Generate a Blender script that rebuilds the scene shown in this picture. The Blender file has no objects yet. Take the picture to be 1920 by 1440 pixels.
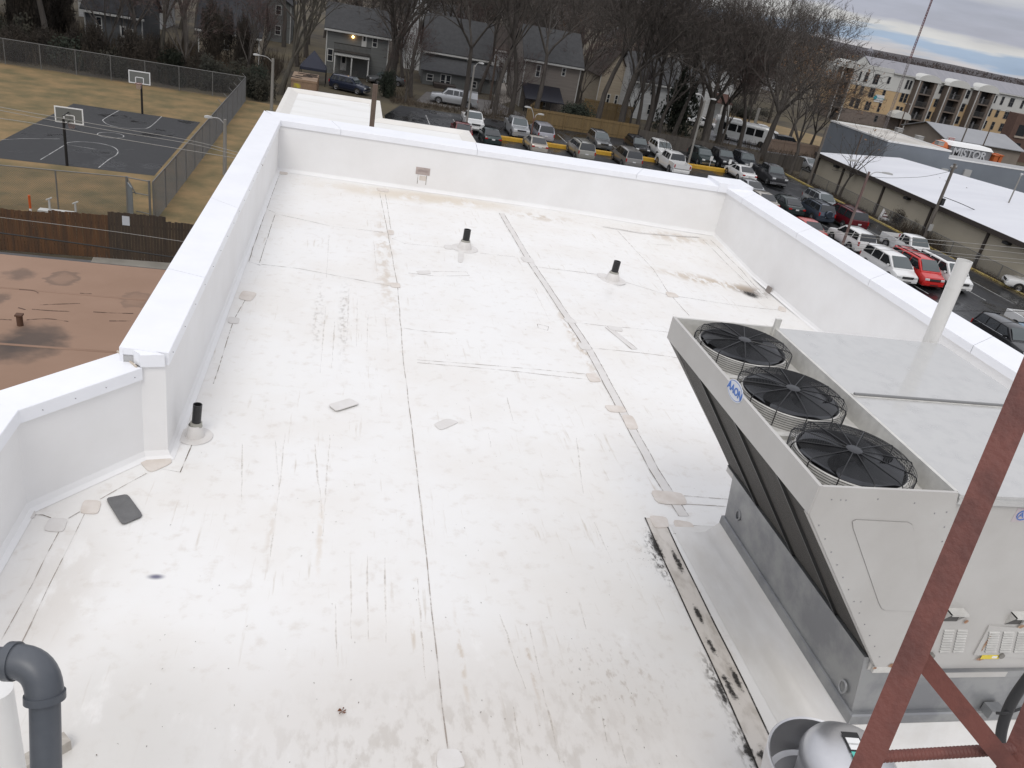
import bpy, math, random
from mathutils import Vector, Matrix
R = math.radians
C = bpy.context.scene.collection
rng = random.Random(7)

# ------------------------------------------------------------------ camera, world, sun
F, PITCH, ROLL, YAW, H = 1489.9, R(26.502), R(10.826), R(14.721), 5.2
FWD = Vector((math.sin(YAW)*math.cos(PITCH), math.cos(YAW)*math.cos(PITCH), -math.sin(PITCH)))
_r = Vector((math.cos(YAW), -math.sin(YAW), 0)); _d = FWD.cross(_r)
RT = _r*math.cos(ROLL) - _d*math.sin(ROLL)
DN = _r*math.sin(ROLL) + _d*math.cos(ROLL)
cam = bpy.data.objects.new('camera', bpy.data.cameras.new('camera')); C.objects.link(cam)
m3 = Matrix((RT, -DN, -FWD)).transposed()
cam.matrix_world = Matrix.Translation((0, 0, H)) @ m3.to_4x4()
cam.data.sensor_width = 36; cam.data.lens = F/1920*36
cam.data.clip_start = 0.05; cam.data.clip_end = 8000
S = bpy.context.scene
S.camera = cam
S.view_settings.view_transform = 'Standard'; S.view_settings.look = 'None'
S.view_settings.exposure = 0.2; S.view_settings.gamma = 1
S.cycles.use_denoising = True
S.cycles.max_bounces = 6; S.cycles.transparent_max_bounces = 12
SUN_EL, SUN_AZ = R(52), R(200)          # azimuth clockwise from +Y: high behind the camera

W = bpy.data.worlds.new('World'); S.world = W; W.use_nodes = True
nt = W.node_tree; nt.nodes.clear()
def N(t, typ, **kw):
    n = t.nodes.new(typ)
    for k, v in kw.items():
        if k in ('operation', 'blend_type', 'data_type', 'sky_type', 'sun_disc', 'sun_elevation', 'sun_rotation', 'wave_type', 'bands_direction', 'feature', 'noise_dimensions', 'clamp', 'use_clamp', 'interpolation_type', 'vector_type', 'distance'):
            setattr(n, k, v)
        else:
            n.inputs[int(k[1:])].default_value = v
    return n
def world():
    L = nt.links.new
    out = N(nt, 'ShaderNodeOutputWorld'); bg = N(nt, 'ShaderNodeBackground')
    sky = N(nt, 'ShaderNodeTexSky', sky_type='NISHITA', sun_disc=False, sun_elevation=SUN_EL, sun_rotation=SUN_AZ)
    tc = N(nt, 'ShaderNodeTexCoord'); D = tc.outputs['Generated']
    def noise(sc, st, det=5.0):
        mp = N(nt, 'ShaderNodeMapping'); L(D, mp.inputs[0]); mp.inputs['Scale'].default_value = st
        n = N(nt, 'ShaderNodeTexNoise', _2=sc, _3=det, _4=0.55); L(mp.outputs[0], n.inputs['Vector']); return n.outputs[0]
    def rng_(s, a, b, c, d):
        n = N(nt, 'ShaderNodeMapRange'); L(s, n.inputs[0])
        for i, v in enumerate((a, b, c, d)): n.inputs[i+1].default_value = v
        return n.outputs[0]
    sep = N(nt, 'ShaderNodeSeparateXYZ'); L(D, sep.inputs[0]); z = sep.outputs[2]
    # layered cloud decks: height above the skyline, ruffled by noise, picks the deck
    wob = rng_(noise(5.0, (1, 1, 9)), 0.3, 0.7, -0.011, 0.011)
    zz = N(nt, 'ShaderNodeMath', operation='ADD'); L(z, zz.inputs[0]); L(wob, zz.inputs[1])
    dk = N(nt, 'ShaderNodeValToRGB'); L(rng_(zz.outputs[0], 0.0, 0.2, 0.0, 1.0), dk.inputs[0])
    e = dk.color_ramp.elements
    stops = [(0.0, (.52, .50, .52)), (.015, (.44, .46, .52)), (.03, (.29, .38, .52)), (.075, (.30, .39, .53)), (.10, (.57, .565, .57)), (.135, (.52, .515, .53)), (.17, (.36, .37, .46)), (.28, (.36, .365, .45)), (.33, (.50, .495, .53)), (.42, (.62, .62, .65)), (.60, (.42, .43, .50)), (1.0, (.60, .60, .63))]
    e[0].position, e[0].color = stops[0][0], (*stops[0][1], 1); e[1].position, e[1].color = stops[-1][0], (*stops[-1][1], 1)
    for p, c in stops[1:-1]: k = e.new(p); k.color = (*c, 1)
    mot = N(nt, 'ShaderNodeMixRGB', blend_type='MULTIPLY', _0=1.0); L(dk.outputs[0], mot.inputs[1]); L(rng_(noise(9.0, (1, 1, 6), 6.0), 0.3, 0.7, 0.86, 1.14), mot.inputs[2])
    # an overcast sky is brightest overhead
    cm = N(nt, 'ShaderNodeMixRGB', blend_type='MULTIPLY', _0=1.0); L(mot.outputs[0], cm.inputs[1]); L(rng_(z, 0.12, 1.0, 1.0, 1.9), cm.inputs[2])
    sk = N(nt, 'ShaderNodeMixRGB', blend_type='MULTIPLY', _0=1.0); L(sky.outputs[0], sk.inputs[1]); sk.inputs[2].default_value = (0.08, 0.08, 0.08, 1)
    mx = N(nt, 'ShaderNodeMixRGB', _0=0.82); L(sk.outputs[0], mx.inputs[1]); L(cm.outputs[0], mx.inputs[2])
    L(mx.outputs[0], bg.inputs[0]); bg.inputs[1].default_value = 1.0
    L(bg.outputs[0], out.inputs[0])
world()
sun = bpy.data.objects.new('sun', bpy.data.lights.new('sun', 'SUN')); C.objects.link(sun)
sun.data.energy = 0.9; sun.data.angle = R(25); sun.data.color = (1, 0.96, 0.9)
sd = Vector((math.sin(SUN_AZ)*math.cos(SUN_EL), math.cos(SUN_AZ)*math.cos(SUN_EL), math.sin(SUN_EL)))
sun.rotation_euler = sd.to_track_quat('Z', 'Y').to_euler()

# ------------------------------------------------------------------ helpers
G = -9.5                                 # street level; the white roof is z = 0
def ray(x, y): return FWD*F + RT*(x-960) + DN*(y-720)
def at(x, y, z):
    q = ray(x, y); t = (z-H)/q.z; return Vector((q.x*t, q.y*t, z))
def atY(x, y, Y):
    q = ray(x, y); t = Y/q.y; return Vector((q.x*t, Y, H+q.z*t))
def atX(x, y, X):
    q = ray(x, y); t = X/q.x; return Vector((X, q.y*t, H+q.z*t))
def atD(x, y, D):
    q = ray(x, y)*(D/F); return Vector((q.x, q.y, q.z+H))

MATS = {}
def mat(name, col, rough=0.6, metal=0.0, col2=None, scale=5.0, bump=0.0, bscale=None, stretch=(1, 1, 1), spec=0.5, coat=0.0, detail=6.0, lo=0.35, hi=0.65, rough2=None, emit=None):
    if name in MATS: return MATS[name]
    m = bpy.data.materials.new(name); m.use_nodes = True; t = m.node_tree; L = t.links.new
    b = t.nodes['Principled BSDF']
    b.inputs['Base Color'].default_value = (*col, 1); b.inputs['Roughness'].default_value = rough; b.inputs['Metallic'].default_value = metal
    b.inputs['Specular IOR Level'].default_value = spec; b.inputs['Coat Weight'].default_value = coat; b.inputs['Coat Roughness'].default_value = 0.06
    if emit: b.inputs['Emission Color'].default_value = (*emit[0], 1); b.inputs['Emission Strength'].default_value = emit[1]
    if col2 is not None or bump or rough2 is not None:
        tc = N(t, 'ShaderNodeTexCoord'); mp = N(t, 'ShaderNodeMapping'); L(tc.outputs['Object'], mp.inputs[0]); mp.inputs['Scale'].default_value = stretch
        no = N(t, 'ShaderNodeTexNoise', _2=scale, _3=detail, _4=0.6); L(mp.outputs[0], no.inputs['Vector'])
        if col2 is not None:
            rp = N(t, 'ShaderNodeValToRGB'); L(no.outputs[0], rp.inputs[0])
            e = rp.color_ramp.elements; e[0].position = lo; e[0].color = (*col, 1); e[1].position = hi; e[1].color = (*col2, 1)
            L(rp.outputs[0], b.inputs['Base Color'])
        if rough2 is not None:
            mr = N(t, 'ShaderNodeMapRange'); L(no.outputs[0], mr.inputs[0]); mr.inputs[1].default_value = lo; mr.inputs[2].default_value = hi
            mr.inputs[3].default_value = rough; mr.inputs[4].default_value = rough2; L(mr.outputs[0], b.inputs['Roughness'])
        if bump:
            nb = N(t, 'ShaderNodeTexNoise', _2=bscale or scale*3, _3=4.0); L(mp.outputs[0], nb.inputs['Vector'])
            bp = N(t, 'ShaderNodeBump', _0=bump); bp.inputs['Distance'].default_value = 0.02; L(nb.outputs[0], bp.inputs['Height']); L(bp.outputs[0], b.inputs['Normal'])
    MATS[name] = m; return m

class MB:
    def __init__(s): s.v = []; s.f = []; s.m = []; s.sm = []
    def add(s, vs, fs, mi=0, smooth=False):
        o = len(s.v); s.v += [tuple(v) for v in vs]
        for f in fs: s.f.append([i+o for i in f]); s.m.append(mi); s.sm.append(smooth)
    def poly(s, pts, mi=0): s.add(pts, [list(range(len(pts)))], mi)
    def box(s, a, b, mi=0):
        (x0, y0, z0), (x1, y1, z1) = a, b
        s.add([(x0,y0,z0),(x1,y0,z0),(x1,y1,z0),(x0,y1,z0),(x0,y0,z1),(x1,y0,z1),(x1,y1,z1),(x0,y1,z1)],
              [(0,3,2,1),(4,5,6,7),(0,1,5,4),(1,2,6,5),(2,3,7,6),(3,0,4,7)], mi)
    def obox(s, c, ax, ay, az, mi=0):      # oriented box: centre and three half vectors
        c = Vector(c); v = []
        for k in (-1, 1):
            for i, j in ((-1,-1),(1,-1),(1,1),(-1,1)): v.append(c+ax*i+ay*j+az*k)
        s.add(v, [(0,3,2,1),(4,5,6,7),(0,1,5,4),(1,2,6,5),(2,3,7,6),(3,0,4,7)], mi)
    def bar(s, p, q, w, t, side, mi=0):    # flat bar p->q, width w along `side`, thickness t
        p, q = Vector(p), Vector(q); ax = (q-p)/2; d = ax.normalized()
        sx = Vector(side); sx = (sx - d*sx.dot(d)).normalized(); n = d.cross(sx)
        s.obox((p+q)/2, ax, sx*(w/2), n*(t/2), mi)
    def prism(s, pts, z0, z1, mi=0):
        n = len(pts); v = [(p[0], p[1], z0) for p in pts]+[(p[0], p[1], z1) for p in pts]
        s.add(v, [list(range(n))[::-1], list(range(n, 2*n))]+[(i, (i+1) % n, n+(i+1) % n, n+i) for i in range(n)], mi)
    def tube(s, pts, rad, n=8, mi=0, cap=True, smooth=True):
        pts = [Vector(p) for p in pts]; k = len(pts)
        rr = rad if isinstance(rad, (list, tuple)) else [rad]*k
        vs = []; u = None
        for i, p in enumerate(pts):
            d = (pts[min(i+1, k-1)]-pts[max(i-1, 0)])
            if d.length < 1e-9: d = Vector((0, 0, 1))
            d.normalize()
            if u is None: u = d.orthogonal().normalized()
            u = (u-d*u.dot(d))
            u = u.normalized() if u.length > 1e-6 else d.orthogonal().normalized()
            w = d.cross(u)
            for j in range(n):
                a = 2*math.pi*j/n; vs.append(p+(u*math.cos(a)+w*math.sin(a))*rr[i])
        fs = [(i*n+j, i*n+(j+1) % n, (i+1)*n+(j+1) % n, (i+1)*n+j) for i in range(k-1) for j in range(n)]
        s.add(vs, fs, mi, smooth)
        if cap: s.add(vs[:n], [list(range(n))[::-1]], mi); s.add(vs[-n:], [list(range(n))], mi)
    def lathe(s, prof, c=(0, 0, 0), n=32, mi=0, axis=Vector((0, 0, 1)), smooth=True):
        c = Vector(c); q = Vector((0, 0, 1)).rotation_difference(axis); vs = []
        for r, z in prof:
            for j in range(n):
                a = 2*math.pi*j/n; vs.append(c+q @ Vector((r*math.cos(a), r*math.sin(a), z)))
        k = len(prof)
        s.add(vs, [(i*n+j, i*n+(j+1) % n, (i+1)*n+(j+1) % n, (i+1)*n+j) for i in range(k-1) for j in range(n)], mi, smooth)
    def disc(s, c, r, axis=Vector((0, 0, 1)), n=32, mi=0):
        c = Vector(c); q = Vector((0, 0, 1)).rotation_difference(axis)
        s.poly([c+q @ Vector((r*math.cos(2*math.pi*j/n), r*math.sin(2*math.pi*j/n), 0)) for j in range(n)], mi)
    def loft(s, rings, mi=0, cap=True, smooth=False, closed=True):
        n = len(rings[0]); vs = [p for r in rings for p in r]; fs = []
        for i in range(len(rings)-1):
            for j in range(n if closed else n-1):
                fs.append((i*n+j, i*n+(j+1) % n, (i+1)*n+(j+1) % n, (i+1)*n+j))
        s.add(vs, fs, mi, smooth)
        if cap: s.add(rings[0], [list(range(n))[::-1]], mi, False); s.add(rings[-1], [list(range(n))], mi, False)
    def build(s, name, mats, parent=None, local=False, sharp=None):
        if not isinstance(mats, (list, tuple)): mats = [mats]
        o = Vector((0, 0, 0))
        if parent is not None and not local:
            q = parent
            while q is not None: o += q.location; q = q.parent
        me = bpy.data.meshes.new(name)
        me.from_pydata([(a-o.x, b-o.y, c-o.z) for a, b, c in s.v], [], s.f)
        for m in mats: me.materials.append(m)
        me.polygons.foreach_set('material_index', s.m); me.polygons.foreach_set('use_smooth', s.sm)
        me.update()
        if any(s.sm): me.set_sharp_from_angle(angle=sharp or R(40))
        ob = bpy.data.objects.new(name, me); C.objects.link(ob)
        if parent is not None: ob.parent = parent
        return ob
def tag(o, label=None, cat=None, group=None, kind=None):
    if label: o['label'] = label
    if cat: o['category'] = cat
    if group: o['group'] = group
    if kind: o['kind'] = kind
    return o
def empty(name, loc, label, cat, group=None, rz=0.0):
    o = bpy.data.objects.new(name, None); C.objects.link(o); o.location = loc; o.rotation_euler = (0, 0, rz); o.empty_display_size = 0.2
    return tag(o, label, cat, group)
def struct(mb, name, mats): return tag(mb.build(name, mats), kind='structure')
def copy_tree(o, parent=None):
    c = o.copy(); C.objects.link(c)
    if parent is not None: c.parent = parent
    for ch in list(o.children): copy_tree(ch, c)
    return c
def text_mesh(name, body, size, mtx, m, parent=None, extrude=0.004, bold=0.0):
    cu = bpy.data.curves.new(name, 'FONT'); cu.body = body; cu.size = size; cu.extrude = extrude; cu.align_x = 'CENTER'; cu.align_y = 'CENTER'; cu.offset = bold; cu.resolution_u = 4
    o = bpy.data.objects.new(name, cu); C.objects.link(o)
    bpy.context.view_layer.update()
    me = bpy.data.meshes.new_from_object(o.evaluated_get(bpy.context.evaluated_depsgraph_get()))
    bpy.data.objects.remove(o); bpy.data.curves.remove(cu)
    me.transform(mtx); me.materials.clear(); me.materials.append(m)
    ob = bpy.data.objects.new(name, me); C.objects.link(ob)
    if parent is not None:
        off = Vector((0, 0, 0)); q = parent
        while q is not None: off += q.location; q = q.parent
        me.transform(Matrix.Translation(-off)); ob.parent = parent
    return ob
def frame(origin, ex, ey):               # matrix whose x axis is ex, y axis ey
    ex = Vector(ex).normalized(); ez = ex.cross(Vector(ey)).normalized(); ey = ez.cross(ex)
    m = Matrix((ex, ey, ez)).transposed().to_4x4(); m.translation = Vector(origin); return m
# ------------------------------------------------------------------ materials
def membrane_mat():
    m = bpy.data.materials.new('white_membrane'); m.use_nodes = True; t = m.node_tree; L = t.links.new
    b = t.nodes['Principled BSDF']; b.inputs['Roughness'].default_value = 0.42
    tc = N(t, 'ShaderNodeTexCoord'); sh = N(t, 'ShaderNodeVectorMath', operation='ADD'); L(tc.outputs['Object'], sh.inputs[0]); sh.inputs[1].default_value = (4, 8, 0); P = sh.outputs[0]
    def noise(scale, stretch=(1, 1, 1), detail=5.0, rough=0.6):
        mp = N(t, 'ShaderNodeMapping'); L(P, mp.inputs[0]); mp.inputs['Scale'].default_value = stretch
        n = N(t, 'ShaderNodeTexNoise', _2=scale, _3=detail, _4=rough); L(mp.outputs[0], n.inputs['Vector']); return n.outputs[0]
    def ramp(s, a, b_, va=0.0, vb=1.0):
        r = N(t, 'ShaderNodeMapRange', interpolation_type='SMOOTHSTEP'); L(s, r.inputs[0])
        r.inputs[1].default_value = a; r.inputs[2].default_value = b_; r.inputs[3].default_value = va; r.inputs[4].default_value = vb; return r.outputs[0]
    def mul(a, b_):
        n = N(t, 'ShaderNodeMath', operation='MULTIPLY'); L(a, n.inputs[0])
        if isinstance(b_, (int, float)): n.inputs[1].default_value = b_
        else: L(b_, n.inputs[1])
        return n.outputs[0]
    def mix(f, c, base):
        n = N(t, 'ShaderNodeMixRGB'); L(f, n.inputs[0])
        if isinstance(base, tuple): n.inputs[1].default_value = (*base, 1)
        else: L(base, n.inputs[1])
        n.inputs[2].default_value = (*c, 1); return n.outputs[0]
    col = mix(ramp(noise(0.55), 0.38, 0.66, 0, 0.75), (0.755, 0.73, 0.69), (0.80, 0.792, 0.772))
    col = mix(ramp(noise(6.0, detail=8.0), 0.52, 0.75, 0, 0.5), (0.60, 0.55, 0.49), col)
    # rain streaks running along the fall of the roof, broken up by large patches
    st = mul(ramp(noise(16.0, (1, 0.07, 1)), 0.58, 0.72, 0, 0.6), ramp(noise(0.8), 0.46, 0.60))
    col = mix(st, (0.50, 0.44, 0.36), col)
    # specks
    sp = mul(ramp(noise(38.0, (1, 0.55, 1), 2.0), 0.735, 0.80, 0, 0.8), ramp(noise(1.3), 0.42, 0.6))
    col = mix(sp, (0.22, 0.18, 0.15), col)
    # dirt rings where water stands: (x, y, rx, ry, strength, colour)
    sep = N(t, 'ShaderNodeSeparateXYZ'); L(P, sep.inputs[0])
    def blob(x, y, rx, ry, k, c, ns, th):
        nonlocal col
        mp = N(t, 'ShaderNodeMapping', vector_type='POINT'); L(P, mp.inputs[0])
        mp.inputs['Location'].default_value = (-x/rx, -y/ry, 0); mp.inputs['Scale'].default_value = (1/rx, 1/ry, 0)
        ln = N(t, 'ShaderNodeVectorMath', operation='LENGTH'); L(mp.outputs[0], ln.inputs[0])
        f = mul(ramp(ln.outputs['Value'], 0.15, 1.0, 1.0, 0.0), ramp(noise(ns, (1, 0.5, 1), 6.0), th, th+0.16))
        col = mix(mul(f, k), c, col)
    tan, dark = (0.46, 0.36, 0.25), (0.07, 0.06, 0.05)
    for b_ in ((9.6, 16.4, 0.7, 0.5, 0.9, (0.17, 0.13, 0.1), 5, 0.36), (8.6, 16.6, 1.9, 0.5, 0.8, tan, 5, 0.42), (8.8, 19.5, 1.6, 0.6, 0.5, tan, 3, 0.42),
               (2.0, 20.0, 3.6, 0.75, 0.62, (0.60, 0.50, 0.36), 2, 0.34), (5.0, 19.5, 1.3, 0.5, 0.6, tan, 4, 0.45),
               (-0.43, 6.6, 0.055, 0.75, 0.25, tan, 14, 0.40), (0.05, 6.5, 0.05, 0.9, 0.25, (0.52, 0.38, 0.22), 14, 0.40), 
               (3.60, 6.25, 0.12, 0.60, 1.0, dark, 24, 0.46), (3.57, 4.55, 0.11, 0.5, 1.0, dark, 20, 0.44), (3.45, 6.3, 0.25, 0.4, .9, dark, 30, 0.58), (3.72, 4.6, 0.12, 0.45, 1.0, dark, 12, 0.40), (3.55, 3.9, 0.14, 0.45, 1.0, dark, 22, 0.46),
               (2.0, 4.1, 2.6, 1.7, 0.62, (0.60, 0.565, 0.52), 2.2, 0.26), (0.3, 4.1, 2.4, 1.5, 0.6, (0.62, 0.59, 0.55), 2.2, 0.26), (1.2, 3.9, 2.4, 1.0, 0.5, (0.44, 0.40, 0.35), 9, 0.46), (2.6, 4.6, 0.9, 0.8, 0.5, (0.40, 0.34, 0.28), 16, 0.52), (-1.3, 4.0, 1.1, 1.5, 0.6, (0.54, 0.52, 0.48), 2.5, 0.28), (-2.1, 5.6, 0.5, 1.3, 0.45, (0.56, 0.52, 0.47), 4, 0.34), (-1.35, 5.85, 0.10, 0.05, 1.0, (0.16, 0.16, 0.22), 9, 0.25),
               (0.95, 15.0, 0.3, 4.5, 0.5, tan, 5, 0.45), (0.2, 12.0, 0.12, 2.2, 0.55, (0.35, 0.32, 0.28), 14, 0.46), (-0.2, 12.0, 0.12, 2.0, 0.5, (0.35, 0.32, 0.28), 14, 0.48), (4.1, 12.0, 0.18, 2.4, 0.6, tan, 8, 0.44), (1.3, 4.9, 0.04, 0.8, 0.45, tan, 12, 0.42), (1.9, 4.8, 0.035, 0.6, 0.5, (0.4, 0.3, 0.2), 12, 0.44),
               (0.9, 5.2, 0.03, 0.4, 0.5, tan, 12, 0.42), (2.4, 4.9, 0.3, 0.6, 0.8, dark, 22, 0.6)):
        blob(*b_)
    L(col, b.inputs['Base Color'])
    n = N(t, 'ShaderNodeTexNoise', _2=1.6, _3=3.0); L(P, n.inputs['Vector'])
    bp = N(t, 'ShaderNodeBump', _0=0.25); bp.inputs['Distance'].default_value = 0.03; L(n.outputs[0], bp.inputs['Height']); L(bp.outputs[0], b.inputs['Normal'])
    L(ramp(noise(1.2), 0.35, 0.7, 0.3, 0.5), b.inputs['Roughness'])
    return m
MEMBRANE = membrane_mat()
WALL_TPO = mat('white_wall_membrane', (0.82, 0.815, 0.81), 0.5, col2=(0.78, 0.772, 0.762), scale=1.3, bump=0.15, bscale=1.5)
CURB_TPO = mat('curb_membrane', (0.72, 0.71, 0.69), 0.42, col2=(0.62, 0.60, 0.565), scale=2.2, stretch=(1, .5, 1), bump=0.3, bscale=2.0)
COPING = mat('coping_metal', (0.86, 0.87, 0.9), 0.3, col2=(0.82, 0.83, 0.86), scale=2.0)
PATCH = mat('patch_membrane', (0.60, 0.54, 0.48), 0.5, col2=(0.70, 0.65, 0.60), scale=5.0)
PATCH_W = mat('clean_patch_membrane', (0.70, 0.68, 0.655), 0.42, col2=(0.64, 0.615, 0.585), scale=4.0)
def line_mat(name, col, th):
    m = bpy.data.materials.new(name); m.use_nodes = True; t = m.node_tree; L = t.links.new
    b = t.nodes['Principled BSDF']; b.inputs['Base Color'].default_value = (*col, 1); b.inputs['Roughness'].default_value = 0.8
    tc = N(t, 'ShaderNodeTexCoord'); no = N(t, 'ShaderNodeTexNoise', _2=3.5, _3=6.0, _4=0.7); L(tc.outputs['Object'], no.inputs['Vector'])
    mr = N(t, 'ShaderNodeMapRange'); L(no.outputs[0], mr.inputs[0]); mr.inputs[1].default_value = th; mr.inputs[2].default_value = th+0.2; mr.inputs[3].default_value = 0.12; mr.inputs[4].default_value = 1.0
    L(mr.outputs[0], b.inputs['Alpha']); return m
SEAM = line_mat('seam_dirt', (0.17, 0.135, 0.105), 0.41)
SEAM_L = line_mat('faint_seam_dirt', (0.32, 0.275, 0.235), 0.42)
SEAM_D = line_mat('black_seam_dirt', (0.03, 0.026, 0.022), 0.30)
STRIP_DIRTY = mat('dirty_strip_membrane', (0.64, 0.60, 0.55), 0.5, col2=(0.40, 0.36, 0.31), scale=7.0, stretch=(1, .45, 1), lo=0.46, hi=0.74)
RUBBER_GREY = mat('grey_rubber', (0.12, 0.12, 0.12), 0.6, col2=(0.155, 0.155, 0.155), scale=9)
BLACK_PIPE = mat('black_pipe', (0.012, 0.012, 0.013), 0.35, bump=0.2, scale=8)
HVAC_W = mat('hvac_paint', (0.51, 0.498, 0.475), 0.45, col2=(0.46, 0.445, 0.42), scale=1.6, detail=9, bump=.12, bscale=1.5)
HVAC_TOP = mat('hvac_roof_wet', (0.49, 0.488, 0.475), 0.07, col2=(0.44, 0.44, 0.432), scale=7, rough2=0.34, lo=0.46, hi=0.72, bump=0.03, bscale=3, spec=.7)
HVAC_IN = mat('hvac_deck', (0.62, 0.61, 0.575), 0.45, col2=(0.50, 0.49, 0.46), scale=9)
FAN_BLACK = mat('fan_black', (0.009, 0.009, 0.011), 0.35)
FAN_BLADE = mat('fan_blade_grey', (0.06, 0.063, 0.07), 0.3)
WIRE_BLACK = mat('guard_wire', (0.010, 0.010, 0.011), 0.35)
HUB = mat('fan_hub', (0.035, 0.036, 0.04), 0.4)
COIL = mat('coil_fins', (0.048, 0.041, 0.032), 0.6, col2=(0.022, 0.02, 0.018), scale=5, stretch=(1, 12, 1), bump=0.6, bscale=60)
COIL_BAR = mat('coil_header', (0.06, 0.06, 0.06), 0.4, metal=0.5)
GALV = mat('galvanised_sheet', (0.34, 0.345, 0.345), 0.42, metal=0.6, col2=(0.25, 0.255, 0.265), scale=2.5, lo=0.4, hi=0.6, rough2=0.5)
RUST = mat('red_oxide_steel', (0.165, 0.056, 0.043), 0.62, col2=(0.115, 0.040, 0.032), scale=7, bump=0.2, bscale=60, lo=0.42, hi=0.6)
PVC_GREY = mat('grey_pvc', (0.075, 0.083, 0.096), 0.4, col2=(0.10, 0.108, 0.12), scale=5, detail=10, lo=.42, hi=.7)
PVC_WHITE = mat('white_pvc', (0.78, 0.775, 0.755), 0.35, col2=(.70, .69, .66), scale=3, stretch=(1, 1, .4))
ALU = mat('spun_aluminium', (0.62, 0.62, 0.63), 0.32, metal=0.85, col2=(0.55, 0.55, 0.56), scale=4, rough2=0.42)
ALU_IN = mat('dull_aluminium', (0.22, 0.22, 0.225), 0.5, metal=0.5)
DARK = mat('dark_void', (0.010, 0.010, 0.011), 0.7)
BLACK = mat('black_plastic', (0.018, 0.018, 0.019), 0.5)
WHITE = mat('white_paint', (0.78, 0.78, 0.77), 0.5)
WOOD_PALE = mat('weathered_sleeper', (0.46, 0.43, 0.38), 0.8, col2=(0.36, 0.33, 0.29), scale=6, stretch=(1, 6, 1))
WOOD_BROWN = mat('brown_post', (0.12, 0.085, 0.065), 0.8, col2=(0.08, 0.055, 0.04), scale=6, stretch=(4, 4, .5))
POLE_WOOD = mat('grey_pole_wood', (0.16, 0.14, 0.12), 0.8, col2=(0.10, 0.088, 0.075), scale=4, stretch=(4, 4, .4))
POLE_PALE = mat('pale_pole', (0.26, 0.25, 0.23), 0.7, col2=(0.2, 0.19, 0.17), scale=4, stretch=(4, 4, .4))
BLUE = mat('badge_blue', (0.05, 0.16, 0.5), 0.4)
YELLOW_LBL = mat('yellow_label', (0.7, 0.55, 0.05), 0.5)
TEAL = mat('teal_label', (0.1, 0.5, 0.42), 0.5)
RUSTSTAIN = mat('rust_stain', (0.25, 0.09, 0.03), 0.8, col2=(0.5, 0.40, 0.30), scale=20)
SCUPPER = mat('scupper_membrane', (0.46, 0.39, 0.36), 0.6, col2=(0.36, 0.30, 0.28), scale=8)
LEAF = mat('dry_leaf', (0.14, 0.05, 0.02), 0.7)

def grime_mat():
    m = bpy.data.materials.new('black_grime'); m.use_nodes = True; t = m.node_tree; L = t.links.new
    b = t.nodes['Principled BSDF']; b.inputs['Base Color'].default_value = (.022, .019, .016, 1); b.inputs['Roughness'].default_value = .85
    tc = N(t, 'ShaderNodeTexCoord'); no = N(t, 'ShaderNodeTexNoise', _2=24.0, _3=8.0, _4=.7); L(tc.outputs['Object'], no.inputs['Vector'])
    sb = N(t, 'ShaderNodeVectorMath', operation='SUBTRACT'); L(tc.outputs['Generated'], sb.inputs[0]); sb.inputs[1].default_value = (.5, .5, .5)
    sp = N(t, 'ShaderNodeSeparateXYZ'); L(sb.outputs[0], sp.inputs[0]); cb = N(t, 'ShaderNodeCombineXYZ'); L(sp.outputs[0], cb.inputs[0]); L(sp.outputs[1], cb.inputs[1])
    ln = N(t, 'ShaderNodeVectorMath', operation='LENGTH'); L(cb.outputs[0], ln.inputs[0])
    mr = N(t, 'ShaderNodeMapRange'); L(ln.outputs['Value'], mr.inputs[0])
    for i, v in enumerate((.10, .52, .20, -.16)): mr.inputs[i+1].default_value = v
    ad = N(t, 'ShaderNodeMath', operation='ADD'); L(no.outputs[0], ad.inputs[0]); L(mr.outputs[0], ad.inputs[1])
    al = N(t, 'ShaderNodeMapRange'); L(ad.outputs[0], al.inputs[0]); al.inputs[1].default_value = .50; al.inputs[2].default_value = .66; al.inputs[3].default_value = 0; al.inputs[4].default_value = .85
    L(al.outputs[0], b.inputs['Alpha']); return m
GRIME = grime_mat()
# ------------------------------------------------------------------ the white-roofed building
def rz(x, y):                              # the roof falls to the scupper in the right wall
    u = min(1, max(0, (x-5.0)/5.2)); v = min(1, max(0, (y-16.5)/4.0))
    return -0.34*u*u*(3-2*u)*(1-0.75*v*v*(3-2*v))
def onroof(px, py, dz=0.0):
    z = 0.0
    for _ in range(8):
        q = at(px, py, z+dz); z = rz(q.x, q.y)
    return Vector((q.x, q.y, z+dz))
bld = empty('white_roof_building', (4, 8, 0), 'building with a flat white membrane roof and tall white parapets', 'building')
P = [Vector((10.25, -6)), Vector((10.2, 20.15)), Vector((-1.56, 20.85)), Vector((-1.62, 7.78)), Vector((-1.85, 7.73)), Vector((-2.67, 6.75)), Vector((-2.6, -6))]
mb = MB()
nx, ny = 40, 66
def gp(i, j):
    u = i/nx; yb = -6.0; x = -1.62+(10.25+1.62)*u
    yt = 20.85-0.70*u; y = yb+(yt-yb)*j/ny
    return (x, y, rz(x, y))
mb.add([gp(i, j) for j in range(ny+1) for i in range(nx+1)], [(j*(nx+1)+i, j*(nx+1)+i+1, (j+1)*(nx+1)+i+1, (j+1)*(nx+1)+i) for j in range(ny) for i in range(nx)], 0, True)
mb.poly([(-1.62, -6, 0), (-1.62, 7.78, 0), (-1.85, 7.73, 0), (-2.67, 6.75, 0), (-2.6, -6, 0)])
mb.build('roof_membrane', MEMBRANE, bld)
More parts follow.
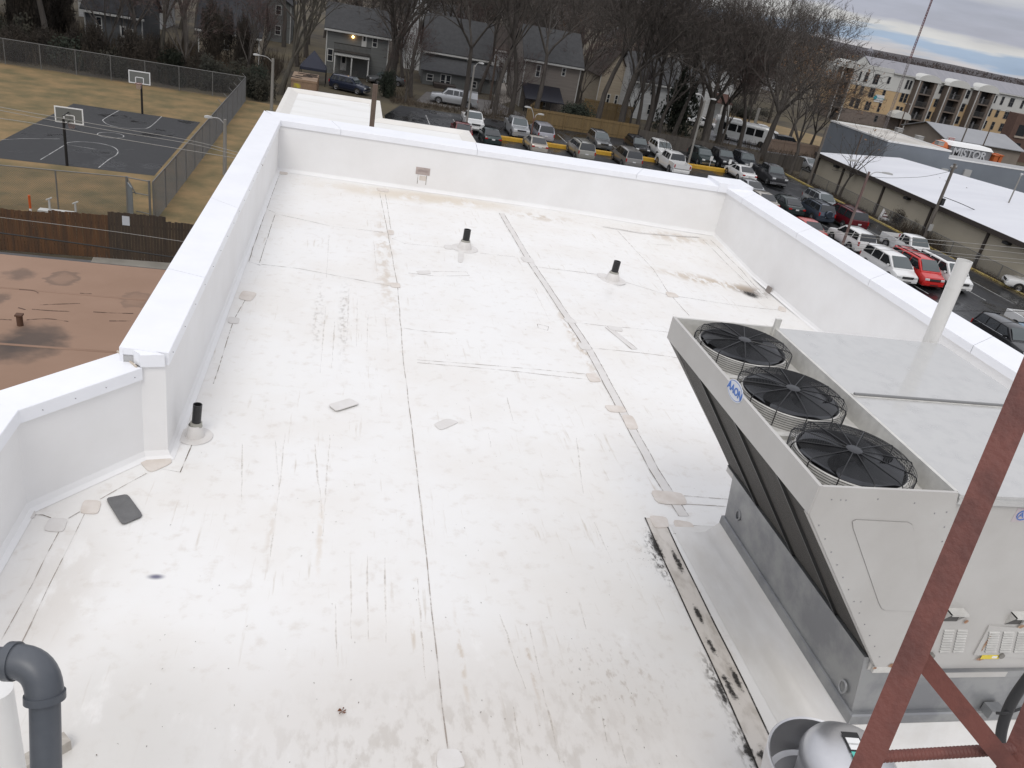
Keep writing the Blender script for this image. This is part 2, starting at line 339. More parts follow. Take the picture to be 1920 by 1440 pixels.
def offs(path, th):                        # outward (left of travel) offset of an open polyline, one thickness per segment
    ns = []
    for a, b in zip(path, path[1:]):
        d = (b-a).normalized(); ns.append(Vector((d.y, -d.x)))
    out = []
    for i, p in enumerate(path):
        if i == 0: out.append(p+ns[0]*th[0])
        elif i == len(path)-1: out.append(p+ns[-1]*th[-1])
        else:
            a, b = ns[i-1], ns[i]; cr = a.x*b.y-a.y*b.x
            if abs(cr) < 1e-3: out.append(p+a*th[i-1])
            else:                          # n_a.q = th_a, n_b.q = th_b
                ta, tb = th[i-1], th[i]
                out.append(p+Vector(((ta*b.y-tb*a.y)/cr, (a.x*tb-b.x*ta)/cr)))
    return out
def wall_prisms(mb, path, th, z0, z1, mi=0):
    o = offs(path, th)
    for i in range(len(path)-1): mb.prism([path[i], path[i+1], o[i+1], o[i]][::-1], z0, z1, mi)
tall, tth = P[0:4], [0.66, 0.74, 0.40]
low, lth = P[4:7], [0.30, 0.30]
mb = MB()
# tall parapet: one ring of outlines so that the corners mitre
o = offs(tall, tth); ring = [*tall, P[4], *([Vector((P[4].x-0.17, P[4].y+0.16))]), *o[::-1]]
def shell(mb, ring, z0, z1, bottom=True):
    n = len(ring); mb.add([(p.x, p.y, z0) for p in ring]+[(p.x, p.y, z1) for p in ring], [(i, (i+1) % n, n+(i+1) % n, n+i) for i in range(n)])
def wall_seg(mb, a, b, c, d, z0, z1):
    mb.prism([a, b, c, d], z0, z1)
for i in range(3): mb.prism([tall[i], o[i], o[i+1], tall[i+1]][::-1], -0.6, 1.2)
mb.prism([P[3], o[3], Vector((P[4].x-0.17, P[4].y+0.16)), P[4]][::-1], -0.6, 1.2)
ol = offs(low, lth)
for i in range(2): mb.prism([low[i], ol[i], ol[i+1], low[i+1]][::-1], -0.6, 1.07)
# the membrane turns up the wall over a small cant strip
def cant(path, k=0.075):
    inn = offs(path, [-k]*(len(path)-1))
    for i in range(len(path)-1):
        a, b, c, d = path[i], path[i+1], inn[i+1], inn[i]; st = 10
        for s_ in range(st):
            u0, u1 = s_/st, (s_+1)/st
            A, B, Cc, D = a.lerp(b, u0), a.lerp(b, u1), d.lerp(c, u1), d.lerp(c, u0)
            mid = lambda p, q: p.lerp(q, 0.36)
            row = [(A, 0.085), (mid(A, D), 0.03), (D, 0.003)], [(B, 0.085), (mid(B, Cc), 0.03), (Cc, 0.003)]
            for r in range(2):
                mb.add([(row[0][r][0].x, row[0][r][0].y, rz(*row[0][r][0])+row[0][r][1]), (row[1][r][0].x, row[1][r][0].y, rz(*row[1][r][0])+row[1][r][1]),
                        (row[1][r+1][0].x, row[1][r+1][0].y, rz(*row[1][r+1][0])+row[1][r+1][1]), (row[0][r+1][0].x, row[0][r+1][0].y, rz(*row[0][r+1][0])+row[0][r+1][1])], [(0, 1, 2, 3)], 0, True)
cant(P)
mb.build('parapet', WALL_TPO, bld)
BRICK_T = mat('tan_brick', (0.30, 0.23, 0.17), 0.85, col2=(0.24, 0.18, 0.13), scale=3)
mb = MB()
for i in range(3): mb.prism([tall[i], o[i], o[i+1], tall[i+1]][::-1], G, -0.6)
for i in range(2): mb.prism([low[i], ol[i], ol[i+1], low[i+1]][::-1], G, -0.6)
mb.build('outer_wall', BRICK_T, bld)
def coping(a, b, oa, ob, z, lip=0.14, over=0.035, ends=(0.005, 0.005)):
    mb = MB(); d = (b-a).normalized(); n = Vector((d.y, -d.x))
    a2, b2 = a-n*over+d*ends[0], b-n*over-d*ends[1]; oa2, ob2 = oa+n*over+d*ends[0], ob+n*over-d*ends[1]
    rise = 0.025
    rings = []
    for p, q in ((a2, oa2), (b2, ob2)):
        rings.append([(p.x, p.y, z-lip), (p.x, p.y, z-0.006), ((p+(q-p).normalized()*0.006).x, (p+(q-p).normalized()*0.006).y, z), (q.x, q.y, z+rise), (q.x, q.y, z-lip)])
    mb.loft(rings[::-1]); return mb.build('coping_section', COPING, bld)
def run(a, b, oa, ob, z, cuts, **k):
    us = [0]+sorted(cuts)+[1]
    for u0, u1 in zip(us, us[1:]): coping(a.lerp(b, u0), a.lerp(b, u1), oa.lerp(ob, u0), ob if u1 == 1 else oa.lerp(ob, u1), z, **k)
cut = lambda px, py, z, a, b, ax: ((at(px, py, z)[ax]-a[ax])/(b[ax]-a[ax]))
zt = 1.25
run(tall[0], tall[1], o[0], o[1], zt, [cut(x, y, zt, tall[0], tall[1], 1) for x, y in ((1398, 372), (1507, 438), (1652, 526), (1863, 651))])
run(tall[1], tall[2], o[1], o[2], zt+0.003, [cut(x, y, zt, tall[1], tall[2], 0) for x, y in ((1360, 345), (1180, 315), (890, 272), (640, 238))])
run(tall[2], tall[3], o[2], o[3], zt+0.006, [cut(x, y, zt, tall[2], tall[3], 1) for x, y in ((440, 390), (372, 520))])
e4 = Vector((P[4].x-0.17, P[4].y+0.16))
coping(P[3], P[4], o[3], e4, zt+0.006)
run(low[0], low[1], ol[0], ol[1], 1.11, []); run(low[1], low[2], ol[1], ol[2], 1.113, [0.5])
mb = MB()                                     # folded end of the tall coping and the raised cover at the far right corner
for p_, q_ in ((P[4], e4), (e4, o[3])):
    d2 = (q_-p_).normalized(); n2 = Vector((d2.y, -d2.x)); n2 = n2 if (n2.x < 0 or n2.y < 0) else -n2
    mb.prism([p_, q_, q_+n2*.012, p_+n2*.012], 1.105, 1.262)
mb.build('coping_end', COPING, bld)
mb = MB(); mb.box((tall[1].x-.28, tall[1].y-.06, 1.12), (o[1].x+.05, tall[1].y+.80, 1.36)); mb.build('corner_cover', COPING, bld)
# caulk bead where the low coping meets the tall one
mb = MB(); mb.tube([(P[4].x-0.0, P[4].y-0.03, 1.0), (P[4].x-0.03, P[4].y-0.03, 1.12), (e4.x-0.1, e4.y+0.08, 1.14)], 0.012, 6)
mb.build('sealant_bead', mat('sealant', (0.55, 0.48, 0.40), 0.6), bld)
# fastener heads along the inner coping lip
X2 = Vector((1, 0))
SCREW = mat('screw_grey', (0.25, 0.25, 0.26), 0.5)
def screw(p, n):
    k = MB(); k.tube([(p.x, p.y, 1.176), (p.x+n.x*.009, p.y+n.y*.009, 1.176)], .0045, 8); k.build('coping_screw', SCREW, bld)
for i in range(16): screw(tall[3].lerp(tall[2], (i+.3)/20)+Vector((.034, 0)), X2)
for i in range(4):
    d = (low[1]-low[0]).normalized(); n = Vector((-d.y, d.x)); p = low[0].lerp(low[1], (i+.3)/4)+n*.034; k = MB(); k.tube([(p.x, p.y, 1.03), (p.x+n.x*.009, p.y+n.y*.009, 1.03)], .0045, 8); k.build('coping_screw', SCREW, bld)

# ---- seams: (polyline in photo points, width of the welded strip, line kind)
def seam(pts, w=0.0, kind=SEAM, strip=None, lw=0.011):
    q = [onroof(*p) for p in pts]; mb = MB(); fine = []
    for a, b in zip(q, q[1:]):
        k = max(1, int((b-a).length/0.35)); fine += [a.lerp(b, i/k) for i in range(k)]
    fine.append(q[-1])
    jit = [rng.uniform(-.006, .006) for _ in fine]
    def ribbon(off, wd, dz, mi):
        L_, R_ = [], []
        for i, p in enumerate(fine):
            d = (fine[min(i+1, len(fine)-1)]-fine[max(i-1, 0)]); n = Vector((-d.y, d.x, 0)).normalized()
            c = p+n*(off+jit[i]); z = rz(c.x, c.y)+dz
            L_.append((c.x+n.x*wd/2, c.y+n.y*wd/2, z)); R_.append((c.x-n.x*wd/2, c.y-n.y*wd/2, z))
        m_ = len(fine); mb.add(L_+R_, [(m_+i, m_+i+1, i+1, i) for i in range(m_-1)], mi)
    if w:
        ribbon(0, w, 0.004, 1); ribbon(w/2, lw, 0.007, 0); ribbon(-w/2, lw, 0.007, 0)
    else: ribbon(0, lw, 0.005, 0)
    return mb.build('seam_strip', [kind, strip or PATCH_W], bld)
seam([(712, 362), (728, 440), (745, 535), (757, 680), (790, 950), (810, 1150), (838, 1400), (846, 1500)], kind=SEAM_L)
seam([(722, 362), (733, 430)], kind=SEAM_L)
seam([(940, 400), (993, 490), (1107, 660), (1226, 880), (1282, 968)], w=0.13, kind=SEAM)
seam([(1226, 972), (1258, 1040), (1319, 1170), (1377, 1290), (1432, 1412), (1462, 1480)], w=0.23, kind=SEAM_D, strip=STRIP_DIRTY, lw=0.016)
seam([(718, 436), (620, 424), (516, 401)], kind=SEAM); seam([(750, 540), (650, 521), (560, 504), (490, 496)], kind=SEAM)
seam([(499, 392), (466, 491), (488, 498)], kind=SEAM); seam([(516, 401), (487, 493)], kind=SEAM); seam([(499, 392), (516, 399)], kind=SEAM_L)
seam([(735, 447), (760, 457), (835, 464)], kind=SEAM_L); seam([(900, 475), (965, 482)], kind=SEAM_L)
seam([(765, 512), (820, 518), (880, 517), (874, 510), (780, 509)], kind=SEAM_L)
seam([(757, 616), (800, 622), (845, 625)], kind=SEAM_L)
seam([(782, 680), (930, 693), (1105, 712)], kind=SEAM_L); seam([(782, 675), (930, 686), (1100, 702)], kind=SEAM_L)
seam([(1000, 500), (1120, 515), (1250, 553), (1340, 567), (1470, 582)], kind=SEAM)
seam([(1075, 604), (1140, 612), (1285, 628)], kind=SEAM_L); seam([(1100, 652), (1200, 662), (1300, 676)], kind=SEAM_L)
seam([(1140, 614), (1190, 655)], w=0.12, kind=SEAM_L)
seam([(1155, 430), (1225, 505), (1250, 545), (1292, 592)], kind=SEAM_L)
seam([(1318, 450), (1400, 530), (1412, 543)], kind=SEAM); seam([(1332, 450), (1390, 507), (1440, 560)], kind=SEAM)
seam([(1130, 425), (1200, 437), (1310, 445)], w=0.07, kind=SEAM_L); seam([(1212, 452), (1222, 458), (1258, 460)], kind=SEAM_L)
seam([(1282, 930), (1400, 939)], kind=SEAM_L); seam([(1285, 945), (1395, 953)], kind=SEAM_L); seam([(1290, 985), (1365, 992)], kind=SEAM_L)
seam([(112, 993), (60, 1095), (3, 1200)], kind=SEAM_L, lw=.008); seam([(158, 965), (95, 1095), (15, 1260), (-20, 1330)], kind=SEAM_L, lw=.008)
seam([(188, 937), (230, 912), (275, 888)], kind=SEAM_L); seam([(303, 880), (338, 886), (360, 833)], kind=SEAM); seam([(64, 966), (80, 966), (95, 972)], kind=SEAM); seam([(128, 972), (150, 960)], kind=SEAM)
seam([(462, 560), (438, 600), (400, 720)], kind=SEAM_L); seam([(523, 330), (500, 392)], kind=SEAM_L)
seam([(1008, 608), (1028, 613), (1027, 620), (1009, 615), (1008, 608)], kind=SEAM_L)
seam([(12, 1335), (40, 1405)], kind=SEAM_L); seam([(1262, 1000), (1340, 1013)], kind=SEAM_L); seam([(822, 1408), (866, 1410)], kind=SEAM_L)
def patch(pts, m=PATCH, name='cover_patch', dz=0.010, round_=0.25, thick=0.004):
    q = [onroof(*p) for p in pts]; n = len(q); out = []
    for i in range(n):
        a, b, c = q[i-1], q[i], q[(i+1) % n]
        for u in (0, .5, 1):
            s0 = b.lerp(a, round_*(1-u)); s1 = b.lerp(c, round_*u); p = s0.lerp(s1, u if u != .5 else .5); out.append(p)
    mb = MB(); k = len(out)
    mb.add([(p.x, p.y, rz(p.x, p.y)+dz-thick-0.004) for p in out]+[(p.x, p.y, rz(p.x, p.y)+dz) for p in out], [list(range(k, 2*k))]+[(i, (i+1) % k, k+(i+1) % k, k+i) for i in range(k)])
    vs = mb.v; area = sum(vs[k+i][0]*vs[k+(i+1) % k][1]-vs[k+(i+1) % k][0]*vs[k+i][1] for i in range(k))
    if area < 0: mb.f = [f[::-1] for f in mb.f]
    return mb.build(name, m, bld)
for pts, m in (([(1218, 919), (1280, 925), (1290, 948), (1232, 945)], PATCH), ([(1216, 967), (1250, 970), (1255, 990), (1226, 991)], PATCH), ([(1262, 975), (1295, 980), (1304, 993), (1266, 991)], PATCH),
               ([(157, 938), (191, 940), (184, 965), (149, 963)], PATCH), ([(92, 972), (128, 973), (119, 999), (81, 996)], PATCH_W), ([(42, 955), (66, 952), (66, 972), (44, 974)], PATCH_W),
               ([(262, 842), (312, 850), (325, 868), (282, 888), (262, 868)], PATCH), ([(1132, 760), (1168, 762), (1176, 774), (1142, 773)], PATCH), ([(1165, 778), (1186, 780), (1198, 805), (1176, 806)], PATCH),
               ([(1097, 700), (1118, 702), (1128, 716), (1106, 717)], PATCH), ([(1082, 643), (1104, 645), (1110, 657), (1090, 656)], PATCH_W), ([(1055, 596), (1074, 597), (1082, 607), (1063, 606)], PATCH_W),
               ([(975, 481), (998, 484), (1003, 494), (981, 491)], PATCH_W), ([(1247, 547), (1266, 550), (1274, 558), (1252, 557)], PATCH), ([(727, 431), (739, 433), (738, 441), (728, 440)], PATCH), ([(730, 530), (750, 532), (751, 540), (733, 539)], PATCH),
               ([(705, 352), (730, 355), (728, 361), (708, 358)], PATCH), ([(455, 545), (483, 550), (470, 566), (446, 560)], PATCH), ([(428, 594), (450, 597), (446, 608), (427, 606)], PATCH_W),
               ([(1136, 610), (1166, 615), (1168, 622), (1146, 620)], PATCH_W), ([(1118, 512), (1138, 514), (1144, 523), (1122, 521)], PATCH_W), ([(832, 459), (850, 461), (850, 468), (834, 467)], PATCH_W), ([(522, 318), (538, 320), (540, 328), (524, 327)], PATCH), ([(1460, 574), (1474, 578), (1474, 586), (1458, 582)], PATCH),
               ([(860, 469), (870, 470), (868, 493), (858, 492)], PATCH_W), ([(820, 1406), (860, 1405), (875, 1440), (818, 1444)], PATCH_W), ([(782, 508), (806, 508), (808, 514), (784, 515)], PATCH_W), ([(812, 796), (838, 785), (862, 792), (826, 808)], PATCH_W)):
    patch(pts, m)
for pts in ([(1340, 1250), (1358, 1250), (1398, 1330), (1376, 1332)], [(1358, 1240), (1372, 1242), (1402, 1308), (1390, 1312)], [(1330, 1262), (1342, 1262), (1378, 1338), (1362, 1340)], [(1204, 985), (1222, 990), (1262, 1068), (1240, 1072)],
            [(1405, 1395), (1432, 1396), (1462, 1452), (1430, 1452)], [(1385, 1370), (1398, 1372), (1425, 1450), (1405, 1452)], [(1252, 1020), (1262, 1022), (1290, 1090), (1280, 1092)], [(1295, 1128), (1306, 1128), (1322, 1180), (1312, 1180)], [(1318, 1190), (1330, 1192), (1350, 1240), (1338, 1240)],
            [(1385, 543), (1420, 546), (1432, 563), (1396, 560)]):
    patch(pts, GRIME, 'grime_streak', dz=.0145, round_=.3, thick=.001)
# scuppers in the parapet walls
def scupper(c, ex, n, w, h, nm='scupper'):
    mb = MB(); c = Vector(c); ex = Vector(ex); n = Vector(n); z = Vector((0, 0, 1))
    for s_ in (-1, 1): mb.obox(c+ex*s_*(w/2), ex*0.03, n*0.012, z*(h/2+.03))
    for s_ in (-1, 1): mb.obox(c+z*s_*(h/2), ex*(w/2-.03), n*0.012, z*0.03)
    mb.obox(c, ex*(w/2), n*0.003, z*(h/2), 1)
    return mb.build(nm, [SCUPPER, mat('scupper_shadow', (0.35, 0.29, 0.27), 0.7)], bld)
fd = (P[2]-P[1]).normalized(); fdir = Vector((fd.x, fd.y, 0))
def onfar(px, py):
    q = ray(px, py); a = P[1]; n = Vector((-fd.y, fd.x)); t = (a.x*n.x+a.y*n.y)/(q.x*n.x+q.y*n.y); return Vector((q.x*t, q.y*t, H+q.z*t))
sc = onfar(793, 321); scupper(sc, fdir, Vector((fdir.y, -fdir.x, 0)), 0.30, 0.12)
mb = MB()
for s_ in (-.11, .11): mb.obox(sc+fdir*s_+Vector((0, 0, -.22)), fdir*.006, Vector((fdir.y, -fdir.x, 0))*.004, Vector((0, 0, .12)))
mb.obox(sc+fdir*-.02+Vector((0, 0, -.18)), fdir*.09, Vector((fdir.y, -fdir.x, 0))*.003, Vector((0, 0, .06)), 1)
mb.build('scupper_stain', [SEAM, PATCH], bld)
q = atX(1441, 549, 10.16); mb = MB(); mb.obox(q+Vector((-.03, 0, .03)), Vector((.02, 0, 0)), Vector((0, .09, 0)), Vector((.02, 0, .12))); mb.obox(q+Vector((-.1, 0, -.1)), Vector((.1, 0, 0)), Vector((0, .12, 0)), Vector((0, 0, .012)), 1)
mb.build('scupper', [mat('scupper_flap', (0.25, 0.22, 0.2), 0.6), PATCH], bld)
q = atX(490, 306, -1.6); mb = MB(); mb.obox(q, Vector((.03, 0, 0)), Vector((0, .02, 0)), Vector((0, 0, .05))); mb.build('wall_clip', SCUPPER, bld)

# loose things and pipes on the roof
def vent(px, py, h, r, tilt, label):
    b = onroof(px, py)
    e = empty('vent_pipe', b, label, 'vent pipe', 'vent pipes through the roof')
    mb = MB(); mb.lathe([(r*3.9, .004), (r*3.8, .012), (r*2.0, .014)], n=28); mb.lathe([(r*2.1, .012), (r*1.95, .05), (r*1.7, .11), (r*1.4, .16)], n=24)
    mb.build('boot_flange', PATCH_W, e, local=True)
    d = Vector((tilt, 0.02, 1)).normalized(); p = lambda z: d*z
    mb = MB(); mb.tube([p(.14), p(.19)], [r*1.42, r*1.25], 16); mb.build('clamp_band', mat('clamp_grey', (0.34, 0.33, 0.29), 0.6), e, local=True)
    mb = MB(); mb.tube([p(.1), p(h)], r, 18, cap=False); mb.tube([p(h), p(h-.1)], r*.84, 18, 1, cap=False)
    q0 = Vector((0, 0, 1)).rotation_difference(d); n = 18
    ro = [p(h)+q0 @ Vector((r*math.cos(2*math.pi*j/n), r*math.sin(2*math.pi*j/n), 0.0)) for j in range(n)]; ri = [p(h)+q0 @ Vector((r*.84*math.cos(2*math.pi*j/n), r*.84*math.sin(2*math.pi*j/n), 0.0)) for j in range(n)]
    mb.add(ro+ri, [(j, (j+1) % n, n+(j+1) % n, n+j) for j in range(n)], 0)
    mb.disc(p(h-.1), r*.84, mi=1, n=18)
    mb.build('pipe', [BLACK_PIPE, DARK], e, local=True)
vent(366, 818, 0.42, 0.05, 0.07, 'short black vent pipe in a white boot beside the stepped left parapet')
vent(871, 466, 0.42, 0.075, 0.02, 'short black vent pipe standing left of the long double roof seam')
vent(1148, 525, 0.42, 0.075, 0.05, 'short black vent pipe standing right of the long double roof seam')
def loose(name, pts, m, label, cat, dz=0.022, thick=0.006, rnd=0.14):
    o = patch(pts, m, name, dz, rnd, thick); o.parent = None; mw = Vector(bld.location); o.data.transform(Matrix.Translation(mw))
    return tag(o, label, cat)
loose('rubber_sheet', [(198, 937), (239, 929), (269, 970), (229, 987)], RUBBER_GREY, 'dark grey rubber sheet lying loose on the white roof near the low parapet', 'rubber sheet')
loose('membrane_scrap', [(615, 762), (655, 750), (674, 760), (630, 774)], PATCH_W, 'pale membrane scrap lying loose in the middle of the roof', 'membrane scrap', dz=0.03)
b = onroof(641, 1336); mb = MB(); 
for k in range(7):
    a = k*0.9; mb.add([(b.x, b.y, .012), (b.x+.026*math.cos(a), b.y+.026*math.sin(a), .022*(k % 2)+.012), (b.x+.036*math.cos(a+.5), b.y+.036*math.sin(a+.5), .018)], [(0, 1, 2)])
tag(mb.build('fallen_leaf', LEAF), 'curled brown leaf lying on the white roof near the bottom edge', 'leaf')
# timber sleeper, grey elbow pipe and white pipe in the near left corner
a, c = at(126, 1380, .09), at(-70, 1492, .09); mb = MB(); ax = (c-a); n = Vector((-ax.y, ax.x, 0)).normalized()
mb.obox((a+c)/2+Vector((0, 0, -.045)), ax/2, n*.05, Vector((0, 0, .045))); tag(mb.build('timber_sleeper', WOOD_PALE), 'weathered square timber sleeper lying on the roof behind the grey pipe', 'sleeper')
D = 2.5; rp = 0.0445
p0, p1, p3, p4 = atD(-160, 1236, D), atD(26, 1240, D), atD(84, 1306, D), atD(88, 1500, D+.02)
e = empty('elbow_pipe', p4, 'thick grey plastic pipe with an elbow in the near left corner', 'pipe')
cor = atD(83, 1241, D); arc = []
for i in range(11):
    u = i/10; arc.append(p1.lerp(cor, u).lerp(cor.lerp(p3, u), u))
mb = MB(); mb.tube([p3.lerp(p4, .02), p4+(p4-p3)*1.5], rp, 28); mb.tube([p0, p1], rp*.97, 28); mb.build('pipe', PVC_GREY, e)
mb = MB(); mb.tube(arc, rp*1.22, 28); h1 = (p1-p0).normalized(); h2 = (p4-p3).normalized()
mb.tube([p1-h1*.018, p1+h1*.008], rp*1.36, 28); mb.tube([p3-h2*.012, p3+h2*.012], rp*1.34, 28); mb.build('elbow_fitting', PVC_GREY, e)
p = atD(2, 1340, 3.1); mb = MB(); mb.tube([p+Vector((0, 0, .14)), p-Vector((0, 0, 3.0))], .055, 24)
tag(mb.build('white_pipe', PVC_WHITE), 'white upright pipe at the far left edge below the grey elbow', 'pipe')
# tall white flue pipe behind the rooftop unit
b = Vector((6.32, 6.86, rz(6.27, 6.86))); mb = MB(); t = Vector((6.27, 6.86, 3.46))
mb.tube([b, t], .076, 32, cap=False); mb.tube([t, t-Vector((0, 0, .3))], .069, 32, cap=False); n = 32
ro = [t+Vector((.076*math.cos(2*math.pi*j/n), .076*math.sin(2*math.pi*j/n), 0)) for j in range(n)]; ri = [t+Vector((.069*math.cos(2*math.pi*j/n), .069*math.sin(2*math.pi*j/n), 0)) for j in range(n)]
mb.add(ro+ri, [(j, (j+1) % n, n+(j+1) % n, n+j) for j in range(n)]); mb.disc(t-Vector((0, 0, .3)), .076)
tag(mb.build('flue_pipe', PVC_WHITE), 'tall white plastic flue pipe standing behind the rooftop unit', 'flue pipe')

# thin rain streaks and loose flecks on the roof
def streak_mat():
    m = bpy.data.materials.new('rain_streak'); m.use_nodes = True; t = m.node_tree; L = t.links.new
    b = t.nodes['Principled BSDF']; b.inputs['Roughness'].default_value = .8
    tc = N(t, 'ShaderNodeTexCoord'); no = N(t, 'ShaderNodeTexNoise', _2=11.0, _3=8.0, _4=.75); L(tc.outputs['Object'], no.inputs['Vector'])
    cr = N(t, 'ShaderNodeValToRGB'); L(no.outputs[0], cr.inputs[0]); e = cr.color_ramp.elements; e[0].position = .5; e[0].color = (.46, .35, .24, 1); e[1].position = .72; e[1].color = (.16, .12, .09, 1); L(cr.outputs[0], b.inputs['Base Color'])
    al = N(t, 'ShaderNodeMapRange'); L(no.outputs[0], al.inputs[0])
    for i, v in enumerate((.44, .76, .03, .50)): al.inputs[i+1].default_value = v
    L(al.outputs[0], b.inputs['Alpha']); return m
STREAK = streak_mat(); sr = random.Random(77)
cv = lambda x, y: (375+x*.666, 806+y*.666)
stk = [((212, 30), (222, 180)), ((240, 10), (212, 260)), ((322, 40), (345, 250)), ((366, 15), (345, 300)), ((426, 400), (426, 590)), ((470, 350), (472, 590)), ((519, 360), (525, 600)), ((612, 420), (636, 710)), ((845, 520), (915, 730)), ((925, 550), (960, 700)), ((965, 730), (1015, 940)), ((880, 780), (910, 945)), ((1110, 260), (1160, 375)), ((1130, 790), (1145, 880)), ((1175, 850), (1200, 940)), ((380, 490), (385, 640)), ((205, 290), (198, 360)), ((120, 40), (118, 200)), ((1060, 20), (1078, 180)), ((812, 10), (820, 50))]
stk = [(cv(*a), cv(*b)) for a, b in stk]+[((611, 575), (600, 700)), ((655, 540), (650, 640)), ((670, 560), (668, 650)), ((690, 590), (688, 660)), ((628, 600), (622, 690)), ((880, 760), (886, 800)), ((950, 745), (962, 790)), ((1000, 540), (1030, 600)), ((617, 440), (612, 520)), ((700, 450), (708, 520)), ((722, 590), (728, 660)), ((1240, 1020), (1256, 1100)), ((1085, 1130), (1100, 1180))]
for a, b in stk:
    p, q = onroof(*a), onroof(*b); k = max(3, int((q-p).length/.12)); mb = MB(); Lf, Rt = [], []
    for i in range(k+1):
        u_ = i/k; c = p.lerp(q, u_); d = (q-p).normalized(); w = (.006+.012*math.sin(math.pi*min(1, u_*1.3)))*sr.uniform(.5, 1.3); n = Vector((-d.y, d.x, 0)); c = c+n*sr.uniform(-.006, .006)
        Lf.append((c.x+n.x*w/2, c.y+n.y*w/2, rz(c.x, c.y)+.0035)); Rt.append((c.x-n.x*w/2, c.y-n.y*w/2, rz(c.x, c.y)+.0035))
    mb.add(Lf+Rt, [(k+1+i, k+2+i, i+1, i) for i in range(k)]); mb.build('rain_streak', STREAK, bld)
fl = MB()
for _ in range(280):
    y = 3.6+sr.random()**1.6*15; x = sr.uniform(-1.4, 3.6) if y < 7 else sr.uniform(-1.3, 9.0)
    if 3.2 < x and y < 7.2: continue
    a = sr.gauss(1.57, .6); l, w = sr.uniform(.003, .013), sr.uniform(.0015, .004); d = Vector((math.cos(a), math.sin(a), 0)); n = Vector((-d.y, d.x, 0)); c = Vector((x, y, rz(x, y)+.004))
    fl.add([c-d*l, c-n*w+Vector((0, 0, .003)), c+d*l, c+n*w+Vector((0, 0, .003))], [(0, 1, 2, 3)])
tag(fl.build('roof_debris', mat('debris', (.10, .075, .055), .9, col2=(.16, .12, .09), scale=3)), 'tiny dark flecks of dirt and twigs scattered over the white roof', 'debris', None, 'stuff')
# ------------------------------------------------------------------ rooftop unit
Y0, Y1, XL, XR, XC = 3.9, 6.70, 3.23, 4.31, 6.27
Z = Vector((0, 0, 1)); X = Vector((1, 0, 0)); Y = Vector((0, 1, 0))
# membrane covered curb under the unit (part of the roof)
mb = MB()
def rect(x0, x1, y0, y1, z): return [(x0, y0, z), (x1, y0, z), (x1, y1, z), (x0, y1, z)]
rings = [rect(3.955, 6.75, 3.58, 6.85, .003), rect(4.06, 6.65, 3.64, 6.76, .016), rect(4.16, 6.5, 3.71, 6.66, .05), rect(4.25, 6.4, 3.78, 6.57, .13), rect(4.33, 6.31, 3.835, 6.49, .325)]
mb.loft(rings, 0, cap=False, smooth=True); mb.poly(rings[-1]); mb.build('equipment_curb', CURB_TPO, bld, sharp=R(70))
for pts in ([(1338, 1013), (1354, 1013), (1357, 1022), (1346, 1027)],): patch(pts, PATCH, dz=0.06)
u = empty('rooftop_unit', (4.9, 5.2, .33), 'large grey white packaged rooftop cooling unit with three fans on top', 'rooftop unit')
mb = MB()                                     # galvanised base
rg = [[(4.36, Y0-.03, .335), (6.25, Y0-.03, .335), (6.25, 6.46, .335), (4.36, 6.46, .335)], [(4.27, Y0+.03, .985), (6.25, Y0+.03, .985), (6.25, 6.46, .985), (4.27, 6.46, .985)]]
mb.loft(rg); mb.loft([rect(4.325, 6.28, Y0-.065, 6.49, .33), rect(4.325, 6.28, Y0-.065, 6.49, .42), rect(4.34, 6.27, Y0-.05, 6.48, .43)])
mb.build('base_plenum', GALV, u)
for px, py in ((1384, 966), (1580, 1287)):
    q = atX(px, py, 4.31); mb = MB(); pts = [q+Vector((0, .042*math.cos(a*math.pi/8), .055*math.sin(a*math.pi/8))) for a in range(17)]; mb.tube(pts, .011, 8); mb.build('lifting_ring', GALV, u)
mb = MB(); mb.box((XR+.02, Y0+.012, .87), (XC, Y1, 2.555)); mb.build('cabinet', HVAC_W, u)
mb = MB(); mb.box((XR+.025, Y0-.012, 2.556), (XC+.02, Y1+.015, 2.585)); mb.box((XR+.028, Y0-.02, 2.51), (XC+.02, Y0-.003, 2.556)); mb.build('roof_panel', HVAC_TOP, u)
mb = MB(); mb.tube([(XR+.06, 5.32, 2.60), (XC-.1, 5.32, 2.60)], .013, 8); mb.box((XR+.05, 5.29, 2.586), (XC-.1, 5.35, 2.592), 1); mb.build('roof_seam', [mat('seam_grey', (0.2, 0.2, 0.2), 0.5), HVAC_IN], u)
# condenser section
mb = MB(); a, b = Vector((XL+.03, 0, 2.37)), Vector((4.33, 0, .95))
mb.poly([(a.x, Y0+.03, a.z), (a.x, Y1-.03, a.z), (b.x, Y1-.03, b.z), (b.x, Y0+.03, b.z)][::-1]); mb.build('condenser_coil', COIL, u)
sl = (b-a).normalized(); nn = Vector((-sl.z, 0, sl.x)); nn = nn if nn.x < 0 else -nn
mb = MB()
for y in (4.40, 5.15, 5.92):
    mb.obox((a+b)/2+Vector((0, y, 0))+nn*.012, (b-a)/2, Y*.012, nn*.012)
mb.obox(b+Vector((0, (Y0+Y1)/2, 0))+nn*.006-sl*.02, sl*.02, Y*(Y1-Y0-.1)/2, nn*.012)
mb.build('coil_bar', COIL_BAR, u)
pan = lambda pts, y, t: None
mb = MB()                                     # tapered near panel and its twin at the far end
prof = [(XL, 2.60), (4.31, 2.60), (4.86, .88), (4.36, .93), (XL, 2.37)]
mb.loft([[(x, Y0-.012, z) for x, z in prof], [(x, Y0+.01, z) for x, z in prof]])
mb.obox(Vector((XL+.0, Y0+.02, 2.37)).lerp(Vector((4.355, Y0+.02, .945)), .5)+nn*.006, (Vector((4.355, 0, .945))-Vector((XL, 0, 2.37)))/2, Y*.022, nn*.006)
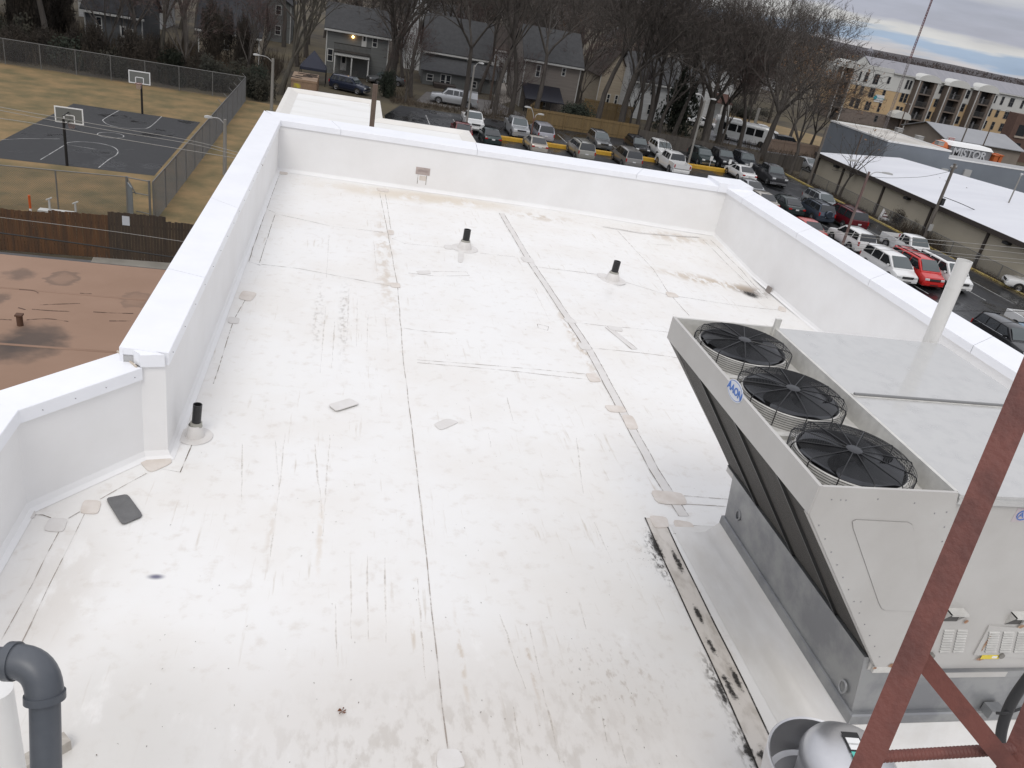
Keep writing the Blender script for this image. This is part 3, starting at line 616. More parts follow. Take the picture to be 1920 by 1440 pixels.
mb.build('end_panel', HVAC_W, u)
mb = MB(); mb.loft([[(x, Y1-.01, z) for x, z in prof], [(x, Y1+.012, z) for x, z in prof]]); mb.build('end_panel', HVAC_W, u)
mb = MB(); q = [atY(x, y, Y0-.0125) for x, y in ((1594, 974), (1712, 980), (1728, 1146), (1652, 1143))]; n = 4; out = []
for i in range(4):
    for s_ in (0, .5, 1):
        s0 = q[i].lerp(q[i-1], .09*(1-s_)); s1 = q[i].lerp(q[(i+1) % 4], .09*s_); out.append(s0.lerp(s1, s_))
k = len(out); mb.add([p for p in out]+[p-Y*.006 for p in out], [list(range(k, 2*k)), *[(i, (i+1) % k, k+(i+1) % k, k+i) for i in range(k)]]); mb.build('access_panel', HVAC_W, u)
mb = MB(); cx = sum((p for p in out), Vector())/k
big = [cx+(p-cx)*1.014 for p in out]; mb.add([p-Y*.0008 for p in big], [list(range(k))]); mb.build('panel_gap', mat('gap_shadow', (0.30, 0.29, 0.275), 0.7), u)
mb = MB()                                     # sheet metal screws
for i in range(12):
    s_ = (i+.5)/12
    for x0, z0, x1, z1 in ((XL+.06, 2.34, 4.40, .98), (4.27, 2.5, 4.80, .95)):
        p = Vector((x0+(x1-x0)*s_, Y0-.013, z0+(z1-z0)*s_)); mb.box((p.x-.004, p.y-.003, p.z-.004), (p.x+.004, p.y, p.z+.004))
for x, z in ((3.35, 2.5), (3.7, 2.52), (3.42, 2.5), (3.46, 2.5), (4.0, 2.5), (3.9, 2.2), (4.1, 2.0), (4.2, 2.42), (3.95, 1.6), (4.2, 1.72)): mb.box((x-.004, Y0-.015, z-.004), (x+.004, Y0-.012, z+.004))
mb.build('panel_screw', mat('screw_grey', (0.25, 0.25, 0.26), 0.5), u)
mb = MB(); mb.box((XL-.012, Y0-.01, 2.375), (XL+.018, Y1+.01, 2.603)); mb.build('front_fascia', HVAC_W, u)
mb = MB(); mb.box((XL+.02, Y1-.02, 2.40), (XR, Y1+.008, 2.602)); mb.box((XR-.012, Y0+.012, 2.40), (XR+.018, Y1-.02, 2.60)); mb.build('rim_panel', HVAC_IN, u)
mb = MB(); mb.box((XL+.02, Y0+.012, 2.40), (XR-.012, Y1-.02, 2.43))
for y in (4.80, 5.76): mb.box((XL+.03, y-.03, 2.431), (XR-.02, y+.03, 2.462)); mb.box((XR-.16, y-.40, 2.431), (XR-.02, y-.34, 2.455))
mb.build('fan_deck', HVAC_IN, u)
mb = MB(); q = at(1461, 606, 2.66); mb.box((XR-.03, Y1-.05, 2.45), (XR+.03, Y1-.02, 2.70)); mb.build('lifting_tab', HVAC_IN, u)
# one fan, copied twice
FR = 0.45
fy = [at(x, y, 2.60).y for x, y in ((1607, 848), (1497, 733), (1409, 642))]; FX = 3.765
def make_fan():
    mb = MB(); rr = 0.0026
    def ring(r, z, w=rr): mb.tube([(r*math.cos(2*math.pi*j/56), r*math.sin(2*math.pi*j/56), z) for j in range(57)], w, 4, cap=False)
    zt = .185
    rs = [.066+.0122*i for i in range(30)]
    for r in rs: ring(r, zt-.012*(r/.42)**2, .0021)
    for i in range(7): ring(FR-.0008*i, .148-.0195*i, .0024)
    for j in range(12):
        a = 2*math.pi*j/12; c, s_ = math.cos(a), math.sin(a)
        mb.tube([(c*r, s_*r, z+.004) for r, z in ((.05, zt), (.2, zt-.002), (.40, zt-.010), (.437, zt-.022), (FR+.003, .14), (FR+.002, .06), (FR-.001, .006))], .0046, 5)
    g = mb.build('fan', WIRE_BLACK, u, local=True)
    mb = MB(); mb.lathe([(.0, zt+.014), (.052, zt+.012), (.060, zt+.006), (.06, zt-.01)], n=28); mb.build('motor_plate', HUB, g, local=True)
    mb = MB(); mb.lathe([(.425, .003), (.416, .03), (.408, .115), (.400, .122)], n=48); mb.build('fan_collar', HVAC_IN, g, local=True)
    mb = MB(); mb.lathe([(.400, .123), (.390, .118), (.388, .03)], n=48); mb.build('fan_ring', FAN_BLACK, g, local=True)
    mb = MB(); mb.disc((0, 0, .030), .389, n=48); mb.build('fan_opening', DARK, g, local=True)
    mb = MB(); mb.lathe([(.0, .165), (.07, .16), (.09, .13), (.09, .03)], n=24)
    mb.build('fan_motor', FAN_BLACK, g, local=True)
    for k in range(5):
        mb = MB(); a0 = 2*math.pi*k/5; top, bot = [], []
        for i in range(9):
            u_ = i/8; r = .085+.298*u_; sweep = .55*u_*u_
            w = .36+.16*u_
            L_ = a0+sweep-w; R_ = a0+sweep+w
            top.append((r*math.cos(L_), r*math.sin(L_), .075+.02*u_)); bot.append((r*math.cos(R_), r*math.sin(R_), .142-.012*u_))
        mid = [((Vector(p)+Vector(q_))/2) for p, q_ in zip(top, bot)]
        mid = [Vector((m_.x, m_.y, 0)).normalized()*(.085+.298*i/8)+Z*(m_.z+.016) for i, m_ in enumerate(mid)]
        n = 9; vs = top+mid+bot
        mb.add(vs, [(i, i+1, n+i+1, n+i) for i in range(8)]+[(n+i, n+i+1, 2*n+i+1, 2*n+i) for i in range(8)], 0, True)
        mb.build('fan_blade', FAN_BLADE, g, local=True)
    return g
f0 = make_fan(); org = Vector(u.location)
for i, y in enumerate(fy):
    f = f0 if i == 0 else copy_tree(f0, u)
    f.location = Vector((FX, y, 2.432))-org; f.rotation_euler = (0, 0, (0.3, 1.35, 2.2)[i])
    f['label'] = ('round black wire fan guard nearest the tapered end panel', 'middle round black wire fan guard', 'farthest round black wire fan guard')[i]
# oval badge on the long fascia
q = atX(1379, 733, XL-.0125); mb = MB(); n = 32
def oval(c, a, b_, x): return [(x, c.y+a*math.cos(2*math.pi*j/n), c.z+b_*math.sin(2*math.pi*j/n)) for j in range(n)][::-1]
def oval_poly(mb, c, a, b_, x, mi): mb.poly(oval(c, a, b_, x), mi)
mb.loft([oval(q, .138, .083, q.x), oval(q, .138, .083, q.x-.004)][::-1], 0); mb.poly(oval(q, .130, .075, q.x-.0046)[::-1], 1); mb.poly(oval(q, .125, .070, q.x-.0052)[::-1], 0)
bd = mb.build('maker_badge', [mat('badge_white', (0.66, 0.68, 0.72), 0.4), BLUE], u)
text_mesh('badge_lettering', 'AAON', .088, frame((q.x-.0075, q.y, q.z), (0, -1, 0), (0, 0, 1)), BLUE, bd, .0015, .002)
# near side of the cabinet: scoops, louvres, knobs, labels
yc = Y0+.012
def louvres(x0, x1, y0, y1, cols, rows, nm):
    mb = MB()
    for c in range(cols):
        for r in range(rows):
            ua, ub = (c+.12)/cols, (c+.88)/cols; v = (r+.5)/rows
            pa = atY(x0+(x1-x0)*ua-(y1-y0)*v*.22, y0+(y1-y0)*v, yc); pb = atY(x0+(x1-x0)*ub-(y1-y0)*v*.22, y0+(y1-y0)*v, yc); pb.z = pa.z
            mb.add([pa, pb, pb+Vector((0, -.012, -.010)), pa+Vector((0, -.012, -.010)), pa+Vector((0, -.001, -.016)), pb+Vector((0, -.001, -.016))], [(0, 1, 2, 3)], 0); mb.add([pa+Vector((0, -.012, -.010)), pb+Vector((0, -.012, -.010)), pb+Vector((0, -.001, -.016)), pa+Vector((0, -.001, -.016))], [(0, 1, 2, 3)], 1)
    mb.build(nm, [HVAC_IN, DARK], u)
louvres(1768, 1818, 1178, 1222, 2, 9, 'louvre')
q = [atY(x, y, yc) for x, y in ((1853, 1172), (1990, 1180), (1975, 1236), (1824, 1226))]; mb = MB()
mb.add(q+[p-Y*.012 for p in q], [(4, 5, 6, 7), (0, 1, 5, 4), (1, 2, 6, 5), (2, 3, 7, 6), (3, 0, 4, 7)]); mb.build('louvred_door', HVAC_W, u)
yc -= .012; louvres(1852, 1960, 1182, 1222, 4, 9, 'louvre'); yc += .012
for x, y in ((1786, 1150), (1906, 1156)):
    q = atY(x, y, yc); mb = MB(); w = .075
    mb.loft([[q+X*-w+Z*.055, q+X*w+Z*.055, q+X*w+Z*.04, q+X*-w+Z*.04], [q+X*-w+Z*.05-Y*.075, q+X*w+Z*.05-Y*.075, q+X*w+Z*.035-Y*.075, q+X*-w+Z*.035-Y*.075]])
    for s_ in (-1, 1): mb.add([q+X*s_*w+Z*.05, q+X*s_*w+Z*.05-Y*.072, q+X*s_*w-Z*.08], [(0, 1, 2)])
    mb.add([q+X*-w+Z*.04-Y*.003, q+X*w+Z*.04-Y*.003, q+X*w-Z*.08-Y*.003, q+X*-w-Z*.08-Y*.003], [(3, 2, 1, 0)], 1)
    mb.build('intake_scoop', [HVAC_IN, mat('scoop_dark', (0.09, 0.085, 0.08), 0.6)], u)
for x, y in ((1746, 1229), (1877, 1229)):
    q = atY(x, y, yc-.013); mb = MB(); mb.tube([q+Y*.013, q-Y*.014], .026, 16); mb.build('latch_knob', mat('knob_grey', (0.2, 0.19, 0.17), 0.5), u)
q = atY(1857, 1232, yc-.0135); mb = MB(); mb.obox(q, X*.09, Y*.001, Z*.022, 0); mb.obox(q+X*.04-Y*.0015, X*.025, Y*.0005, Z*.012, 1); mb.build('caution_label', [YELLOW_LBL, WHITE], u)
for x, y, w, h in ((1838, 1236, .04, .016), (1812, 1166, .02, .02), (1640, 1253, .02, .012), (1672, 1248, .03, .022), (1850, 1205, .012, .10), (1915, 1175, .03, .02)):
    mb = MB(); q = atY(x, y, yc-.0142 if x > 1700 else Y0-.0165); mb.poly([q+X*w*math.cos(a*.7)*(1+.3*math.sin(a*3))+Z*h*math.sin(a*.7) for a in range(9)][::-1]); mb.build('rust_mark', RUSTSTAIN, u)
q = atY(1917, 966, yc-.001); mb = MB(); mb.obox(q, X*.07, Y*.001, Z*.06, 0)
n = 24; mb.tube([q+Vector((.047*math.cos(2*math.pi*j/n), -.003, .040*math.sin(2*math.pi*j/n))) for j in range(n+1)], .004, 4, 1); st = mb.build('round_sticker', [mat('sticker_pink', (0.5, 0.44, 0.45), 0.5), BLUE], u)
text_mesh('sticker_lettering', 'A', .07, frame(q+Vector((-.01, -.003, 0)), (1, 0, 0), (0, 0, 1)), BLUE, st, .001)
mb = MB(); mb.box((4.75, Y0-.02, .80), (6.27, Y0+.02, .868)); mb.box((5.02, Y0-.024, .805), (5.65, Y0-.0205, .86), 1); mb.build('base_rail', [GALV, HVAC_W], u)
mb = MB(); q = atY(1640, 1243, Y0); mb.box((4.36, Y0-.015, .862), (4.74, Y0+.012, .925)); mb.build('bottom_channel', HVAC_IN, u)
# electrical box and hoses at the near side of the base
q = atY(1862, 1332, Y0-.08); mb = MB(); mb.obox(q, X*.07, Y*.05, Z*.045); e = mb.build('junction_box', GALV, u)
mb = MB(); pts = [(1990, 1195, 5.35), (1940, 1255, 5.4), (1895, 1320, 5.5), (1876, 1385, 5.55), (1885, 1450, 5.6), (1910, 1500, 5.7)]
def smooth(ps, n=6):
    ps = [Vector(p) for p in ps]; out = []
    for i in range(len(ps)-1):
        a, b, c, d = ps[max(i-1, 0)], ps[i], ps[i+1], ps[min(i+2, len(ps)-1)]
        for k in range(n):
            t = k/n; out.append(.5*((2*b)+(c-a)*t+(2*a-5*b+4*c-d)*t*t+(3*b-a-3*c+d)*t**3))
    return out+[ps[-1]]
cp = [atD(x, y, d) for x, y, d in pts]; cp.append(Vector((cp[-1].x+.1, cp[-1].y-.1, .04))); cp.append(Vector((cp[-1].x+.5, cp[-1].y-.2, .04)))
cd = MB(); cd.tube(smooth(cp), .036, 14)
tag(cd.build('flexible_conduit', BLACK), 'thick black flexible conduit curving down beside the rooftop unit base', 'conduit')
cd = MB(); cd.tube(smooth([atD(x, y, d) for x, y, d in ((1868, 1337, 5.52), (1885, 1337, 5.48), (1905, 1332, 5.5), (1935, 1318, 5.5), (1990, 1270, 5.5))]), .010, 8)
tag(cd.build('thin_cable', BLACK), 'thin black cable running from the grey junction box past the hose', 'cable')

# ------------------------------------------------------------------ upblast exhaust fan in the near right corner
c = atD(1568, 1440, 5.0); base = Vector((c.x, c.y, 0)); ztop = c.z+.10
e = empty('exhaust_fan', base, 'spun aluminium dome exhaust fan at the bottom edge beside the rooftop unit', 'exhaust fan')
mb = MB(); mb.box((c.x-.28, c.y-.28, 0), (c.x+.28, c.y+.28, ztop-.65)); mb.build('curb', CURB_TPO, e)
mb = MB(); bc_ = (c.x-.05, c.y+.02, ztop-.04); mb.lathe([(.26, -.66), (.27, -.5), (.30, -.40), (.345, -.32), (.365, -.2), (.372, -.09), (.378, -.075), (.372, -.062), (.360, -.07), (.352, -.2), (.31, -.31), (.16, -.35)], bc_, 48); mb.build('wind_band', ALU, e)
mb = MB(); mb.disc((bc_[0], bc_[1], ztop-.36), .31, n=40); mb.build('inner_pan', ALU_IN, e)
mb = MB(); mb.lathe([(.27, -.34), (.285, -.2), (.30, -.13), (.308, -.10), (.304, -.07), (.285, -.02), (.235, .03), (.15, .065), (.07, .08), (0, .083)], (c.x+.085, c.y+.0, ztop-.0), 48); dm = mb.build('motor_dome', ALU, e)
dprof = [(.308, -.10), (.304, -.07), (.285, -.02), (.235, .03), (.15, .065), (.07, .08), (0, .083)]
def dome_pt(px, py):
    z = .05
    for _ in range(30):
        p = at(px, py, ztop+z); r = math.hypot(p.x-c.x-.085, p.y-c.y)
        for (r0, z0), (r1, z1) in zip(dprof, dprof[1:]):
            if r1 <= r <= r0: zn = z0+(z1-z0)*(r0-r)/(r0-r1); break
        else: zn = -.1
        z = z*.5+zn*.5
    return at(px, py, ztop+z)
q = dome_pt(1600, 1392); ex = (dome_pt(1615, 1393)-dome_pt(1587, 1391)).normalized(); ey = (dome_pt(1594, 1380)-dome_pt(1606, 1404)).normalized()
mb = MB(); nz = ex.cross(ey).normalized(); nz = nz if nz.z > 0 else -nz; q = q+nz*.006
mb.obox(q, ex*.055, ey*.075, nz*.002, 0); mb.obox(q+nz*.002, ex*.045, ey*.028, nz*.001, 1); mb.obox(q+nz*.002-ey*.04, ex*.045, ey*.025, nz*.001, 1); mb.obox(q-ey*.105, ex*.05, ey*.025, nz*.002, 2)
mb.build('rating_label', [BLACK, WHITE, TEAL], dm)

# ------------------------------------------------------------------ red steel ladder
e = empty('steel_ladder', atD(1700, 1440, 2.05), 'rusty red steel ladder with a diagonal brace at the right edge', 'ladder')
def lbar(p, q, w, t, nm):
    p, q = Vector(p), Vector(q); view = ((p+q)/2-Vector((0, 0, H))).normalized(); side = (q-p).cross(view); mb = MB(); mb.bar(p, q, w, t, side); mb.build(nm, RUST, e)
def mid_dir(a, b, f): return a+(b-a)*f
r1a, r1b = atD(1912, 757, 2.0), atD(1628, 1425, 2.0)
kz = (r1a.z-.01)/(r1a.z-r1b.z)
lbar(mid_dir(r1a, r1b, -.5), mid_dir(r1a, r1b, kz), .064, .010, 'rail')
r2a, r2b = atD(1940, 1340, 2.13), atD(1888, 1462, 2.13); dr = (r1b-r1a)
lbar(r2b-dr*1.5, r2b+dr*((r2b.z-.01)/-dr.z), .064, .010, 'rail')
lbar(atD(1722, 1228, 2.035), atD(1925, 1478, 2.07), .048, .012, 'brace')
def rung(pa, pb):
    mb = MB(); pts, rr = [], []; n = 70
    for i in range(n+1): pts.append(pa.lerp(pb, i/n)); rr.append(.0135+(.0022 if i % 2 else 0))
    mb.tube(pts, rr, 12); mb.build('rung', RUST, e)
ra, rb = atD(1650, 1419, 2.05), atD(1900, 1404, 2.12)
rung(ra, rb)
for k in range(1, 8): rung(ra+dr*k*.43, rb+dr*k*.43)
# ------------------------------------------------------------------ ground, streets, lot
SOIL = mat('leafy_ground', (0.045, 0.036, 0.026), 0.95, col2=(0.098, 0.080, 0.046), scale=0.16, detail=10, bump=0.3, bscale=3)
GRASS = mat('winter_grass', (0.115, 0.095, 0.042), 0.95, col2=(0.235, 0.158, 0.072), scale=0.5, stretch=(1, 1.1, 1), detail=12, lo=0.34, hi=0.64, bump=0.9, bscale=9)
ASPH = mat('wet_asphalt', (0.012, 0.0125, 0.014), 0.09, col2=(0.026, 0.027, 0.029), scale=0.35, stretch=(1, .6, 1), detail=9, rough2=0.6, lo=0.36, hi=0.58, spec=0.3)
COURT = mat('court_asphalt', (0.023, 0.0235, 0.0245), 0.18, col2=(0.042, 0.0425, 0.044), scale=0.35, detail=9, rough2=0.75, lo=0.34, hi=0.44, spec=.3)
CONC = mat('concrete', (0.33, 0.31, 0.27), 0.8, col2=(0.25, 0.235, 0.205), scale=1.2, detail=8)
ROAD = mat('grey_road', (0.15, 0.15, 0.155), 0.6, col2=(0.12, 0.12, 0.125), scale=0.8)
PAINT_W = mat('line_paint', (0.42, 0.42, 0.41), 0.6, col2=(0.12, 0.12, 0.12), scale=1.6, lo=0.42, hi=0.66)
PAINT_Y = mat('yellow_paint', (0.60, 0.36, 0.04), 0.5, col2=(0.5, 0.28, 0.03), scale=2)
KERB_Y = mat('faded_yellow_paint', (0.46, 0.34, 0.09), 0.7, col2=(0.30, 0.25, 0.12), scale=1.6)
g = MB(); nr, na = 16, 48; rad = [0, 30, 60, 100, 150, 220, 320, 450, 620, 820, 1100, 1500, 2000, 2600, 3400, 4500]
g.add([(r*math.cos(2*math.pi*j/na), 60+r*math.sin(2*math.pi*j/na), G) for r in rad[1:] for j in range(na)]+[(0, 60, G)], [((i)*na+j, i*na+(j+1) % na, (i+1)*na+(j+1) % na, (i+1)*na+j) for i in range(len(rad)-2) for j in range(na)]+[(len(rad[1:])*na, (j+1) % na, j) for j in range(na)])
g.f = [f[::-1] if len(f) == 4 else [f[0], f[2], f[1]] for f in g.f]
struct(g, 'ground', SOIL)
def sheet(name, pts, m, dz):
    b = MB(); b.poly([(p[0], p[1], G+dz) for p in pts], 0); ob = struct(b, name, m)
    if ob.data.polygons[0].normal.z < 0: ob.data.flip_normals()
    return ob
sheet('grass_field', [(-60, 39.2), (-4.2, 39.2), (-4.2, 84.4), (-9.3, 85.0), (-60, 87.4)], GRASS, .012)
sheet('parking_lot', [(4, 24), (51.0, 24), (51.0, 92.1), (35.3, 95.8), (6, 95.9), (4, 88)], ASPH, .008)
sheet('street', [(-60, 30.5), (-2.5, 30.5), (-2.5, 38.0), (-60, 37.4)], ROAD, .008)
pv = [at(x, y, G) for x, y in ((170, 492), (178, 477), (330, 490), (335, 508))]; sheet('sidewalk', [(p.x, p.y) for p in pv], CONC, .016)
cr = [(-21.6, 53.3), (-11.5, 53.65), (-11.65, 71.7), (-21.4, 72.2)]; sheet('basketball_court', cr, COURT, .018)
# court lines: near three quarter key, centre circle, far key
def gline(mb, pts, w, z, closed=False):
    pts = [Vector((p[0], p[1], 0)) for p in pts]; n = len(pts); Lf, Rt = [], []
    for i, p in enumerate(pts):
        a, b = (pts[i-1], pts[(i+1) % n]) if closed else (pts[max(i-1, 0)], pts[min(i+1, n-1)])
        d = b-a; k = Vector((-d.y, d.x, 0)).normalized()*(w/2)
        Lf.append((p.x+k.x, p.y+k.y, z)); Rt.append((p.x-k.x, p.y-k.y, z))
    m = n if closed else n-1
    mb.add(Lf+Rt, [(n+i, n+(i+1) % n, (i+1) % n, i) for i in range(m)])
mb = MB(); zl = G+.024
gp2 = lambda *ps: [at(x, y, G)[:2] for x, y in ps]
def curve2(ps, n=8): return [(q.x, q.y) for q in smooth([(p[0], p[1], 0) for p in ps], n)]
gline(mb, curve2(gp2((76, 300), (122, 272))+gp2((124, 269), (140, 266.5), (165, 267), (190, 270), (212, 276), (221, 284), (217, 292), (205, 299), (185, 315))), .065, zl)
gline(mb, gp2((126, 272), (182, 281)), .05, zl)
cc = [at(x, y, G) for x, y in ((184, 250.5), (231, 257.5))]; ctr = (cc[0]+cc[1])/2; rr = (cc[0]-cc[1]).length/2
gline(mb, [(ctr.x+rr*math.cos(a*math.pi/24), ctr.y+rr*math.sin(a*math.pi/24)) for a in range(48)], .06, zl, True)
gline(mb, curve2(gp2((224, 207), (196, 223), (194, 228), (205, 235), (230, 240), (260, 242), (280, 239), (303, 219))), .06, zl)
gline(mb, gp2((0, 263), (40, 260.5), (112, 261)), .05, zl)
struct(mb, 'court_lines', PAINT_W)
mb = MB()                                      # stall lines
for x in range(0, 15):
    xx = 8.6+x*3.05; mb.poly([(xx, 86.2, G+.013), (xx+.09, 86.2, G+.013), (xx+.09, 91.8, G+.013), (xx, 91.8, G+.013)])
for x in range(0, 5):
    xx = 38.9+x*2.45; mb.poly([(xx, 47.2, G+.013), (xx+.09, 47.2, G+.013), (xx+.09, 58.5, G+.013), (xx, 58.5, G+.013)])
    mb.poly([(xx-1.2, 61, G+.013), (xx-1.11, 61, G+.013), (xx-1.11, 71.0, G+.013), (xx-1.2, 71.0, G+.013)])
struct(mb, 'stall_lines', PAINT_W)
def kerb(name, a, b, w, h, m, label, cat='kerb', grp=None):
    k = MB(); a, b = Vector((*a, G)), Vector((*b, G)); d = (b-a).normalized(); n = Vector((-d.y, d.x, 0))
    prof = [(-w/2, 0), (-w/2, h*.8), (-w/2+.03, h), (w/2-.03, h), (w/2, h*.8), (w/2, 0)]
    k.loft([[a+n*p+Vector((0, 0, q)) for p, q in prof], [b+n*p+Vector((0, 0, q)) for p, q in prof]]); o = k.build(name, m); return o
k = kerb('yellow_kerb', (50.85, 92.0), (51.2, 66), .17, .15, KERB_Y, ''); k['kind'] = 'structure'
k = kerb('yellow_kerb', (51.2, 66), (51.9, 40), .17, .15, KERB_Y, ''); k['kind'] = 'structure'
beams = [((14.9, 83.4), (18.2, 83.4), 'yellow parking beam left of the pale beige sedan'), ((19.6, 83.35), (23.0, 83.3), 'yellow parking beam between the beige sedan and the gold minivan'),
         ((24.9, 83.25), (28.1, 83.2), 'short yellow parking beam between the two parked minivans'), ((30.4, 83.2), (33.0, 83.15), 'yellow parking beam left of the white crew cab pickup'), ((34.9, 83.1), (41.3, 83.0), 'long yellow parking beam in front of three dark cars')]
for a, b, lab in beams: tag(kerb('parking_beam', a, b, .28, .42, PAINT_Y, ''), lab, 'parking beam', 'yellow parking beams')
# ------------------------------------------------------------------ vehicles
GLASS = mat('car_glass', (0.012, 0.014, 0.016), 0.06, spec=0.9)
WSCREEN = mat('car_windscreen', (0.055, 0.070, 0.072), 0.05, spec=0.9)
TYRE = mat('tyre', (0.012, 0.012, 0.012), 0.7); RIM = mat('rim', (0.36, 0.36, 0.37), 0.3, metal=0.7); RIMD = mat('hubcap', (0.42, 0.42, 0.43), 0.4)
LAMP_R = mat('tail_lamp', (0.35, 0.012, 0.012), 0.2); LAMP_W = mat('head_lamp', (0.55, 0.56, 0.56), 0.12); CHROME = mat('chrome', (0.55, 0.55, 0.56), 0.18, metal=0.9)
TRIM = mat('dark_trim', (0.02, 0.02, 0.021), 0.5); PLATE = mat('licence_plate', (0.6, 0.6, 0.6), 0.5)
def paint(name, c, metal=0.25): return mat('paint_'+name, c, 0.28, metal=metal, coat=0.7)
# side profiles: L, W, wheel radius, axle front, axle rear, hood stations [(x, z)], belt z, glass base/roof stations
SPEC = {
 'sedan':   dict(L=4.75, W=1.82, wr=.33, fa=1.42, ra=-1.38, low=[(2.36, .62), (2.2, .78), (1.15, .93), (.9, .95), (-1.45, .98), (-1.6, .99), (-2.25, .96), (-2.36, .80)], gl=(1.15, .30, -.95, -1.78), belt=.95, roof=1.45, pill=(-.15,)),
 'suv':     dict(L=4.6, W=1.84, wr=.36, fa=1.38, ra=-1.30, low=[(2.28, .70), (2.15, .92), (1.1, 1.06), (.9, 1.08), (-2.0, 1.10), (-2.2, 1.08), (-2.28, .80)], gl=(1.12, .42, -1.86, -2.18), belt=1.07, roof=1.70, pill=(-.22, -1.15)),
 'minivan': dict(L=5.0, W=1.95, wr=.34, fa=1.55, ra=-1.45, low=[(2.48, .62), (2.35, .82), (1.75, 1.00), (1.5, 1.04), (-2.3, 1.06), (-2.44, 1.02), (-2.48, .7)], gl=(1.72, .72, -2.12, -2.40), belt=1.03, roof=1.76, pill=(.0, -1.10)),
 'van':     dict(L=4.8, W=1.86, wr=.34, fa=1.52, ra=-1.45, low=[(2.38, .66), (2.28, .90), (1.72, 1.08), (1.5, 1.12), (-2.3, 1.14), (-2.36, 1.1), (-2.38, .7)], gl=(1.70, .82, -2.26, -2.36), belt=1.12, roof=1.86, pill=(.05, -1.05)),
 'pickup':  dict(L=5.6, W=1.95, wr=.39, fa=1.75, ra=-1.70, low=[(2.76, .75), (2.65, 1.02), (1.35, 1.14), (1.1, 1.16), (-.62, 1.16), (-.66, .78), (-2.7, .78), (-2.76, .72)], gl=(1.28, .72, -.42, -.60), belt=1.15, roof=1.82, pill=(-.05,), bed=(-.66, -2.76, 1.16)),
 'crewcab': dict(L=5.8, W=1.98, wr=.40, fa=1.85, ra=-1.75, low=[(2.86, .78), (2.75, 1.06), (1.6, 1.18), (1.4, 1.2), (-1.22, 1.2), (-1.26, .82), (-2.8, .82), (-2.86, .75)], gl=(1.55, .95, -1.0, -1.2), belt=1.19, roof=1.88, pill=(.15, -.55), bed=(-1.26, -2.86, 1.2)),
}
def make_car(kind, m, label, cat, group, loc, face, opts=()):
    s = SPEC[kind]; e = empty('parked_'+('car' if kind in ('sedan', 'suv') else 'pickup' if kind in ('pickup', 'crewcab') else 'van'), loc, label, cat, group, rz=face)
    hw = s['W']/2; zb = .24
    mb = MB(); rings = []
    st = s['low']; xf, xr = st[0][0], st[-1][0]
    for i, (x, z) in enumerate(st):
        t = 1-.10*max(0, (abs(x)-s['L']/2*.72)/(s['L']/2*.28))**2
        w = hw*t; lo = zb+(.10 if i in (0, len(st)-1) else 0)
        half = [(w*.90, lo), (w*.985, lo+.10), (w, lo+.30 if z > .8 else lo+.2), (w*.985, z-.12), (w*.95, z-.03), (w*.84, z)]
        rings.append([(x, y, zz) for y, zz in half]+[(x, -y, zz) for y, zz in half[::-1]])
    mb.loft(rings, 0, smooth=True)
    body_lights = []
    # wheel arches
    for ax in (s['fa'], s['ra']):
        for sy in (-1, 1):
            n = 14; r = s['wr']*1.22; yy = sy*(hw+.004)
            pts = [(ax+r*math.cos(math.pi*j/n), yy, s['wr']+r*.92*math.sin(math.pi*j/n)) for j in range(n+1)]+[(ax-r, yy, zb+.02), (ax+r, yy, zb+.02)]
            mb.poly(pts if sy < 0 else pts[::-1], 1)
            mb.box((xr+.35, min(sy*hw*.96, sy*(hw+.012)), zb-.02), (xf-.35, max(sy*hw*.96, sy*(hw+.012)), zb+.07), 1) if ax == s['fa'] else None
    # cab
    A, B, Cc, D = s['gl']; bz, rz_ = s['belt']-.02, s['roof']; wb, wt = hw*.95, hw*.76
    cab = []
    for x, z, w in ((A, bz, wb*.96), ((A+B)/2, (bz+rz_)/2+.03, (wb+wt)/2), (B, rz_-.03, wt), ((B*2+Cc)/3, rz_, wt), ((B+2*Cc)/3, rz_, wt), (Cc, rz_-.04, wt*.98), ((Cc+D)/2, (bz+rz_)/2+.02, (wb+wt)/2*.98), (D, bz, wb*.96)):
        k = (z-bz)/(rz_-bz); wl = wb*(1-k)+w*k if k < 1 else w
        zz = max(z, bz+.02)
        cab.append([(x, wb, bz-.05), (x, wb, bz), (x, w+.02, zz-.05*min(1, k*4)), (x, w-.10, zz), (x, -w+.10, zz), (x, -w-.02, zz-.05*min(1, k*4)), (x, -wb, bz), (x, -wb, bz-.05)])
    mb.loft(cab, 0, smooth=True)
    if 'rack' in opts:
        for sy in (-1, 1): mb.box((Cc+.1, sy*wt*.82-.02, rz_-.01), (B-.1, sy*wt*.82+.02, rz_+.05), 1)
        for x in (Cc*.6, (B+Cc)/2): mb.box((x-.02, -wt*.8, rz_+.03), (x+.02, wt*.8, rz_+.06), 1)
    if 'bed' in s:
        b0, b1, bzr = s['bed']
        for sy in (-1, 1):
            y0, y1 = sy*hw*.985, sy*(hw*.985-.10); mb.box((b1, min(y0, y1), .70), (b0, max(y0, y1), bzr), 0)
        mb.box((b1, -hw*.885, .70), (b1+.07, hw*.885, bzr-.01), 0); mb.poly([(b1+.08, -hw*.88, .835), (b0, -hw*.88, .835), (b0, hw*.88, .835), (b1+.08, hw*.88, .835)], 1)
        if 'cover' in opts: mb.box((b1+.02, -hw*.93, bzr), (b0, hw*.93, bzr+.05), 1)
        if 'topper' in opts:
            mb.loft([[(b1+.02, -hw*.95, bzr), (b1+.02, hw*.95, bzr), (b1+.08, hw*.8, rz_-.02), (b1+.08, -hw*.8, rz_-.02)], [(b0, -hw*.95, bzr), (b0, hw*.95, bzr), (b0, hw*.8, rz_), (b0, -hw*.8, rz_)]], 0)
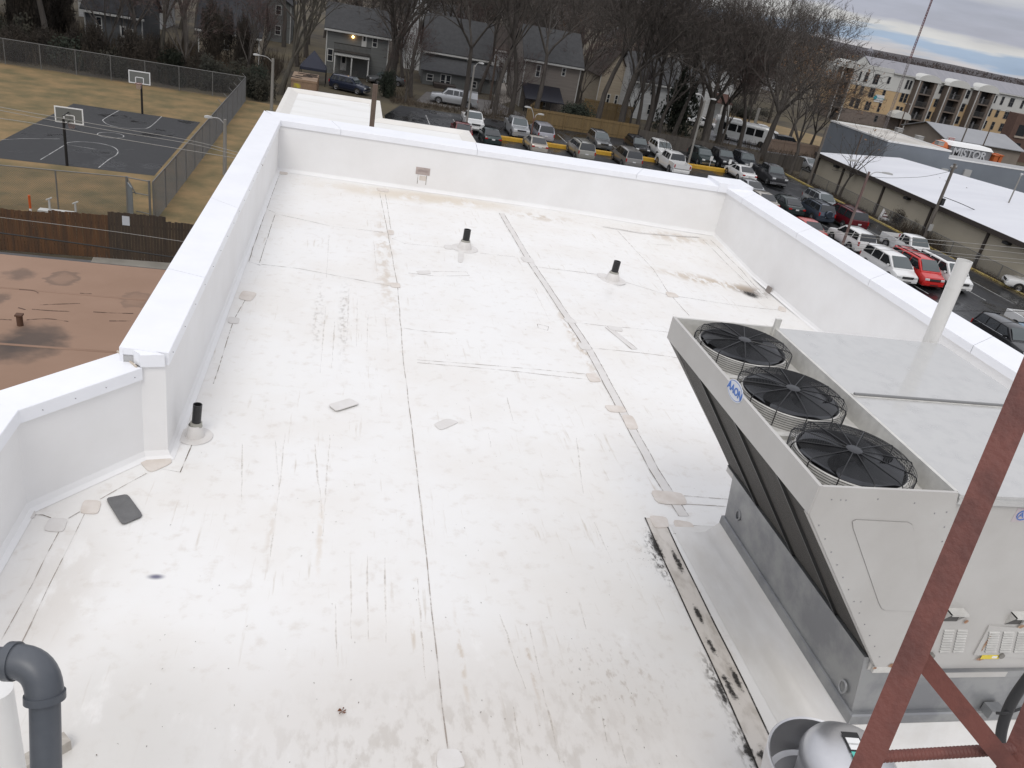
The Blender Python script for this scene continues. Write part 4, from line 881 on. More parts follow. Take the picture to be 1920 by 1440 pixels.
    if 'solar' in opts: mb.box((Cc+.15, -wt*.72, rz_+.004), (B-.35, wt*.72, rz_+.03), 1)
    if 'spare' in opts: mb.lathe([(.0, .16), (.30, .16), (.34, .10), (.34, 0)], (xr-.02, -.1, .98), 20, 0, Vector((-1, 0, 0)))
    body = mb.build('body', [m, TRIM], e, local=True, sharp=R(35))
    # glass
    def pt(x, sy, k, off=.012):                # point on the side of the cab at height fraction k
        w = wb*(1-k)+(wt+.02)*k; return Vector((x, sy*(w+off), bz+.02+(rz_-.09-bz)*k))
    o_ = .018
    mb = MB(); k0, k1 = .10, .93
    def screen(x0, x1, dirx):
        q = []
        for k in (k0, k1):
            w = (wb*.96)*(1-k)+wt*k-.07; x = x0+(x1-x0)*k+dirx*.03; z = bz+(rz_-bz)*k+.03
            q.append((w, x, z))
        mid = ((q[0][0]+q[1][0])/2, (q[0][1]+q[1][1])/2+dirx*.018, (q[0][2]+q[1][2])/2+.03)
        rows = [q[0], mid, q[1]]; b = MB()
        vs = [(x, y, z) for w, x, z in rows for y in (-w, 0, w)]
        fs = [(i*3+j, i*3+j+1, (i+1)*3+j+1, (i+1)*3+j) for i in range(2) for j in range(2)]
        if dirx < 0: fs = [f[::-1] for f in fs]
        b.add(vs, fs, 0, True); return b
    screen(A, B, 1).build('windscreen', WSCREEN, e, local=True); screen(D, Cc, -1).build('rear_window', GLASS, e, local=True)
    xa0, xa1, xd0, xd1 = A-.28, B-.12, D+.20, Cc+.06
    cuts = [None]+list(s['pill'])+[None]
    if kind == 'sedan': xd0 += .25
    if 'panel' in opts: cuts = [None, s['pill'][0], 'x']
    for sy in (-1, 1):
        for a, b in zip(cuts, cuts[1:]):
            if b == 'x': continue
            fl, fh = (xa0, xa1) if a is None else (a-.05, a-.05); rl, rh = (xd0, xd1) if b is None else (b+.05, b+.05)
            q = [pt(fl, sy, .08), pt(fh, sy, .93), pt(rh, sy, .93), pt(rl, sy, .08)]
            mb = MB(); mb.poly(q if sy < 0 else q[::-1]); mb.build('side_window', GLASS, e, local=True)
    # wheels
    for ax in (s['fa'], s['ra']):
        for sy in (-1, 1):
            mb = MB(); r = s['wr']; yy = sy*(hw-.10); ax_ = Vector((0, sy, 0))
            mb.lathe([(r*.62, .122), (r*.66, .128), (r*.93, .118), (r, .09), (r, -.09)], (ax, yy, r), 22, 0, ax_); mb.disc((ax, yy-sy*.08, r), r*.98, ax_, 20)
            w = mb.build('wheel', TYRE, e, local=True)
            mb = MB(); mb.lathe([(0, .125), (r*.16, .128), (r*.2, .112), (r*.55, .108), (r*.63, .124)], (ax, yy, r), 20, 0, ax_)
            for k in range(5):
                a = 2*math.pi*k/5; qd = Vector((0, 0, 1)).rotation_difference(ax_)
                c = Vector((ax, yy, r))+qd @ Vector((r*.38*math.cos(a), r*.38*math.sin(a), .114)); mb.disc(c, r*.10, ax_, 8, 1)
            mb.build('rim', [RIM, TRIM], w, local=True)
    # front and rear details
    zh = st[1][1]-.13; wf = hw*.90
    for sy in (-1, 1):
        mb = MB(); y0, y1 = sy*wf*.98, sy*wf*.58
        mb.loft([[(xf-.02, y0, zh-.07), (xf-.02, y0, zh+.05), (xf+.03-.02, y1, zh+.05), (xf+.03, y1, zh-.07)], [(xf-.20, y0, zh-.07), (xf-.28, y0, zh+.09), (xf-.2, y1, zh+.09), (xf-.2, y1, zh-.07)]])
        mb.build('headlight', LAMP_W, e, local=True)
        mb = MB(); zt_ = s['belt']-.16; hh = .30 if kind in ('minivan', 'van', 'suv') else .13; wl = .10 if hh > .2 else .28
        if 'bed' in s: hh, wl, zt_ = .30, .12, .98
        y0, y1 = sy*(hw*.915), sy*(hw*.915-wl); mb.box((xr-.025, min(y0, y1), zt_-hh/2), (xr+.12, max(y0, y1), zt_+hh/2)); mb.build('tail_light', LAMP_R, e, local=True)
        mb = MB(); q = pt(A-.50, sy, .12, .02); mb.obox(q+Vector((0, sy*.10, .03)), Vector((.05, 0, 0)), Vector((0, .085, 0)), Vector((0, 0, .065))); mb.build('wing_mirror', m if 'darkmirror' not in opts else TRIM, e, local=True)
    mb = MB(); mb.box((xf-.02, -wf*.52, zh-.10), (xf+.034, wf*.52, zh+.06), 0)
    mb.box((xf+.034, -wf*.50, zh-.03), (xf+.042, wf*.50, zh-.01), 1)
    mb.build('grille', [TRIM, CHROME], e, local=True)
    bm = CHROME if 'chrome' in opts else m
    mb = MB(); mb.loft([[(xf+.05, -wf*.92, .34), (xf+.05, wf*.92, .34), (xf+.05, wf*.92, .54), (xf+.05, -wf*.92, .54)], [(xf-.12, -hw*.965, .32), (xf-.12, hw*.965, .32), (xf-.12, hw*.965, .57), (xf-.12, -hw*.965, .57)]][::-1]); mb.box((xf+.045, -wf*.4, .36), (xf+.054, wf*.4, .43), 1)
    mb.build('bumper', [bm, TRIM], e, local=True)
    mb = MB(); mb.loft([[(xr-.06, -wf*.92, .36), (xr-.06, wf*.92, .36), (xr-.06, wf*.92, .58), (xr-.06, -wf*.92, .58)], [(xr+.12, -hw*.965, .34), (xr+.12, hw*.965, .34), (xr+.12, hw*.965, .60), (xr+.12, -hw*.965, .60)]]); mb.build('bumper', [bm if 'darkbumper' not in opts else TRIM], e, local=True)
    mb = MB(); zp = .74 if kind not in ('pickup', 'crewcab') else .47; mb.box((xr-.075 if zp < .6 else xr-.05, -.16, zp-.06), (xr-.02, .16, zp+.06)); mb.build('licence_plate', PLATE, e, local=True)
    if 'trim_chrome' in opts:
        mb = MB()
        for sy in (-1, 1): mb.tube([pt(A-.35, sy, .04, .016), pt(D+.1, sy, .04, .016), pt(Cc-.02, sy, .95, .016)], .016, 5)
        mb.build('window_trim', CHROME, e, local=True)
    return e
Wt = paint('white', (0.70, 0.70, 0.69), .0); Silver = paint('silver', (0.42, 0.43, 0.44), .5); Grey = paint('grey', (0.16, 0.165, 0.17), .5); Blk = paint('black', (0.012, 0.012, 0.014), .1)
Dgreen = paint('dark_green', (0.02, 0.035, 0.035), .3); Navy = paint('navy', (0.018, 0.025, 0.05), .3); Beige = paint('beige', (0.42, 0.39, 0.34), .3); Gold = paint('gold', (0.34, 0.33, 0.29), .5); Maroon = paint('maroon', (0.12, 0.008, 0.014), .3)
Red = paint('red', (0.50, 0.015, 0.012), .0); Slate = paint('slate_blue', (0.06, 0.075, 0.10), .5); Steel = paint('steel_blue', (0.10, 0.19, 0.27), .5); Char = paint('charcoal', (0.05, 0.05, 0.055), .5); Tan = paint('tan', (0.26, 0.25, 0.235), .5)
FRONT, REAR = R(-90), R(90)                  # facing the camera / facing away
def park(kind, m, face, x, ynose, label, cat, opts=(), dz=.012, rot=0.0, group='cars parked in the lot behind the building'):
    """ynose = y of the end that faces the camera"""
    y = ynose+SPEC[kind]['L']/2
    return make_car(kind, m, label, cat, group, (x, y, G+dz), face+rot, opts)
# far row, noses towards the camera
park('pickup', Wt, FRONT, 13.3, 84.9, 'white pickup facing the camera at the left end of the far row', 'pickup')
park('crewcab', Silver, FRONT, 18.2, 84.9, 'silver pickup with a dark grille facing the camera beside a lilac grey minivan', 'pickup', ('darkmirror',))
park('minivan', paint('pale_lilac', (0.42, 0.42, 0.46), .4), REAR, 20.9, 84.9, 'pale lilac grey minivan showing its tailgate beside the silver pickup', 'minivan')
park('suv', Grey, FRONT, 27.5, 85.0, 'mid grey sport utility car facing the camera with open tarmac on both sides', 'suv', ('rack',))
park('suv', Blk, FRONT, 32.0, 85.1, 'black sport utility car facing the camera between grey and white ones', 'suv', ('rack',))
park('suv', Wt, FRONT, 34.9, 85.0, 'rounded white sport utility car behind the white crew cab pickup', 'suv', ('darkmirror',))
park('suv', Dgreen, FRONT, 39.6, 84.4, 'dark blue green sport utility car with a silver grille beside the light pole', 'suv', ('chrome',))
park('crewcab', Blk, FRONT, 42.2, 84.4, 'black pickup with a wide chrome bumper facing the camera behind a yellow beam', 'pickup', ('chrome',))
park('crewcab', paint('blue_black', (0.016, 0.02, 0.026), .2), FRONT, 45.0, 84.6, 'blue black pickup at the right end of the far row behind the white sedan', 'pickup', ('cover',))
# row before the beams, tails towards the camera
park('sedan', paint('dark_red', (0.16, 0.02, 0.02), .2), REAR, 11.4, 79.4, 'dark red car almost hidden behind the low white roof', 'car')
park('sedan', Dgreen, REAR, 14.2, 78.6, 'dark green sedan with its boot to the camera before the white pickup', 'car')
park('sedan', Beige, REAR, 18.8, 78.0, 'pale beige sedan parked beside the reddish lamp pole', 'car')
park('minivan', Gold, REAR, 23.6, 77.9, 'pale gold minivan with roof rack among the yellow beams', 'minivan', ('rack',))
park('minivan', Tan, REAR, 28.4, 77.2, 'brownish grey minivan with its tailgate to the camera before the grey suv', 'minivan')
park('crewcab', Wt, REAR, 33.6, 77.2, 'white crew cab pickup with its tailgate to the camera at the far parapet', 'pickup')
park('sedan', Wt, REAR, 41.9, 78.6, 'clean white sedan with its boot to the camera near the roof corner', 'car')
park('crewcab', Char, FRONT, 45.6, 78.4, 'large charcoal pickup facing the camera right of the white sedan', 'pickup', ('chrome',), rot=R(-5))
# right hand rows
park('sedan', Silver, REAR, 39.2, 71.0, 'silver car showing only its roof above the far corner of the parapet', 'car')
park('sedan', Beige, REAR, 38.0, 65.8, 'beige car half hidden by the parapet left of the dark green sedan', 'car')
park('sedan', paint('bottle_green', (0.02, 0.032, 0.03), .3), REAR, 40.4, 65.4, 'bottle green sedan with red tail lights beside the slate suv', 'car')
park('suv', Slate, REAR, 42.75, 64.2, 'slate blue sport utility car with a spare wheel on its tailgate', 'suv', ('spare', 'rack'))
park('suv', paint('silver_grey', (0.30, 0.32, 0.33), .5), FRONT, 45.6, 68.0, 'silver grey sport utility car facing the camera behind the slate suv', 'suv', ('rack',))
park('minivan', Maroon, REAR, 45.3, 62.9, 'dark red minivan with its tailgate to the camera near the yellow kerb', 'minivan', ('rack',))
park('suv', Wt, REAR, 41.2, 55.3, 'white sport utility car with red tail lights beside the pale pole', 'suv', ('darkmirror',))
park('sedan', paint('brick_red', (0.42, 0.05, 0.035), .1), REAR, 37.9, 57.2, 'red car whose bonnet shows left of the white suv', 'car')
park('pickup', Wt, FRONT, 46.3, 54.2, 'white single cab pickup with an open bed behind the vans', 'pickup', ('darkmirror',))
park('minivan', Wt, FRONT, 40.1, 48.2, 'white minivan facing the camera left of the red van', 'minivan')
park('van', Red, FRONT, 42.3, 48.1, 'bright red van facing the camera between two white vans', 'van', ('darkmirror', 'rack'))
park('van', Wt, FRONT, 44.6, 47.9, 'white van with a dark roof panel right of the red van', 'van', ('solar',))
park('suv', Blk, FRONT, 39.6, 35.3, 'black sport utility car with chrome window trim behind the white flue pipe', 'suv', ('trim_chrome',))
park('sedan', Steel, FRONT, 41.8, 35.6, 'blue car with a pale windscreen beside the black suv at the right edge', 'car')
park('crewcab', Wt, FRONT, 44.2, 36.4, 'white pickup with a red tail light at the far right edge', 'pickup')

# three small white signs on posts in front of the dark cars
for px, py, pb_, lab in ((1334, 297, (1330, 318), 'small white sign on a post before the dark blue green suv'), (1369, 303, (1366, 322), 'small white sign on a post before the black chrome bumper pickup'), (1408, 309, (1405, 328), 'small white sign on a post right of the black pickups')):
    c = atY(px, py, 83.2); e = empty('parking_sign', (c.x, 83.2, G), lab, 'sign', 'white signs before the dark cars')
    mb = MB(); mb.tube([(c.x, 83.2, G), (c.x, 83.2, c.z)], .03, 6); mb.build('post', LAMP_GREY2 if 'LAMP_GREY2' in globals() else PLATE, e)
    mb = MB(); mb.box((c.x-.16, 83.13, c.z-.24), (c.x+.16, 83.165, c.z+.24)); mb.build('sign_plate', mat('sign_plate_white', (.62, .62, .61), .5), e)
# ------------------------------------------------------------------ lower white roof behind the parapet, brown roof on the left
def blob_mat(name, c1, c2, off, blobs, scale=1.0, rough=0.8):
    m = bpy.data.materials.new(name); m.use_nodes = True; t = m.node_tree; L = t.links.new
    b = t.nodes['Principled BSDF']; b.inputs['Roughness'].default_value = rough
    tc = N(t, 'ShaderNodeTexCoord'); sh = N(t, 'ShaderNodeVectorMath', operation='ADD'); L(tc.outputs['Object'], sh.inputs[0]); sh.inputs[1].default_value = off; Pn = sh.outputs[0]
    no = N(t, 'ShaderNodeTexNoise', _2=scale, _3=8.0, _4=0.6); L(Pn, no.inputs['Vector'])
    rp = N(t, 'ShaderNodeValToRGB'); L(no.outputs[0], rp.inputs[0]); e = rp.color_ramp.elements; e[0].position = .35; e[0].color = (*c1, 1); e[1].position = .65; e[1].color = (*c2, 1)
    col = rp.outputs[0]
    for x, y, rx, ry, c, k, ringy in blobs:
        n2 = N(t, 'ShaderNodeTexNoise', _2=2.2/max(rx, ry), _3=5.0); L(Pn, n2.inputs['Vector'])
        wv = N(t, 'ShaderNodeMixRGB', blend_type='LINEAR_LIGHT', _0=.45*max(rx, ry)); L(Pn, wv.inputs[1]); L(n2.outputs['Color'], wv.inputs[2])
        mp = N(t, 'ShaderNodeMapping'); L(wv.outputs[0], mp.inputs[0]); mp.inputs['Location'].default_value = (-x/rx, -y/ry, 0); mp.inputs['Scale'].default_value = (1/rx, 1/ry, 0)
        ln = N(t, 'ShaderNodeVectorMath', operation='LENGTH'); L(mp.outputs[0], ln.inputs[0])
        r2 = N(t, 'ShaderNodeValToRGB'); L(ln.outputs['Value'], r2.inputs[0]); r2.color_ramp.interpolation = 'EASE'; el = r2.color_ramp.elements
        el[0].position = .35; el[0].color = (k*(.35 if ringy else 1),)*3+(1,); el[1].position = 1.0; el[1].color = (0, 0, 0, 1)
        if ringy: x_ = el.new(.8); x_.color = (k, k, k, 1)
        mx = N(t, 'ShaderNodeMixRGB'); L(r2.outputs[0], mx.inputs[0]); L(col, mx.inputs[1]); mx.inputs[2].default_value = (*c, 1); col = mx.outputs[0]
    L(col, b.inputs['Base Color']); return m
LZ = -0.5
lo_ = empty('annex_building', (1, 28, LZ), 'low annex with a bright white flat roof beyond the far parapet', 'building')
A0, A1, A2 = (-2.45, 1.42, 36.75), (1.42, 4.85, 32.6), 21.7
mb = MB(); mb.box((A0[0], A2, G), (A0[1], A0[2], LZ)); mb.box((A0[1], A2, G), (A1[1], A1[2], LZ-.002)); mb.build('wall', BRICK_T, lo_)
mb = MB(); mb.poly([(A0[0]+.3, A2, LZ+.012), (A1[1]-.3, A2, LZ+.012), (A1[1]-.3, A1[2]-.3, LZ+.012), (A0[1]-.3, A1[2]-.3, LZ+.012), (A0[1]-.3, A0[2]-.3, LZ+.012), (A0[0]+.3, A0[2]-.3, LZ+.012)])
mb.build('roof_membrane', mat('annex_membrane', (0.78, 0.775, 0.75), 0.45, col2=(0.66, 0.645, 0.60), scale=.5, stretch=(.5, 2, 1), lo=.5, hi=.75), lo_)
mb = MB(); op = [Vector(p) for p in ((A0[0], A2), (A0[0], A0[2]), (A0[1], A0[2]), (A0[1], A1[2]), (A1[1], A1[2]), (A1[1], A2))]
ip = [Vector(p) for p in ((A0[0]+.45, A2), (A0[0]+.45, A0[2]-.45), (A0[1]-.45, A0[2]-.45), (A0[1]-.45, A1[2]-.45), (A1[1]-.45, A1[2]-.45), (A1[1]-.45, A2))]
mid = [o.lerp(i, .35) for o, i in zip(op, ip)]
n = 6; mb.add([(p.x, p.y, LZ-.2) for p in op]+[(p.x, p.y, LZ+.13) for p in op]+[(p.x, p.y, LZ+.14) for p in mid]+[(p.x, p.y, LZ+.016) for p in ip], [(k*n+i, k*n+i+1, (k+1)*n+i+1, (k+1)*n+i) for k in range(3) for i in range(n-1)])
mb.build('roof_edge', mat('annex_edge', (0.72, 0.70, 0.66), 0.45, col2=(0.66, 0.63, 0.58), scale=.8), lo_)
mb = MB(); t = atY(704, 158, 30.0); pb = atY(697, 236, 30.0)
mb.obox((Vector((pb.x, 30, LZ))+Vector((t.x, 30, t.z)))/2, Vector((.085, 0, 0)), Vector((0, .085, 0)), (Vector((t.x, 30, t.z))-Vector((pb.x, 30, LZ)))/2)
tag(mb.build('wooden_post', WOOD_BROWN), 'brown timber post standing on the annex roof behind the far parapet', 'post')
BZ = -4.0
wp = lambda x, y: at(x, y, BZ)
bl = []
for (x, y, w, h, k, rg) in ((118, 522, 36, 15, .42, True), (36, 514, 38, 14, .5, False), (255, 562, 36, 16, .28, True), (60, 640, 80, 42, .8, False), (0, 655, 60, 30, .6, False), (0, 560, 22, 14, .5, False)):
    q = wp(x, y); bl.append((q.x, q.y, (wp(x+w, y)-q).length, (wp(x, y-h)-q).length, (0.05, 0.042, 0.038), k, rg))
BROWN_ROOF = blob_mat('brown_roof', (0.27, 0.170, 0.115), (0.315, 0.203, 0.142), (-10, 15, BZ), bl, .35)
br = empty('brown_roof_building', (-10, 15, BZ), 'low building with a stained reddish brown flat roof left of the white parapet', 'building')
mb = MB(); mb.box((-22, 6, G), (-2.75, 23.5, BZ-.01)); mb.build('wall', BRICK_T, br)
mb = MB(); mb.poly([(-22, 6, BZ), (-2.75, 6, BZ), (-2.75, 23.55, BZ), (-22, 23.55, BZ)]); mb.build('roof_covering', BROWN_ROOF, br)
def rline(*ps):
    mb = MB(); q = [wp(*p) for p in ps]; gline(mb, [(v.x, v.y) for v in smooth(q, 5)], .035, BZ+.006); mb.build('roof_crack', line_mat('brown_crack', (0.05, 0.025, 0.02), .42) if 'bc' not in MATS else MATS['bc'], br)
MATS['bc'] = line_mat('brown_crack', (0.05, 0.025, 0.02), .40)
for ps in (((36, 543), (62, 545), (72, 550)), ((0, 599), (22, 600)), ((50, 600), (90, 598), (128, 603)), ((75, 572), (95, 571), (150, 569)), ((175, 585), (210, 587), (250, 588)), ((34, 577), (48, 581)), ((150, 550), (172, 551)), ((205, 602), (245, 602)), ((60, 580), (100, 583), (130, 584))): rline(*ps)
for yv in (11.2, 14.6, 18.0, 21.2):
    mb = MB(); mb.box((-21.9, yv-.05, BZ+.001), (-2.8, yv+.05, BZ+.004)); mb.build('roof_lap', mat('brown_lap', (.245, .152, .102), .85, col2=(.29, .185, .13), scale=.8), br)
q = wp(38, 610); mb = MB(); mb.tube([q, q+Vector((0, 0, .26))], .07, 14); mb.box((q.x-.078, q.y-.078, BZ+.25), (q.x+.078, q.y+.078, BZ+.29)); tag(mb.build('roof_vent', mat('rusty_vent', (0.10, 0.05, 0.03), .8)), 'small rusty vent stub standing on the brown flat roof', 'roof vent')

# ------------------------------------------------------------------ court, fences, left side
STEEL_G = mat('fence_galvanised', (0.17, 0.17, 0.165), 0.5, metal=0.2); MESH_W = mat('fence_wire', (0.15, 0.15, 0.15), 0.6)
POLE_BLK = mat('hoop_pole_black', (0.010, 0.010, 0.011), 0.5)
def hoop(base, face, bc, label):
    e = empty('basketball_hoop', base, label, 'basketball hoop', 'hoops of the basketball court')
    bc = Vector(bc); w, h = .80, .48
    mb = MB(); mb.tube([base, Vector((base.x, base.y, bc.z-.1))], [.085, .075], 10); mb.build('pole', POLE_BLK, e)
    mb = MB()
    for dz in (-.35, .2): mb.tube([Vector((base.x, base.y, bc.z+dz-.1)), Vector((bc.x, bc.y-face*.04, bc.z+dz))], .035, 6)
    mb.build('arm', POLE_BLK, e)
    mb = MB(); f = .07
    for s_ in (-1, 1):
        mb.obox(bc+Vector((s_*(w-f/2), 0, 0)), X*f/2, Y*.02, Z*h); mb.obox(bc+Vector((0, 0, s_*(h-f/2))), X*(w-f), Y*.02, Z*f/2)
    for s_ in (-1, 1): mb.obox(bc+Vector((s_*.29, 0, -.22)), X*.03, Y*.022, Z*.23)
    for dz in (.01, -.45): mb.obox(bc+Vector((0, 0, dz)), X*.26, Y*.022, Z*.03)
    mb.obox(bc, X*(w-f), Y*.008, Z*(h-f), 1); mb.build('backboard', [WHITE, mat('clear_board', (0.17, 0.175, 0.165), 0.15)], e)
    c = bc+Vector((0, face*.33, -.40)); mb = MB(); mb.tube([c+Vector((.23*math.cos(a*math.pi/10), .23*math.sin(a*math.pi/10), 0)) for a in range(21)], .016, 6)
    mb.build('rim', mat('hoop_red', (0.25, 0.035, 0.02), .5), e)
    mb = MB()
    for k in range(12):
        a = k*math.pi/6
        for sg in (-1, 1): mb.tube([c+Vector((.22*math.cos(a), .22*math.sin(a), 0)), c+Vector((.15*math.cos(a+sg*.5), .15*math.sin(a+sg*.5), -.42))], .010, 3)
    mb.build('net', mat('hoop_net', (0.4, 0.3, 0.28), .8), e)
b = at(126, 311, G); hoop(b, 1, atY(129.5, 216.5, b.y+.75), 'basketball hoop on a black pole at the near end of the court, seen from behind')
b = at(267, 214, G); hoop(b, -1, atY(261.5, 145.5, b.y-.75), 'basketball hoop on a black pole at the far end of the court, facing the camera')
def chain_fence(name, pts, h, step, label, arms=False, posts=None, lean=0):
    e = empty(name, (*pts[0], G), label, 'chain link fence')
    for a, b in zip(pts, pts[1:]):
        a, b = Vector((*a, G)), Vector((*b, G)); d = (b-a); L_ = d.length; d.normalize(); n = max(1, round(L_/step))
        for i in range(n+1):
            mb = MB(); p = a+d*(L_*i/n); mb.tube([p, p+Vector((0, 0, h))], .038, 7); mb.build('post', STEEL_G, e)
            if arms and i > n*.6:
                mb = MB(); mb.tube([p+Vector((0, 0, h)), p+Vector((-.32, 0, h+.30))], .022, 5); mb.build('barb_arm', STEEL_G, e)
        mb = MB()
        mb.tube([a+Vector((0, 0, h)), b+Vector((0, 0, h))], .030, 6)
        mb.build('top_rail', STEEL_G, e)
        mb = MB(); sp = .10; k = int((L_+h)/sp); w = .0055; nrm = Vector((-d.y, d.x, 0))
        for i in range(k):
            for sg in (1, -1):
                s0 = i*sp-(h if sg > 0 else 0); s1 = s0+sg*h if sg > 0 else s0-h
                z0, z1 = 0.03, h
                if s0 < 0: z0 += (0-s0)*1.0 if sg > 0 else 0; s0c = 0
                lo_s, hi_s = max(0, min(s0, s1)), min(L_, max(s0, s1))
                if hi_s-lo_s < .05: continue
                za = (lo_s-min(i*sp-(h if sg > 0 else 0), s1)) ; zb_ = (hi_s-min(i*sp-(h if sg > 0 else 0), s1))
                if sg < 0: za, zb_ = h-za, h-zb_
                p, q = a+d*lo_s+Vector((0, 0, za)), a+d*hi_s+Vector((0, 0, zb_)); ax = (q-p).normalized(); u_ = ax.cross(nrm)*w
                mb.add([p-u_, q-u_, q+u_, p+u_, p-nrm*w, q-nrm*w, q+nrm*w, p+nrm*w], [(0, 1, 2, 3), (4, 5, 6, 7)])
        mb.build('chain_mesh', MESH_W, e)
    return e
FH = 2.25
chain_fence('chain_fence', [(-9.56, 84.35), (-40, 86.0)], FH, 3.05, 'tall chain link fence with grey posts along the far edge of the grass')
chain_fence('chain_fence', [(-9.58, 44.3), (-9.56, 84.3)], FH, 3.05, 'long chain link fence running away beside the basketball court', arms=True)
chain_fence('chain_fence', [(-10.95, 44.6), (-24, 43.2)], FH, 3.2, 'short chain link fence between the wooden fence and the court')
e = empty('chain_gate', (-10.9, 44.6, G), 'open chain link gate at the near corner of the court fence', 'gate')
for p in ((-10.9, 44.55), (-9.75, 44.25)):
    mb = MB(); mb.tube([(*p, G), (*p, G+FH+.05)], .06, 8); mb.build('gate_post', STEEL_G, e)
mb = MB(); mb.tube([(-10.9, 44.55, G+FH), (-9.75, 44.25, G+FH)], .035, 6); mb.tube([(-10.7, 44.5, G+FH-.75), (-9.8, 44.25, G+FH-.75)], .03, 6); mb.tube([(-10.5, 44.5, G+.5), (-9.8, 44.25, G+.5)], .03, 6); mb.tube([(-10.85, 44.5, G+FH-.05), (-10.45, 44.4, G+FH-.8)], .03, 6); mb.build('gate_rail', STEEL_G, e)
mb = MB(); a, b = Vector((-10.86, 44.5, G+.1)), Vector((-10.45, 43.6, G+.1))
mb.tube([a, a+Z*1.9, b+Z*1.9, b, a], .035, 6)
for i in range(26):
    u_ = i/25; p = a.lerp(b, u_); mb.tube([p, p+Z*1.9], .010, 3); 
for i in range(26): mb.tube([a+Z*1.9*i/25, b+Z*1.9*i/25], .010, 3)
mb.build('gate_leaf', mat('gate_zinc', (0.20, 0.22, 0.23), .5, metal=.3), e)
# plank fence
PLANK = mat('brown_planks', (0.125, 0.060, 0.026), 0.85, col2=(0.075, 0.042, 0.024), scale=1.6, stretch=(3, 3, .35), lo=.38, hi=.62)
PLANK2 = mat('weathered_planks', (0.072, 0.050, 0.034), 0.85, col2=(0.045, 0.034, 0.026), scale=1.6, stretch=(3, 3, .35))
e = empty('plank_fence', (-16, 38.2, G), 'brown wooden plank fence with a white notice, below the grass field', 'fence')
x = -20.0; yy = lambda x: 38.05+(x+15)*.07
r2 = random.Random(3); seg = 0
while x < -4.6:
    mb = MB(); xe = x+2.42; hw_ = 2.05+.12*math.sin(seg*1.9)+(.12 if seg in (3, 4) else 0); k = 0
    while x < xe-.05:
        w = .135; h = hw_+r2.uniform(-.025, .025); yv = yy(x)+r2.uniform(-.008, .008)
        mb.box((x, yv-.011, G+.03), (x+w-.006, yv+.011, G+h)); x += w; k += 1
    mb.build('fence_panel', PLANK if x < -8.2 else PLANK2, e); seg += 1
    mb = MB(); mb.box((x-.10, yy(x)+.03, G), (x-.0, yy(x)+.13, G+hw_-.05)); mb.build('post', PLANK2, e)
for z in (.5, 1.7):
    mb = MB(); mb.bar((-20, yy(-20)+.03, G+z), (-4.6, yy(-4.6)+.03, G+z), .09, .04, Z); mb.build('rail', PLANK2, e)
q = atY(236, 414, 38.4); mb = MB(); q.y = yy(q.x)-.03; mb.obox(q, X*.16, Y*.004, Z*.22)
nb = mb.build('notice', mat('notice_white', (0.55, 0.57, 0.6), .5), e)
q = atY(57, 392, 40.6); mb = MB(); b = Vector((q.x, 40.6, G)); zt = atY(56, 366, 40.6).z-G
en = empty('marker_post', b, 'orange and white marker post behind the plank fence', 'marker post')
OR = mat('safety_orange', (0.55, 0.10, 0.02), .5)
for i in range(6):
    mb = MB(); mb.tube([b+Z*(zt*i/6), b+Z*(zt*(i+1)/6)], .055, 10); mb.build('band', OR if i % 2 == 0 or i == 5 else WHITE, en)
mb = MB(); mb.tube([b, b+Z*.06], .2, 12); mb.build('foot', BLACK, en)
q0, q1 = atY(72, 392, 40.2), atY(137, 398, 40.2); LAMP_GREY_B = mat('grey_white_paint', (.46, .46, .44), .6); en = empty('white_bench', (q0.x, 40.2, G), 'low white bench with two upright ends behind the plank fence', 'bench')
mb = MB(); mb.box((q0.x, 40.05, q0.z-.08), (q1.x, 40.45, q0.z)); mb.build('seat', LAMP_GREY_B, en)
for q, h in ((atY(92, 392, 40.2), .5), (atY(141, 397, 40.2), .45)):
    mb = MB(); mb.obox(Vector((q.x, 40.3, (G+q0.z+h)/2)), X*.03, Y*.06, Z*(q0.z+h-G)/2); mb.obox(Vector((q.x, 40.3, q0.z+h+.03)), (X+Z*.5)*.12, Y*.06, (Z-X*.5)*.02); mb.build('end_support', LAMP_GREY_B, en)

